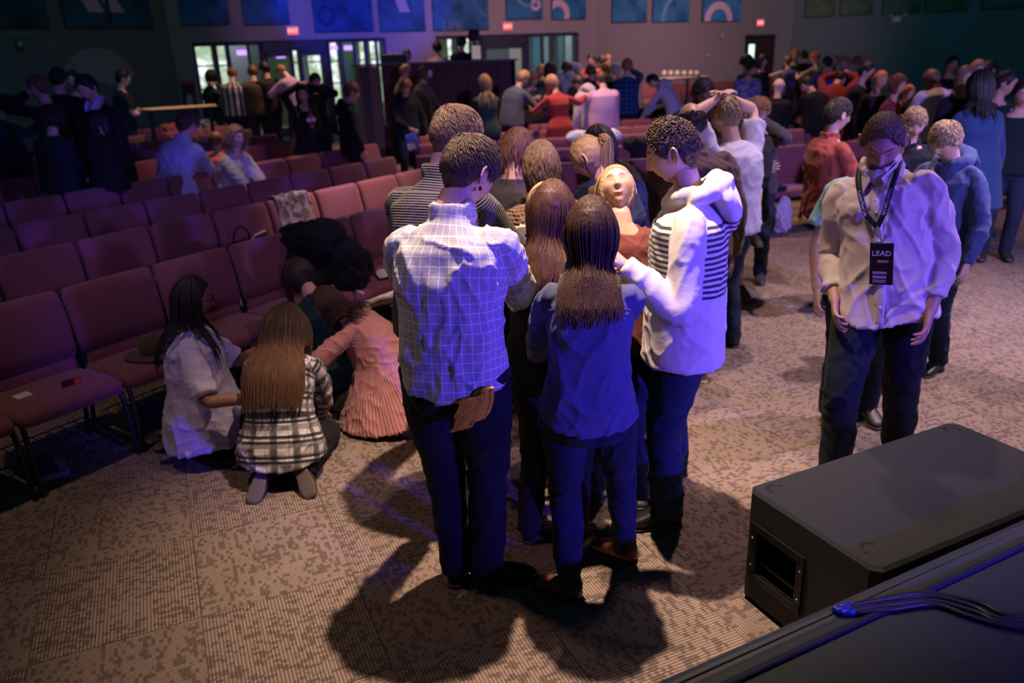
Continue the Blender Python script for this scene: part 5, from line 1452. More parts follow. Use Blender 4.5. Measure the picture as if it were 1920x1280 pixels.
person('person in a dark ribbed sweater with tousled brown hair behind the checked shirt', (870, 200, 3.42), -24,
    H('messy', (.060, .034, .022), c2=(.20, .125, .080), len=.050, th=.010, mess=.20, sweep=.7, vol=.008, n=2600),
    dict(m=((.105, .095, .10), 'rib'), closed=True, collar=.045, off=(.028, .028, .018, .012), sr=.014, fold=.003), JN, sk=SK1, lod=0, bulk=1.0, hsc=.93, lean=4, hunch=10, headp=24, heady=-26,
    L=(Dp(820, 520, 3.9), (-1, -.4, -.5)), Rr=(Dp(980, 440, 3.62), (.6, -.3, -1), 'w', (.3, -.6, -.7), .25), feet={-1: (*zw(835, 900), 'w', 10), 1: (*zw(905, 880), 'w', -20)})

person('person with straight dark hair between the checked shirt and the denim shirt, black lace top', (1040, 336, 3.14), -30,
    H('long', (.024, .010, .009), c2=(.13, .050, .030), len=.52, th=.013, n=800, thick=.3),
    dict(m=((.014, .014, .018), 'fur'), off=(.03, .03, .02, .012)), dict(m=(.012, .012, .015)), sex='f', sk=SK1, lod=0, headp=20, heady=10, L='chest', Rr='chest', shoes=(.02, .015, .02))

person('person mostly hidden behind the straight dark hair, golden blond hair showing', (1014, 350, 3.42), 150,
    H('long', (.42, .27, .12), len=.4, th=.015, n=420), dict(m=(.03, .03, .035)), dict(m=(.012, .012, .015)), sex='f', sk=SK1, lod=1, headp=30, L='chest', Rr='chest')

person('person in a brown cable knit sweater with wavy brown hair, seen from behind', (1010, 266, 4.02), 12,
    H('long', (.045, .024, .016), c2=(.20, .125, .080), len=.36, th=.018, n=560, wave=.008, thick=.9),
    dict(m=((.20, .125, .090), 'cable'), off=(.04, .04, .028, .018), sr=.022), dict(m=(.02, .02, .03)), sex='f', sk=SK1, lod=0, bulk=1.02, headp=25, L='chest', Rr='chest', shoes=(.2, .17, .15), feet={-1: (*zw(985, 735), 'w', 10)})

person('person with auburn hair leaning in behind the brown cable knit sweater', (976, 244, 4.55), -20,
    H('long', (.11, .040, .022), c2=(.26, .12, .065), len=.34, th=.020, n=420, wave=.004),
    dict(m=(.05, .04, .05)), JN, sex='f', sk=SK1, lod=1, headp=32, L='chest', Rr='chest')

person('person with a blond ponytail looking down to the left, navy top', (1080, 257, 4.22), 62,
    H('pony', (.15, .085, .045), c2=(.46, .31, .17), len=.34, th=.010, n=700, tie=(0, -.108, .035)),
    dict(m=(.020, .030, .060), collar=.02), JN, sex='f', sk=SK1, lod=0, headp=34, hunch=14, lean=6, L='hug', Rr='hug')

person('person with long near black hair and navy jacket behind the laughing one', (1112, 238, 4.85), 36,
    H('long', (.016, .010, .010), c2=(.07, .040, .035), len=.46, th=.018, n=520),
    dict(m=(.022, .030, .085), off=(.05, .05, .035, .02), sr=.03), JN, sex='f', sk=SK1, lod=1, headp=30, lean=12, L='hug', Rr='hug')

person('balding person in a brown sweater seen from behind', (1292, 193, 4.95), 2,
    H('bald', (.035, .022, .018), c2=(.07, .05, .04), len=.025, th=.010, bz=.052),
    dict(m=(.115, .070, .060), collar=.03, off=(.04, .04, .03, .016), sr=.026, hem=-.12, name='sweater'), dict(m=((.05, .04, .045), 'jeans'), ease=.025), sk=SK2, lod=1, bulk=1.15, headp=26, hunch=12,
    L='clasp', Rr='down', shoes=(.62, .60, .62), solec=(.8, .8, .8))

person('person in a lavender tee with both hands clasped on blond hair', (1352, 182, 5.45), 30,
    H('short', (.20, .13, .075), c2=(.46, .33, .19), len=.05, th=.016), dict(m=(.52, .50, .66), sleeve='short', sr=.024, off=(.04, .04, .03, .016)), JN, sk=SK1, lod=1, L='onhead', Rr='onhead', headp=20, hunch=10)

def tee_print(root, rig, s, arms, M, HC):
    """name tag and brush letters on the chest"""
    c, R, a, b = rig.st[5]
    def place(px_, pz_, y=.0): return (c+R @ np.array((px_, b+.030+y, pz_)))*s
    g = Geo(); g.box(place(.075, .015), (.095*s, .006*s, .060*s), Matrix(R.tolist()), .002); o = obj('name_tag', g, plain('tag_white', (.80, .62, .60), .5), root, label='white name tag with red top edge')
    g = Geo(); g.box(place(.075, .038, .004), (.095*s, .004*s, .016*s), Matrix(R.tolist())); obj('tag_header', g, plain('tag_red', (.75, .12, .08), .5), o)
    g = Geo()
    for (x0_, z0_, x1_, z1_) in ((.065, -.05, .055, -.11), (.045, -.05, -.01, -.10), (-.005, -.045, .045, -.11), (.02, -.10, -.04, -.19)):
        g.tube([place(x0_, z0_, .004), place((x0_+x1_)/2, (z0_+z1_)/2, .008), place(x1_, z1_, .004)], .007*s, 8)
    obj('shirt_lettering', g, plain('print_white', (.62, .60, .66), .6), root)
person('person in a black tee with a name tag and pale brush lettering, denim shorts', (1404, 190, 6.2), 176,
    H('short', BRN, th=.02), dict(m=(.012, .014, .018), sleeve='elbow', sr=.03, off=(.05, .05, .035, .018), hem=-.20), dict(m=((.045, .055, .12), 'jeans'), shorts=True, ease=.03, name='shorts'),
    sk=SK1, lod=1, bulk=1.10, headp=20, L=(Dp(1412, 455, 6.05), (.8, -.3, 0), 'w', (-1, 0, 0), .4), Rr='clasp', feet={-1: (*zw(1412, 500), 'w', 10), 1: (*zw(1386, 560), 'w', 12)}, shoes=(.05, .05, .07), extras=tee_print)
person('person with light brown hair and one hand on the head behind the black tee', (1424, 186, 6.9), 160,
    H('short', (.16, .075, .035), len=.06, th=.02), dict(m=(.05, .045, .06)), JN, sk=SK1, lod=1, headp=30, L='face', Rr='cross')
person('person with short black hair bowed, standing behind the balding one', (1326, 152, 7.3), 190,
    H('buzz', BLK, th=.014, len=.02), dict(m=(.03, .03, .05)), JN, sk=SKD, lod=1, headp=40, L='clasp', Rr='clasp')

def glasses(root, rig, s, arms, M, HC, c=(.01, .01, .012)):
    g = Geo(); f = lambda *v: (np.array(v) @ M.T+HC)*s
    for k in (-1, 1):
        a = np.linspace(0, 2*np.pi, 17)
        g.tube([f(k*.033+.021*math.cos(t), .108-.010*abs(math.cos(t)+k*.3), .006+.016*math.sin(t)) for t in a], .0016*s, 6)
        g.tube([f(k*.054, .100, .010), f(k*.074, .06, .010), f(k*.080, .0, .006)], .0016*s, 6)
    g.tube([f(-.012, .110, .010), f(0, .114, .012), f(.012, .110, .010)], .0016*s, 6)
    obj('glasses', g, plain('glasses_frame', c, .3), root, smooth=True)
person('person in a rust red polo shirt and dark trousers standing in profile, facing right', (1580, 184, 6.02), -78,
    H('short', (.016, .012, .010), c2=(.06, .05, .045), len=.028, th=.012, front=.062, n=900),
    dict(m=(.27, .055, .040), sleeve='short', sr=.018, collar=.03, off=(.028, .030, .020, .012), hem=-.11, name='polo_shirt'), dict(m=(.010, .012, .020), ease=.010), sk=SK1, lod=1, lean=-3, headp=12,
    L='clasp', Rr='clasp', feet={-1: (*zw(1560, 553), 'w', -70), 1: (*zw(1553, 582), 'w', -70)}, shoes=(.22, .10, .06), solec=(.8, .78, .8), extras=glasses, skinkw=dict(eyes='open'))

def lanyard(root, rig, s, arms, M, HC):
    R3 = np.array(rig.R3); nb = npv(rig.Nb); f = lambda *v: (nb+R3 @ np.array(v))*s
    st5 = rig.st[4]; tip = (st5[0]+st5[1] @ np.array((.0, st5[3]+.040, -.02)))
    tipv = R3.T @ (tip-nb)
    pts = [tipv]+[np.array(v) for v in ((.035, .150, -.13), (.060, .112, -.045), (.074, .055, .012), (.066, -.03, .040), (0, -.075, .048), (-.066, -.03, .040), (-.074, .055, .012), (-.060, .112, -.045), (-.035, .150, -.13))]+[tipv]
    P = cr(pts, None, 5); g = Geo()
    g.tube([f(*q) for q in P], [(.0105*s, .0018*s)]*len(P), 8, ref=tuple(R3 @ np.array((.0, 1, .25))))
    o = obj('lanyard', g, plain('lanyard_black', (.012, .012, .018), .5), root, smooth=True)
    up = Vector((0, 0, 1)); fw = Vector(R3[:, 1]); Rb = Matrix.Rotation(R_(180), 3, 'Z')
    # badge, 8 x 17 cm, hangs a little in front of the shirt
    dn = st5[1] @ np.array((0, .02, -.98)); c = tip+dn*.15+np.array((-.012, .020, 0))
    Mb = Matrix.Rotation(R_(-8), 3, 'X') @ Matrix.Rotation(R_(4), 3, 'Y')
    g = Geo(); g.box(c*s, (.088*s, .004*s, .180*s), Mb, .002); b = obj('badge', g, plain('badge_black', (.012, .011, .014), .35), root, label='black printed name badge')
    g = Geo(); g.tube([tip*s, (c+np.array(Mb @ Vector((0, 0, .095))))*s], .005*s, 8); obj('clip', g, plain('steel', (.5, .5, .5), .3, .5, 1.0), b)
    def text(body, size, dx_, dz_, col, par=b, cc=None, rot=None):
        cu = bpy.data.curves.new('lettering', 'FONT'); cu.body = body; cu.size = size*s; cu.extrude = .0004; cu.align_x = 'CENTER'; cu.align_y = 'CENTER'; cu.materials.append(plain('letters%s' % body[:2], col, .5))
        t = bpy.data.objects.new('lettering', cu); COL.objects.link(t); t.parent = par
        base = Vector(c) if cc is None else Vector(cc)
        t.location = (base+Mb @ Vector((dx_, .0045, dz_)))*s if cc is None else base*s
        t.rotation_euler = (Mb @ Matrix.Rotation(math.pi, 3, 'Z') @ Matrix.Rotation(R_(90), 3, 'X')).to_euler() if rot is None else rot
    text('LEAD', .030, 0, .046, (.70, .66, .66))
    for dz_, h_, w_ in ((-.038, .010, .052), (-.056, .011, .052), (-.070, .004, .05), (-.078, .004, .05)):
        g = Geo(); g.box((c+np.array(Mb @ Vector((.006, .003, dz_))))*s, (w_*s, .002*s, h_*s), Mb); obj('badge_print', g, plain('badge_pale', (.40, .28, .32), .5), b)
    g = Geo(); g.box((c+np.array(Mb @ Vector((-.005, .003, .012))))*s, (.04*s, .002*s, .010*s), Mb); obj('badge_print', g, plain('badge_pink', (.5, .16, .16), .5), b)
    # pale lettering along the strap: short raised dashes of the printed words
    for side_ in (-1, 1):
        a_, b_ = np.array((side_*.060, .116, -.045)), np.array((side_*.036, .155, -.13)); d_ = b_-a_
        w_ = Vector(R3 @ d_).normalized(); n_ = Vector(R3 @ np.array((0, .9, .45))).normalized(); z_ = w_.cross(n_).normalized()*-1; n_ = w_.cross(z_)*1
        rot = Matrix((w_, n_.cross(w_), n_)).transposed()
        for body, tt in (('Leader', .25), ('Real Life', .80)):
            q = nb+R3 @ (a_+d_*tt+np.array((0, .0035, .001)))
            text(body, .017, 0, 0, (.5, .5, .55), o, q, rot.to_euler())
def shirt_front(root, rig, s, arms, M, HC):
    m = cloth((.60, .50, .49)); pts = []; nrm = []
    for i, o in ((0, .055), (1, .050), (2, .048), (3, .036), (4, .026), (5, .022), (6, .018)):
        c, R, a, b = rig.st[i]; pts.append(c+R @ np.array((0, b+o, -.03 if i == 0 else 0))); nrm.append(R[:, 1])
    P = cr(pts, None, 5); g = Geo(); g.tube([q*s for q in P], [(.017*s, .005*s)]*len(P), 8, ref=tuple(np.array(rig.R2)[:, 1])); pl = obj('button_placket', g, m, root, smooth=True)
    for q in P[3::4]:
        g = Geo(); g.ell((q+np.array(rig.R2)[:, 1]*.006)*s, np.array((.006, .003, .006))*s, Matrix(np.array(rig.R2).tolist())); obj('button', g, plain('shirt_button', (.7, .66, .62), .4), pl, smooth=True)
    R3 = np.array(rig.R3); nb = npv(rig.Nb)
    for k in (-1, 1):
        g = Geo(); V = [nb+R3 @ np.array(v) for v in ((k*.072, -.01, .045), (k*.070, .045, .032), (k*.018, .092, -.010), (k*.050, .108, -.062), (k*.088, .060, -.022), (k*.092, .0, .010))]
        V = np.array(V); n_ = np.array(R3 @ np.array((k*.5, .8, .4))); n_ /= np.linalg.norm(n_)
        g.loft([V*s, (V+n_*.006)*s]); obj('collar_flap', g, m, root)
person('person in a pale shirt with black lanyard and badge, head bowed, hands in pockets', (1660, 219, 3.30), 148,
    H('buzz', (.055, .028, .018), c2=(.10, .055, .035), len=.016, th=.007, front=.082, n=2200),
    dict(m=(.60, .50, .49), collar=.040, off=(.034, .034, .016, .010), hem=-.150, curved=.035, flare=.08, wob=.02, sr=.016, sleeve='roll', fold=.009),
    dict(m=((.007, .012, .018), 'jeans'), ease=.024), sk=(.42, .25, .18), lod=0, bulk=.94, hsc=.95, lean=2, hunch=8, headp=38, heady=10, twist=-4, side=9,
    L=((-.185, .10, .875), (-.45, -1, 0), 'l', (1, 0, 0), .6), Rr=((.185, .10, .875), (.3, -1, 0), 'l', (-1, 0, 0), .6),
    feet={1: (.11, .06), -1: (-.11, -.26)}, shoes=(.03, .03, .035), skinkw=dict(beard=.75, brow=(.05, .03, .022)), extras=lambda *a: (lanyard(*a), shirt_front(*a)))

person('person in a pale turquoise tee standing right behind the lanyard wearer', (1676, 236, 4.0), 176,
    H('short', BRN, th=.02), dict(m=(.30, .62, .60), sleeve='short', sr=.022, off=(.045, .045, .03, .016), hem=-.16), dict(m=((.012, .018, .03), 'jeans'), ease=.02), sk=SK1, lod=1, bulk=1.12, headp=25, L='relax', Rr='relax')
person('young person with sandy fringe and black tee looking down, left of the blond hooded one', (1721, 203, 5.9), 160,
    H('short', (.13, .085, .050), c2=(.30, .21, .13), len=.04, th=.010, fringe=True, n=900), dict(m=(.012, .014, .018), collar=.015), JN, sk=SK1, lod=1, headp=24, heady=6, L='clasp', Rr='clasp', skinkw=dict(eyes='open'))
person('young blond person in a teal and navy hooded sweatshirt looking down to the left', (1767, 231, 4.8), 118,
    H('short', (.22, .15, .085), c2=(.50, .37, .22), len=.045, th=.012, fringe=True, n=1000), dict(m=(.050, .070, .21), hood=1.0, off=(.035, .035, .025, .014)), JN, sk=SK1, lod=1, headp=28, L='relax', Rr='clasp')

# ---- kneeling circle
K1 = dict(legs='kneel')
person('kneeling person with long black braids, glasses and a lavender blouse', (364, 517, 4.08), -74,
    H('braids', (.005, .004, .004), c2=(.030, .022, .016), len=.54, th=.015, thick=.6, part=0), dict(m=(.66, .58, .78), sleeve='elbow', off=(.075, .055, .030, .014), hem=-.16, flare=.12, wob=.012, sr=.022, name='blouse'),
    dict(m=((.010, .014, .035), 'jeans')), sex='f', sk=(.33, .17, .11), lod=0, bulk=1.14, lean=-2, hunch=6, headp=10, heady=0, legs='kneel', pel=(0, -.14, .27),
    L=(Dp(508, 650, 4.25), (-.5, -.3, -1), 'w', (0, 0, -1), .4), Rr=(Dp(480, 748, 3.78), (.6, -.5, -.8), 'w', (0, 0, -1), .4), shoes=(.015, .015, .03), extras=glasses, skinkw=dict(eyes='open', lips=(.30, .08, .07)))
person('kneeling person in black and white plaid flannel with long straight brown hair', (541, 566, 4.14), -2,
    H('long', (.016, .008, .006), c2=(.050, .022, .013), ombre=(.135, .060, .030), len=.66, th=.014, n=1300, thick=.6, back=.55, conv=.5, wave=.0015),
    dict(m=((.74, .70, .73), 'flannel', (.020, .020, .030)), off=(.050, .050, .03, .016), hem=-.12, flare=.0, curved=.03, sr=.024, collar=.02), dict(m=(.010, .012, .020)), sex='f', sk=SK1, lod=0, lean=26, hunch=14, headp=36,
    legs='kneel', pel=(0, -.13, .21), L='lap', Rr='lap', knees={-1: ((-.15, .25, .07), (-.07, -.24, .065), (-.12, -.78, -.58)), 1: ((.15, .25, .07), (.13, -.22, .085), (.42, -.62, -.62))}, toes=True, shoes=(.05, .045, .045), solec=(.105, .09, .088), hsc=.97)
person('kneeling person in a long dusty pink ribbed cardigan with wavy brown hair', (590, 543, 4.52), 80,
    H('long', (.035, .016, .011), c2=(.10, .045, .028), len=.36, th=.016, n=700, wave=.008, thick=1.0, back=.5), 
    dict(m=((.50, .215, .215), 'ribv'), off=(.13, .085, .035, .018), hem=-.24, flare=.5, wob=.02, sr=.022, name='cardigan'), dict(m=(.012, .012, .018)), sex='f', sk=SK1, lod=0, bulk=1.1, lean=30, hunch=14, headp=38, heady=12, legs='kneel', pel=(0, -.12, .29),
    L=(Dp(520, 720, 4.15), (-.6, -.4, -1), 'w', (0, 0, -1), .4), Rr=(Dp(560, 690, 4.5), (.6, -.2, -1), 'w', (0, 0, -1), .4), shoes=(.14, .085, .06), solec=(.12, .09, .075))
person('crouching person with black hair and dark teal top bowed against the chair seats', (546, 492, 5.0), 42,
    H('long', (.012, .008, .008), c2=(.06, .04, .035), len=.34, th=.022, n=420), dict(m=(.010, .035, .040), sleeve='long', off=(.05, .05, .03, .016)), dict(m=(.01, .012, .02)), sex='f', sk=SK1, lod=1, lean=26, hunch=14, headp=48, legs='kneel', pel=(0, -.1, .24), L='lap', Rr='lap')

# ---- seated / leaning among the left block
person('person in a pale lavender belted jacket leaning over the chairs, back turned', (357, 211, 9.6), -24,
    H('short', (.05, .028, .018), th=.02), dict(m=(.40, .40, .62), off=(.055, .030, .03, .016), hem=-.24, flare=.22, sr=.02, collar=.03, name='jacket'), dict(m=(.03, .03, .05)), sk=SK1, lod=1, lean=18, hunch=10, headp=28, L='lap', Rr='lap', legs='sit', pel=(0, 0, .56))
person('small person in coral clothes bowed between the lavender jacket and the curly blond one', (403, 250, 10.3), 20,
    H('bob' if False else 'short', (.13, .05, .025), th=.03), dict(m=(.85, .26, .17)), dict(m=(.6, .2, .15)), sex='f', sk=SK1, lod=2, lean=8, headp=35, legs='sit', shoes=None, L='lap', Rr='lap')
person('seated person with curly blond hair and a grey white knit top, face turned right', (441, 236, 9.5), 245,
    H('long', (.20, .12, .05), c2=(.52, .34, .16), len=.34, th=.03, n=300, wave=.02, thick=1.2), dict(m=((.66, .62, .62), 'fur'), off=(.06, .06, .04, .02), sr=.035), JN, sex='f', sk=SK1, lod=1, legs='sit', L='lap', Rr='lap', headp=5, heady=-10, lean=10)

# ---- further back: (label, x, y, distance, rot, hair, top, extra)
N = [
 ('person in a long black coat, arms raised behind the head, red and white print', 566, 158, 8.6, 215, H('long', BLK, len=.4), dict(m=(.012, .012, .014), hem=-.42, flare=.3, off=(.06, .06, .04, .02), name='coat'), dict(sex='f', L='onhead', Rr='onhead', headp=10, heady=-30)),
 ('person in dark clothes touching the face beside the black coat', 592, 138, 9.3, 215, H('short', BLK), dict(m=(.014, .014, .018), hem=-.36, flare=.2, name='coat'), dict(L='face', Rr='face', headp=25)),
 ('young person with brown hair in a dark hooded sweatshirt facing right, near the aisle', 664, 155, 8.9, -68, H('short', (.11, .05, .025), fringe=True), dict(m=(.010, .016, .028), hood=.8, hem=-.14), dict(L='pocket', Rr='pocket', headp=18)),
 ('young person in a dark hooded sweatshirt carrying a blue printed bag', 762, 150, 8.4, 200, H('short', (.12, .06, .03), fringe=True, th=.026), dict(m=(.012, .014, .020), hood=.8), dict(L='relax', Rr='clasp', headp=35, bottomc=(.014, .026, .055))),
 ('person with short light brown hair in olive behind the bag carrier', 766, 122, 10.6, -60, H('short', (.24, .13, .06), th=.03), dict(m=(.10, .085, .045)), dict(sex='f', L='cross', Rr='cross', headp=25)),
 ('person in an olive wrap with brown hair holding a white cup near the mouth', 795, 124, 10.2, -40, H('long', (.10, .045, .025), len=.2, th=.02), dict(m=(.13, .11, .06), off=(.06, .05, .04, .02)), dict(sex='f', L='face', Rr='chest', headp=5, heady=-20)),
 ('person with long blond hair in dark green in front of the booth', 900, 124, 11.2, 170, H('long', (.30, .17, .07), len=.34, th=.02), dict(m=(.03, .035, .03), sleeve='short'), dict(sex='f', L='clasp', Rr='clasp', headp=35)),
 ('seated person with long brown hair seen from behind below the booth', 907, 141, 9.8, 10, H('long', (.13, .075, .04), len=.5, th=.024), dict(m=(.03, .06, .05)), dict(sex='f', headp=20, L='lap', Rr='lap')),
 ('person in a grey and navy sweater with light hair in a group embrace', 988, 134, 8.9, -52, H('short', (.30, .19, .09), th=.02), dict(m=(.085, .10, .155), off=(.05, .05, .035, .02)), dict(L='hug', Rr='hug', headp=35, lean=14, hunch=14)),
 ('person in a red sweater with long blond hair in a group embrace', 1030, 143, 8.6, 28, H('long', (.34, .21, .10), len=.34, th=.02), dict(m=(.42, .045, .04), off=(.03, .02, .02, .014), hem=-.2), dict(sex='f', L='hug', Rr='sideup', headp=35, lean=10, bottomc=(.09, .012, .02))),
 ('person with brown hair hidden in the middle of the group embrace', 1004, 138, 9.8, 200, H('short', (.12, .065, .03), th=.02), dict(m=(.05, .05, .06)), dict(L='hug', Rr='hug', headp=40)),
 ('person with sandy hair behind the group embrace', 1014, 122, 12.0, 180, H('short', (.26, .15, .07)), dict(m=(.05, .05, .06)), dict(headp=30)),
 ('person with long dark brown hair and teal top behind the red sweater', 1031, 117, 11.4, 5, H('long', (.035, .020, .015), len=.6, th=.03), dict(m=(.02, .10, .12)), dict(sex='f')),
 ('person in a white hooded top with dark hair rubbing the neck', 1060, 118, 11.2, 20, H('short', (.07, .03, .02), th=.03), dict(m=(.62, .54, .55), hood=.8), dict(L='face', Rr='onhead', headp=30)),
 ('person in a pale jacket low beside the white hooded top', 1078, 144, 12.0, 40, H('short', DBR), dict(m=(.50, .42, .46), hood=1.0), dict(headp=40, lean=20)),
 ('person in a bright violet pink sweater with arms folded, seen from behind', 1124, 136, 8.8, 14, H('short', (.06, .03, .02)), dict(m=(.60, .38, .60), off=(.06, .06, .04, .02), sr=.03), dict(L='clasp', Rr='clasp', headp=35, bulk=1.15)),
 ('person in a blue plaid shirt with reddish hair, seen from behind', 1176, 110, 9.9, -4, H('short', (.22, .085, .04), len=.04), dict(m=((.025, .075, .26), 'plaid', (.008, .014, .06)), off=(.04, .04, .03, .016)), dict(headp=12, Rr='face', L='down')),
 ('person in a lavender hooded sweatshirt bending down beside the blue plaid shirt', 1214, 145, 9.7, 62, H('short', BLK, th=.026), dict(m=(.40, .38, .56), hood=1.0), dict(lean=32, headp=55, L='lap', Rr='lap')),
 ('person wearing a grey knitted beanie among the crowd by the wall corner', 1152, 120, 11.0, 100, H('beanie', (.42, .38, .40)), dict(m=(.02, .02, .03)), dict(headp=20)),
 ('person in a red top with dark hair under the wall corner', 1108, 102, 13.0, 160, H('short', BLK), dict(m=(.55, .06, .05)), dict(L='hug', Rr='hug', headp=20)),
 ('person with dark brown hair, second under the wall corner', 1124, 106, 12.4, 30, H('short', DBR), dict(m=(.02, .02, .03)), dict(L='hug', Rr='hug', headp=30)),
 ('person with reddish brown hair, third under the wall corner', 1142, 104, 13.4, 200, H('short', (.18, .07, .035)), dict(m=(.04, .03, .03)), dict(L='hug', Rr='hug', headp=30)),
 ('person with brown curly hair between the violet sweater and the corner group', 1106, 124, 10.6, 10, H('short', (.08, .035, .02), th=.03), dict(m=(.03, .03, .05)), dict(headp=30)),
 ('person in a dark top with ginger hair left of the beanie', 1134, 118, 11.6, 20, H('long', (.24, .11, .04), len=.3), dict(m=(.02, .02, .03)), dict(sex='f', headp=25)),
 # people by the glass wall at the left
 ('person in a black tank top with dark wavy hair by the left glazing', 397, 132, 15.6, -30, H('long', BLK, len=.3, th=.03), dict(m=(.02, .022, .018), sleeve=None), dict(sex='f', L='hug', Rr='hug')),
 ('person in a black and white vertically striped shirt by the left glazing', 436, 129, 15.0, 6, H('short', (.16, .065, .03)), dict(m=((.58, .52, .50), 'stripes', (.025, .025, .04)), off=(.05, .05, .04, .02)), dict(L='hug', Rr='hug', headp=40)),
 ('person in a dark brown shirt with one arm over the striped shirt', 472, 124, 15.2, 16, H('short', (.10, .045, .025)), dict(m=(.075, .050, .035), off=(.05, .05, .04, .02)), dict(L='sideup', Rr='hug', headp=30, bulk=1.1)),
 ('person in black with dark hair at the back of the arm-linked group', 492, 116, 15.8, 40, H('short', BLK), dict(m=(.02, .018, .02)), dict(L='hug', Rr='hug', headp=20)),
 ('person in a lavender shirt with shaved head at the right of the arm-linked group', 519, 125, 15.4, 60, H('buzz', (.20, .12, .09), th=.006), dict(m=(.44, .32, .50), off=(.05, .05, .03, .016)), dict(L='hug', Rr='hug', lean=14, headp=50)),
 # dim group at the far left
 ('person with folded arms alone against the left wall', 233, 131, 12.4, -62, H('short', BLK), dict(m=(.016, .018, .020), sleeve='short'), dict(L='cross', Rr='cross')),
 ('person in a dark suit jacket with an open blue lit collar', 150, 143, 7.6, 150, H('short', BLK, th=.02), dict(m=(.010, .011, .014), off=(.05, .05, .035, .018), hem=-.18), dict(L='relax', Rr='relax', headp=30, heady=20, bulk=1.1, collarc=True)),
 ('person with short dark hair in black behind the suit jacket', 107, 127, 9.6, 10, H('short', BLK), dict(m=(.010, .010, .012)), dict(L='clasp', Rr='clasp')),
 ('person with dark hair, small, between the short haired one and the suit jacket', 132, 133, 11.0, 190, H('short', BLK), dict(m=(.010, .010, .012)), dict()),
 ('person with warm lit face in profile and light brown hair at the far left', 60, 141, 8.4, 82, H('short', (.11, .055, .025)), dict(m=(.014, .012, .012)), dict(L='face', Rr='chest')),
 ('person in black with a pink collar seen from behind at the left', 104, 205, 8.8, -8, H('long', BLK, len=.25), dict(m=(.012, .018, .024), off=(.05, .05, .03, .016)), dict(headp=25, L='clasp', Rr='clasp', bulk=1.1)),
 ('person with long dark hair bowed beside the pink collar', 176, 208, 8.7, 28, H('long', (.012, .010, .008), len=.5), dict(m=(.010, .011, .012)), dict(sex='f', headp=30, lean=8, L='lap', Rr='relax')),
 ('person in a dark blue plaid shirt at the far left edge', 14, 178, 8.7, -40, H('short', BLK), dict(m=((.020, .050, .085), 'plaid', (.008, .016, .030)), off=(.05, .05, .035, .018)), dict(headp=20, L='clasp', Rr='sideup', bulk=1.15)),
 # crowd on the right
 ('person in a tie-dyed blue and white tee with dark beard, near the dark door', 1416, 118, 9.3, 195, H('short', BLK, th=.02), dict(m=((.24, .22, .36), 'camo', (.06, .07, .24)), off=(.05, .05, .035, .018), sleeve='short'), dict(headp=40, bulk=1.1, skinc=SK3)),
 ('person with big dark hair left of the dark door', 1398, 106, 10.6, 20, H('short', BLK, th=.06), dict(m=(.02, .015, .018)), dict()),
 ('person with dark hair under the dark door', 1434, 104, 11.8, 200, H('long', BLK, len=.35, th=.03), dict(m=(.02, .015, .018)), dict(sex='f')),
 ('person in a blue tank top with both arms raised sideways', 1476, 104, 12.6, 10, H('short', (.10, .05, .03)), dict(m=(.10, .09, .34), sleeve=None), dict(L='sideup', Rr='sideup')),
 ('person with ginger blond hair behind the raised arms', 1492, 93, 13.4, 170, H('short', (.34, .16, .06)), dict(m=(.02, .02, .03)), dict()),
 ('person wearing a red orange cap and grey tee', 1527, 99, 12.2, 30, H('beanie', (.62, .10, .04)), dict(m=(.34, .27, .28), sleeve='short'), dict(L='hug', Rr='hug')),
 ('person with black hair right of the red cap', 1508, 95, 14.0, 0, H('short', BLK), dict(m=(.02, .02, .02)), dict()),
 ('person in a bright blue tee with dark hair, middle of the right crowd', 1550, 106, 10.6, 10, H('short', BLK), dict(m=(.035, .035, .40), sleeve='short'), dict(L='hug', Rr='relax')),
 ('person with light hair and pale arms folded overhead', 1567, 104, 12.6, 175, H('short', (.30, .15, .06)), dict(m=(.02, .02, .03), sleeve='short'), dict(L='onhead', Rr='face')),
 ('person with pinkish hair right of the folded arms', 1582, 106, 13.2, 100, H('short', (.30, .12, .10)), dict(m=(.02, .02, .03)), dict()),
 ('person wearing a white cap in a black jacket, turned away', 1462, 151, 12.2, -28, H('beanie', (.82, .62, .50)), dict(m=(.008, .008, .010), off=(.06, .06, .04, .02)), dict(headp=25, bulk=1.1)),
 ('person in a black jacket bowed next to the white cap', 1502, 148, 12.0, 30, H('short', BLK), dict(m=(.006, .006, .008), off=(.06, .06, .04, .02)), dict(headp=50, lean=16, bulk=1.15, L='lap')),
 ('person in a maroon jacket bent forward with pale hands on the neck', 1580, 138, 12.0, -40, H('short', BLK), dict(m=(.24, .03, .03), off=(.06, .06, .04, .02)), dict(headp=55, lean=26, L='onhead', Rr='onhead', bottomc=(.006, .006, .008))),
 ('person with orange brown hair left of the navy polo', 1604, 107, 10.6, 20, H('short', (.26, .10, .045), th=.02), dict(m=(.02, .02, .04)), dict(headp=30)),
 ('person in a navy polo with a small white name tag, dim blue face', 1632, 117, 10.6, 235, H('short', BLK), dict(m=(.012, .016, .040), sleeve='short'), dict(bulk=1.1, tagw=True, L='clasp', Rr='clasp')),
 ('person with curly brown hair and maroon sweater at the right', 1690, 142, 10.4, 225, H('long', (.12, .045, .03), len=.22, th=.035, wave=.015), dict(m=(.20, .035, .045)), dict(sex='f', headp=10)),
 ('person with orange lit hair behind the curly brown hair', 1656, 134, 11.2, 190, H('short', (.40, .17, .07)), dict(m=(.02, .03, .06)), dict()),
 ('person with sandy hair low behind the lavender tee, left', 1708, 161, 10.8, 180, H('short', (.38, .18, .09)), dict(m=(.05, .03, .04)), dict(headp=30)),
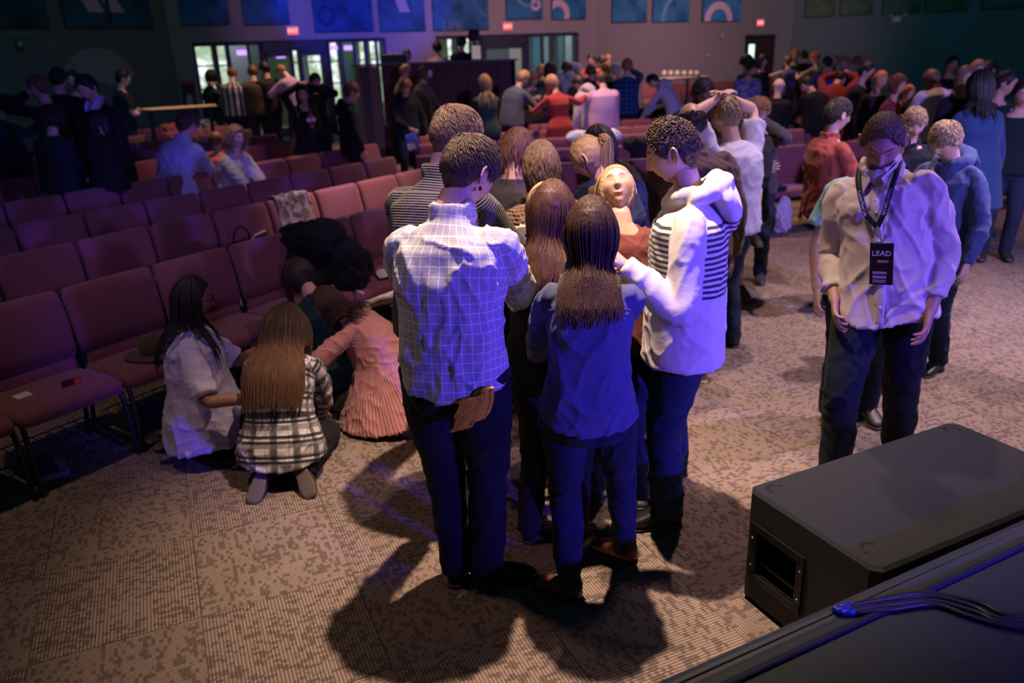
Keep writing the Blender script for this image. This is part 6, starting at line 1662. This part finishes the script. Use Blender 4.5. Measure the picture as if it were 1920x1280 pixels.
 ('person in a large pale lavender tee seen from behind at the right', 1740, 137, 7.9, 2, H('short', (.10, .06, .04)), dict(m=(.54, .52, .64), sleeve='elbow', off=(.07, .06, .045, .02), sr=.04), dict(bulk=1.15, headp=52, hunch=20, L='clasp', Rr='clasp', skinc=SKD)),
 ('person with brown hair and bare arms right of the lavender tee', 1758, 166, 10.2, 60, H('short', (.13, .07, .04)), dict(m=(.30, .12, .09), sleeve='short'), dict(L='out', Rr='out')),
 ('person with a violet lit face left of the dark haired blue coat', 1817, 124, 9.2, 190, H('long', (.14, .08, .05), len=.3), dict(m=(.010, .012, .02)), dict(sex='f', L='relax')),
 ('person in a blue coat with long black hair seen from behind', 1842, 133, 7.2, -6, H('long', (.006, .006, .008), len=.42, th=.03), dict(m=(.018, .050, .17), hem=-.36, flare=.25, off=(.06, .06, .04, .02), name='coat'), dict(sex='f', headp=5)),
 ('person with a pale violet lit face looking down right, white shirt', 1862, 114, 8.6, -60, H('short', BLK), dict(m=(.58, .56, .66), sleeve='elbow'), dict(headp=30, Rr='relax', L='clasp')),
 ('person with sandy hair between the violet face and the blue coat', 1838, 113, 10.4, 170, H('short', (.22, .13, .07)), dict(m=(.02, .03, .05)), dict()),
 ('person in a dark jacket with glasses and a white badge at the right edge', 1898, 133, 8.4, 200, H('short', BLK), dict(m=(.010, .022, .026), off=(.05, .05, .035, .018)), dict(tagw=True, headp=15, heady=30, glasses=True, L='clasp', Rr='clasp')),
 ('person with black hair high at the back right', 1790, 105, 12.0, 180, H('short', BLK), dict(m=(.010, .014, .018)), dict()),
 ('person in dark clothes half cut off by the right edge', 1925, 150, 7.4, 160, H('short', BLK), dict(m=(.010, .020, .024)), dict(bulk=1.1)),
]
def tagwhite(root, rig, s, arms, M, HC):
    c, R, a, b = rig.st[5]; g = Geo(); g.box((c+R @ np.array((-.08, b+.03, 0)))*s, (.07*s, .012*s, .06*s), Matrix(R.tolist()), .003)
    obj('name_tag', g, plain('tag_pale', (.7, .62, .75), .5), root)
def collar_blue(root, rig, s, arms, M, HC):
    R3 = np.array(rig.R3); nb = npv(rig.Nb); g = Geo()
    for k in (-1, 1): g.tube([(nb+R3 @ np.array(v))*s for v in ((0, .10, -.12), (k*.05, .085, -.03), (k*.075, .02, .03), (k*.03, -.07, .04))], [(.022*s, .006*s)]*4, 8)
    obj('shirt_collar', g, plain('collar_blue', (.35, .38, .8), .7), root, smooth=True)
def blue_print(root, rig, s, arms, M, HC):
    c, R, a, b = rig.st[4]
    for dx_, dz_, c_ in ((-.03, .03, (.75, .70, .85)), (.03, .03, (.75, .70, .85)), (0, .09, (.40, .08, .06)), (0, -.05, (.45, .07, .06))):
        g = Geo(); g.ell((c+R @ np.array((dx_, b+.055, dz_)))*s, np.array((.035, .012, .035))*s); obj('coat_print', g, plain('pr%.2f' % c_[0], c_, .6), root, smooth=True)
for i, (lb, px, py, Y, rot, hr, tp, ex) in enumerate(N):
    ex = dict(ex); bc = ex.pop('bottomc', None); skc = ex.pop('skinc', None); exs = []
    if ex.pop('tagw', None): exs.append(tagwhite)
    if ex.pop('collarc', None): exs.append(collar_blue)
    if ex.pop('glasses', None): exs.append(glasses)
    if 'red and white print' in lb: exs.append(blue_print)
    if 'white cup' in lb: exs.append(held_cup)
    if 'printed bag' in lb: exs.append(held_bag)
    person(lb, (px, py, Y), rot, hr, tp, dict(m=(bc or random.choice([(.012, .016, .030), (.018, .018, .022), (.02, .03, .06)]))), sk=skc or random.choice([SK1, SK2, SK1]), lod=2, auto=24 if px > 1000 else 20 if px > 560 else 18 if px > 300 else Y*1.2,
           extras=(lambda *a, e=exs: [f(*a) for f in e]) if exs else None, shoes=(.03, .03, .035), **{'headp': 15, **ex})
# on the booth deck: they stand or sit above the hall floor
def on_deck(lb, px, py, Y, rot, hr, tp, hgt, **k):
    T = Dp(px, py, Y); r = person(lb, ('w', Vector((T.x, T.y, hgt))), rot, hr, tp, dict(m=(.014, .014, .018)), lod=2, **k)
    r.location.z = T.z-hgt
on_deck('camera operator standing dark against the glass in the booth', 866, 68, 17.7, -10, H('short', BLK), dict(m=(.010, .011, .014)), 1.86, L='clasp', Rr='out')
on_deck('person with black hair seated at the console, violet lit face', 762, 92, 17.6, 190, H('long', BLK, len=.25), dict(m=(.10, .10, .16)), 1.32, sex='f', legs='sit', L='lap', Rr='lap')
on_deck('person seated low at the left end of the console', 733, 99, 17.8, 200, H('short', DBR), dict(m=(.02, .02, .03)), 1.28, legs='sit', L='lap', Rr='lap')
on_deck('person in a pale shirt seated with dark cap left of the operator', 818, 78, 17.9, 20, H('short', BLK), dict(m=(.40, .34, .42)), 1.45, legs='sit', L='lap', Rr='lap')
# ------------------------------------------------------------------ belongings
def Lc(ri, k): return CHAIRS[('L', ri, k)]
def chair_at(px, py, z=.47):
    """left-block chair whose seat is nearest to the spot seen at (px, py)"""
    q = Zp(px, py, z); return min(((v[0]-Vector((q.x, q.y, 0))).length, k) for k, v in CHAIRS.items())[1]
def blob(name, pts_r, m, label, cat, vox=.012, fold_=.02, fs=9, parent=None, sm=4, group=None):
    g = Geo()
    for c, r, *M in pts_r: g.ell(c, r, M[0] if M else None)
    j = Job(g, vox, sm)
    def fin():
        V, Q = j.V, j.Q; T0 = np.zeros((0, 3), int); Nn = vnorm(V, Q, T0); V = V+Nn*(fold(V+3.3, fs)*fold_)[:, None]
        V[:, 2] = np.maximum(V[:, 2], .004)
        o = put(name, mk_mesh(name, V, Q, T0, m), parent, label=label, cat=cat, group=group)
    FINALS.append(fin)
RzL = Matrix.Rotation(rzL, 3, 'Z')
def cl(key, x, y, z):
    c, r = CHAIRS[key]; return c+Matrix.Rotation(r, 3, 'Z') @ Vector((x, y, 0))+Vector((0, 0, z))
# draped cloth grid
def drape(name, fn, nu, nv, m, label, cat, th=.012, amp=.012, fs=14):
    U, Vv = np.meshgrid(np.linspace(0, 1, nu), np.linspace(0, 1, nv)); P = np.array([[fn(a, b)[:] for a, b in zip(r1, r2)] for r1, r2 in zip(U, Vv)])
    g = Geo(); V = P.reshape(-1, 3); i, j = np.meshgrid(np.arange(nu-1), np.arange(nv-1)); a = (j*nu+i).ravel()
    Q = np.stack([a, a+1, a+nu+1, a+nu], 1); N_ = vnorm(V, Q, np.zeros((0, 3), int)); V = V+N_*(fold(V, fs)*amp)[:, None]
    V2 = V-N_*th; n = len(V); bd = []
    for q in range(nu-1): bd += [[q, q+1, n+q+1, n+q], [(nv-1)*nu+q, (nv-1)*nu+q+1, n+(nv-1)*nu+q+1, n+(nv-1)*nu+q]]
    for q in range(nv-1): bd += [[q*nu, (q+1)*nu, n+(q+1)*nu, n+q*nu], [q*nu+nu-1, (q+1)*nu+nu-1, n+(q+1)*nu+nu-1, n+q*nu+nu-1]]
    me = mk_mesh(name, np.vstack([V, V2]), np.vstack([Q, Q[:, ::-1]+n, bd]), np.zeros((0, 3), int), m)
    return put(name, me, label=label, cat=cat)
def over_back(key, x0, x1, fdrop, bdrop):
    def fn(u_, v_):
        x = x0+(x1-x0)*u_; L = bdrop+.10+fdrop; t = v_*L; w_ = .02*math.sin(u_*9)+.015*math.sin(u_*17+2)
        if t < bdrop: y, z = -.335-.01, .90-(bdrop-t)+w_
        elif t < bdrop+.10: a = (t-bdrop)/.10; y, z = -.335+a*.105, .915+.015*math.sin(a*math.pi)
        else: d = t-bdrop-.10; y, z = -.222+d*.20, .90-d*.97+w_*(d/fdrop)
        return cl(key, x, y, z)
    return fn
kc = chair_at(612, 520); kj = chair_at(545, 455, .55); kb = chair_at(455, 470, .5)
# big black padded coat over two front chairs
kc = ('L', 0, 0)
def pick(px, py, z):
    q = Zp(px, py, z); return q
cb = [(560, 448, .84), (552, 478, .72), (556, 505, .60), (590, 445, .86), (662, 492, .64), (615, 458, .78), (575, 470, .72), (645, 474, .72), (600, 500, .62), (640, 505, .60), (585, 520, .56), (655, 520, .54), (610, 440, .86)]
P = []
for px, py, z in cb: q = Zp(px, py, z); P.append((q, (.15, .13, .12)))
blob('padded_coat', P, cloth((.008, .009, .010), 'plain'), 'black padded coat heaped over a front row chair of the left block', 'coat', .013, .020, 9)
P = []
for px, py, z in ((672, 497, .60), (683, 500, .58), (693, 507, .55), (663, 503, .56)): q = Zp(px, py, z); P.append((q, (.045, .045, .035)))
blob('fur_hood_trim', P, cloth((.20, .12, .06), 'fur'), 'tan fur hood trim at the right end of the black padded coat', 'fur trim', .008, .018, 22)
P = []
for px, py, z in ((632, 536, .50), (645, 533, .50), (655, 530, .50)): q = Zp(px, py, z); P.append((q, (.05, .03, .022)))
blob('scarf', P, cloth((.42, .29, .14), 'fur'), 'tan scarf end lying on the seat below the black padded coat', 'scarf', .008, .010, 20)
# camouflage jacket hung over a chair back in the second row
kj = min((( (v[0]+Matrix.Rotation(v[1],3,'Z')@Vector((0,-.26,0)))-Vector((*Zp(527, 372, .89)[:2], 0))).length, k) for k, v in CHAIRS.items())[1]
drape('camouflage_jacket', over_back(kj, -.19, .20, .46, .12), 46, 50, cloth((.25, .215, .20), 'camo', (.075, .060, .060)), 'grey camouflage jacket hung over a chair back in the second row, left block', 'jacket', .014, .014, 12)
# tote bag with papers on the seat behind, second row
kb = min((( (v[0]+Matrix.Rotation(v[1],3,'Z')@Vector((0,-.1,0)))-Vector((*Zp(468, 445, .60)[:2], 0))).length, k) for k, v in CHAIRS.items())[1]
q = Zp(452, 440, .70); r = empty('handbag', (q.x, q.y, .47), rzL, label='dark handbag with a looped strap leaning on a second row seat', cat='bag')
g = Geo(); g.box((0, 0, .09), (.24, .12, .18), None, .03); obj('bag_body', g, leather((.03, .016, .018)), r, smooth=True)
g = Geo(); a = np.linspace(0, math.pi, 14); g.tube([(.085*math.cos(t), 0, .17+.13*math.sin(t)) for t in a], [(.013, .005)]*14, 8); obj('bag_strap', g, leather((.02, .010, .012)), r, smooth=True)
q = Zp(480, 444, .66); r = empty('open_book', (q.x, q.y, .56), rzL+.4, label='open book with cream pages on the second row seat beside the handbag', cat='book')
g = Geo(); g.box((0, 0, .08), (.19, .03, .15), Matrix.Rotation(R_(-42), 3, 'X'), .004); obj('pages', g, plain('paper_cream', (.62, .50, .42), .8), r)
g = Geo(); g.box((0, .012, .072), (.20, .012, .16), Matrix.Rotation(R_(-42), 3, 'X'), .003); obj('cover', g, plain('cover_dark', (.06, .03, .03), .6), r)
def sheet(name, quad, z, m, label, cat, th=.004, extra=None):
    """flat thing lying at height z, corners as seen"""
    P = [Zp(x, y, z) for x, y in quad]; c = sum(P, Vector())/4; g = Geo()
    V = [p[:] for p in P]+[(p+Vector((0, 0, th)))[:] for p in P]
    g.add(V, [[3, 2, 1, 0], [4, 5, 6, 7], [0, 1, 5, 4], [1, 2, 6, 5], [2, 3, 7, 6], [3, 0, 4, 7]]); return obj(name, g, m, label=label, cat=cat)
SE = .466
pw = NT('printed_paper'); gx, gy, gz = pw.sep(pw.coord()); pw.base(pw.mix(pw.math('MULTIPLY', pw.math('LESS_THAN', pw.math('FRACT', pw.math('MULTIPLY', pw.math('ADD', gx, gy), 70)), .35), .4), (.75, .68, .66), (.25, .22, .24)), .8)
sheet('white_card', ((22, 744), (50, 734), (63, 740), (34, 750)), SE, pw.m, 'small white printed card on the front row seat nearest the left edge', 'card')
o = sheet('leaflet', ((114, 716), (153, 707), (155, 716), (117, 728)), SE, plain('leaflet_dark', (.020, .010, .022), .4), 'dark leaflet with a red end on the front row seat', 'leaflet')
P = [Zp(x, y, SE+.005) for x, y in ((139, 711), (153, 708), (155, 716), (140, 720))]; g = Geo(); g.add([p[:] for p in P]+[(p+Vector((0, 0, .001)))[:] for p in P], [[4, 5, 6, 7], [3, 2, 1, 0], [0, 1, 5, 4], [1, 2, 6, 5], [2, 3, 7, 6], [3, 0, 4, 7]]); obj('red_picture', g, plain('leaflet_red', (.60, .05, .04), .4), o)
sheet('paper_sheet', ((700, 507), (728, 503), (748, 514), (712, 522)), SE+.02, plain('paper_white', (.80, .74, .72), .8), 'white paper sheet on the front row seat right of the fur trim', 'paper', .003)
# marker pen
a_, b_ = Zp(662, 543, SE+.010), Zp(681, 550, SE+.010); d_ = b_-a_
r = empty('marker_pen', a_, 0, label='white marker pen with a black cap on the front row seat', cat='pen')
g = Geo(); g.tube([(d_*.32)[:], d_[:]], .009, 12, round_=False); obj('barrel', g, plain('pen_white', (.75, .72, .72), .4), r, smooth=True)
g = Geo(); g.tube([(0, 0, 0), (d_*.34)[:]], .0105, 12); obj('cap', g, plain('pen_black', (.01, .01, .012), .4), r, smooth=True)
# felt hat lying on the seat beside the braids
q = Zp(292, 672, SE); r = empty('brimmed_hat', (q.x-.03, q.y+.05, SE), 0, label='olive brown brimmed hat on the front row seat behind the braids', cat='hat')
g = Geo(); g.ell((0, 0, .012), (.17, .14, .012), None, 26, 10); obj('brim', g, cloth((.085, .060, .030)), r, smooth=True)
g = Geo(); g.ell((0, 0, .05), (.085, .075, .085), None, 22, 14); obj('crown', g, cloth((.080, .055, .028)), r, smooth=True)
# thick paperback and blue case under the front row
b0 = Zp(118, 888, .0); r = empty('paperback_book', (b0.x-.08, b0.y+.02, 0), R_(38), label='thick blue paperback lying open on the carpet under the front row', cat='book')
g = Geo(); g.box((0, 0, .022), (.165, .225, .036), None, .003); obj('pages', g, plain('pages', (.40, .34, .48), .8), r)
g = Geo(); g.box((-.01, .0, .043), (.17, .235, .004), Matrix.Rotation(R_(6), 3, 'Y'), .001); obj('cover', g, plain('cover_blue', (.02, .03, .16), .5), r)
q = Zp(285, 795, .0); g = Geo(); g.box((q.x, q.y+.10, .05), (.20, .16, .09), Matrix.Rotation(R_(30), 3, 'Z'), .035); obj('pouch', g, plain('pouch_blue', (.02, .03, .20), .5), smooth=True, label='rounded blue pouch on the carpet beside the front row legs', cat='pouch')
# things under the chair beside the checked shirt
q = Zp(735, 622, .0); 
for k, (px, py, c, lb) in enumerate(((728, 634, (.16, .065, .04), 'brown leather bag on the carpet under the front row, right of the pink cardigan'), (722, 605, (.02, .018, .02), 'black bag bunched behind the brown leather bag'))):
    q = Zp(px, py, 0); r = empty('leather_bag' if k == 0 else 'fabric_bag', (q.x, q.y, 0), .3, label=lb, cat='bag')
    g = Geo(); g.ell((0, 0, .07), (.16, .09, .07), None, 24, 16); V, Q, T = g.arr(); V = V+vnorm(V, Q, T)*(fold(V, 14)*.012)[:, None]; V[:, 2] = np.maximum(V[:, 2], .002)
    put('bag_body', mk_mesh('bag_body', V, Q, T, leather(c)), r)
    g = Geo(); g.tube([(.10*math.cos(t), -.06+.02*math.sin(t), .10+.03*math.sin(t)) for t in np.linspace(.2, 2.9, 12)], .007, 8); obj('bag_handle', g, leather(tuple(v*.6 for v in c)), r, smooth=True)
sheet('folded_papers', ((692, 588), (716, 583), (724, 597), (698, 602)), .05, plain('paper_white', (.80, .74, .72), .8), 'folded white papers on top of bags under the front row', 'paper', .02)
for k, (px, py) in enumerate(((722, 572), (738, 566))):
    q = Zp(px, py, 0); g = Geo(); P, Rr = cr([(-.12, 0, .035), (-.05, 0, .06), (.05, 0, .045), (.13, 0, .03)], np.array([.03, .045, .042, .028]), 4)
    Mr = Matrix.Rotation(R_(35+20*k), 3, 'Z'); g.tube([(Mr @ Vector(p)+Vector((q.x, q.y, 0)))[:] for p in P], Rr, 12); V, Q, T = g.arr(); V[:, 2] = np.maximum(V[:, 2], 0)
    put('sneaker', mk_mesh('sneaker', V, Q, T, leather((.62, .55, .55))), label='pale sneaker under the front row, %s' % ('nearer the pink cardigan' if k == 0 else 'nearer the checked shirt'), cat='shoe')
# right block: plastic bag and dark bag under the front chair, dark jacket on the seat
q = Zp(1462, 436, 0); blob('plastic_bag', [((q.x, q.y, .16), (.12, .10, .17)), ((q.x+.03, q.y, .33), (.06, .05, .07))], plain('bag_lilac', (.50, .44, .62), .35), 'crumpled lilac plastic bag under the front chair of the right block', 'bag', .012, .03, 13)
q = Zp(1436, 440, 0); blob('backpack', [((q.x, q.y+.05, .14), (.12, .11, .15))], cloth((.02, .014, .016)), 'dark backpack with tan patch under the front chair of the right block', 'bag', .012, .01, 12)
q = Zp(1450, 352, .50); blob('dark_scarf', [((q.x, q.y, .50), (.14, .08, .035)), ((q.x+.10, q.y+.04, .49), (.08, .06, .03))], cloth((.02, .02, .03)), 'dark scarf heaped on the front seat of the right block', 'scarf', .012, .012, 14)
q = Dp(1492, 238, 11.9); blob('brown_coat', [((q.x-.15, 12.0, .86), (.26, .10, .12)), ((q.x+.15, 12.05, .84), (.24, .10, .10))], cloth((.09, .055, .03)), 'brown coat heaped over chair backs behind the right block', 'coat', .016, .02, 9)
# cloth lying over chair backs of the centre and left blocks
def near_back(px, py, z=.90):
    q = Zp(px, py, z); best = min(((v[0]+Matrix.Rotation(v[1], 3, 'Z') @ Vector((0, -.27, 0))-Vector((q.x, q.y, 0))).length, k) for k, v in CHAIRS.items())[1]; return best
def on_back(name, px, py, c, label, cat, w=.26, h=.12, k_=1, kind='plain', drop=.10):
    key = near_back(px, py); P = []
    for t in np.linspace(-w, w, 4): P.append((cl(key, t, -.27, .89), (w*.42+.03, .10, h*.55)))
    for t in np.linspace(-w*.8, w*.8, 3): P.append((cl(key, t, -.20, .80-drop*.5), (w*.42, .07, drop+.04)))
    blob(name, P, cloth(c, kind), label, cat, .016, .018, 10)
on_back('blue_blanket', 1140, 258, (.62, .72, .86), 'folded pale blue blanket over a chair back behind the navy jacket', 'blanket', .26, .16)
on_back('black_coat', 1185, 262, (.010, .011, .016), 'black coat over a chair back right of the pale blue blanket', 'coat', .30, .20, drop=.22)
on_back('dark_coat', 1178, 206, (.020, .018, .022), 'dark coat over a chair back below the blue plaid shirt', 'coat', .34, .14)
on_back('dark_coat', 1228, 204, (.030, .022, .024), 'second dark coat, right of the one below the blue plaid shirt', 'coat', .34, .14)
on_back('lilac_jacket', 272, 232, (.20, .20, .30), 'pale lilac jacket over a chair back in the left block near the standing table', 'jacket', .28, .12)
on_back('coral_cloth', 218, 236, (.50, .12, .09), 'small coral cloth on a chair back left of the lilac jacket', 'cloth', .12, .10)
on_back('tan_jacket', 318, 220, (.34, .20, .13), 'tan jacket over a chair back directly below the standing table', 'jacket', .26, .12)
on_back('tan_scarf', 396, 212, (.40, .27, .17), 'light tan scarf on a chair back at the right end of the standing table', 'scarf', .16, .10)
on_back('striped_jacket', 440, 222, (.02, .03, .06), 'dark blue jacket on a chair back below the striped shirt', 'jacket', .26, .14)
# yellow beanie tucked in the back pocket of the jeans
p = Dp(886, 770, 2.44)
def beanie_fn(u_, v_):
    a = u_*2*math.pi; z = -.055+.12*v_; rr = (.042+.012*math.sin(v_*3))*(1-.25*v_)
    return Vector((p.x+rr*1.15*math.cos(a)+.015*math.sin(3*a)+z*.35, p.y+rr*.42*math.sin(a), p.z+z+.02*math.cos(a)))
drape('beanie', beanie_fn, 40, 18, cloth((.88, .50, .03), 'fur'), 'mustard yellow beanie stuffed in the back pocket of the dark jeans', 'hat', .010, .009, 16)
run_jobs()
dg = bpy.context.evaluated_depsgraph_get()
for o in [o for o in bpy.data.objects if o.type == 'FONT']:
    me = bpy.data.meshes.new_from_object(o.evaluated_get(dg)); me.name = 'lettering'; n_ = bpy.data.objects.new('lettering_mesh', me); COL.objects.link(n_)
    n_.parent = o.parent; n_.matrix_parent_inverse = o.matrix_parent_inverse; n_.location = o.location; n_.rotation_euler = o.rotation_euler
    for k_ in ('label', 'category'):
        if k_ in o: n_[k_] = o[k_]
    bpy.data.objects.remove(o); n_.name = 'lettering'
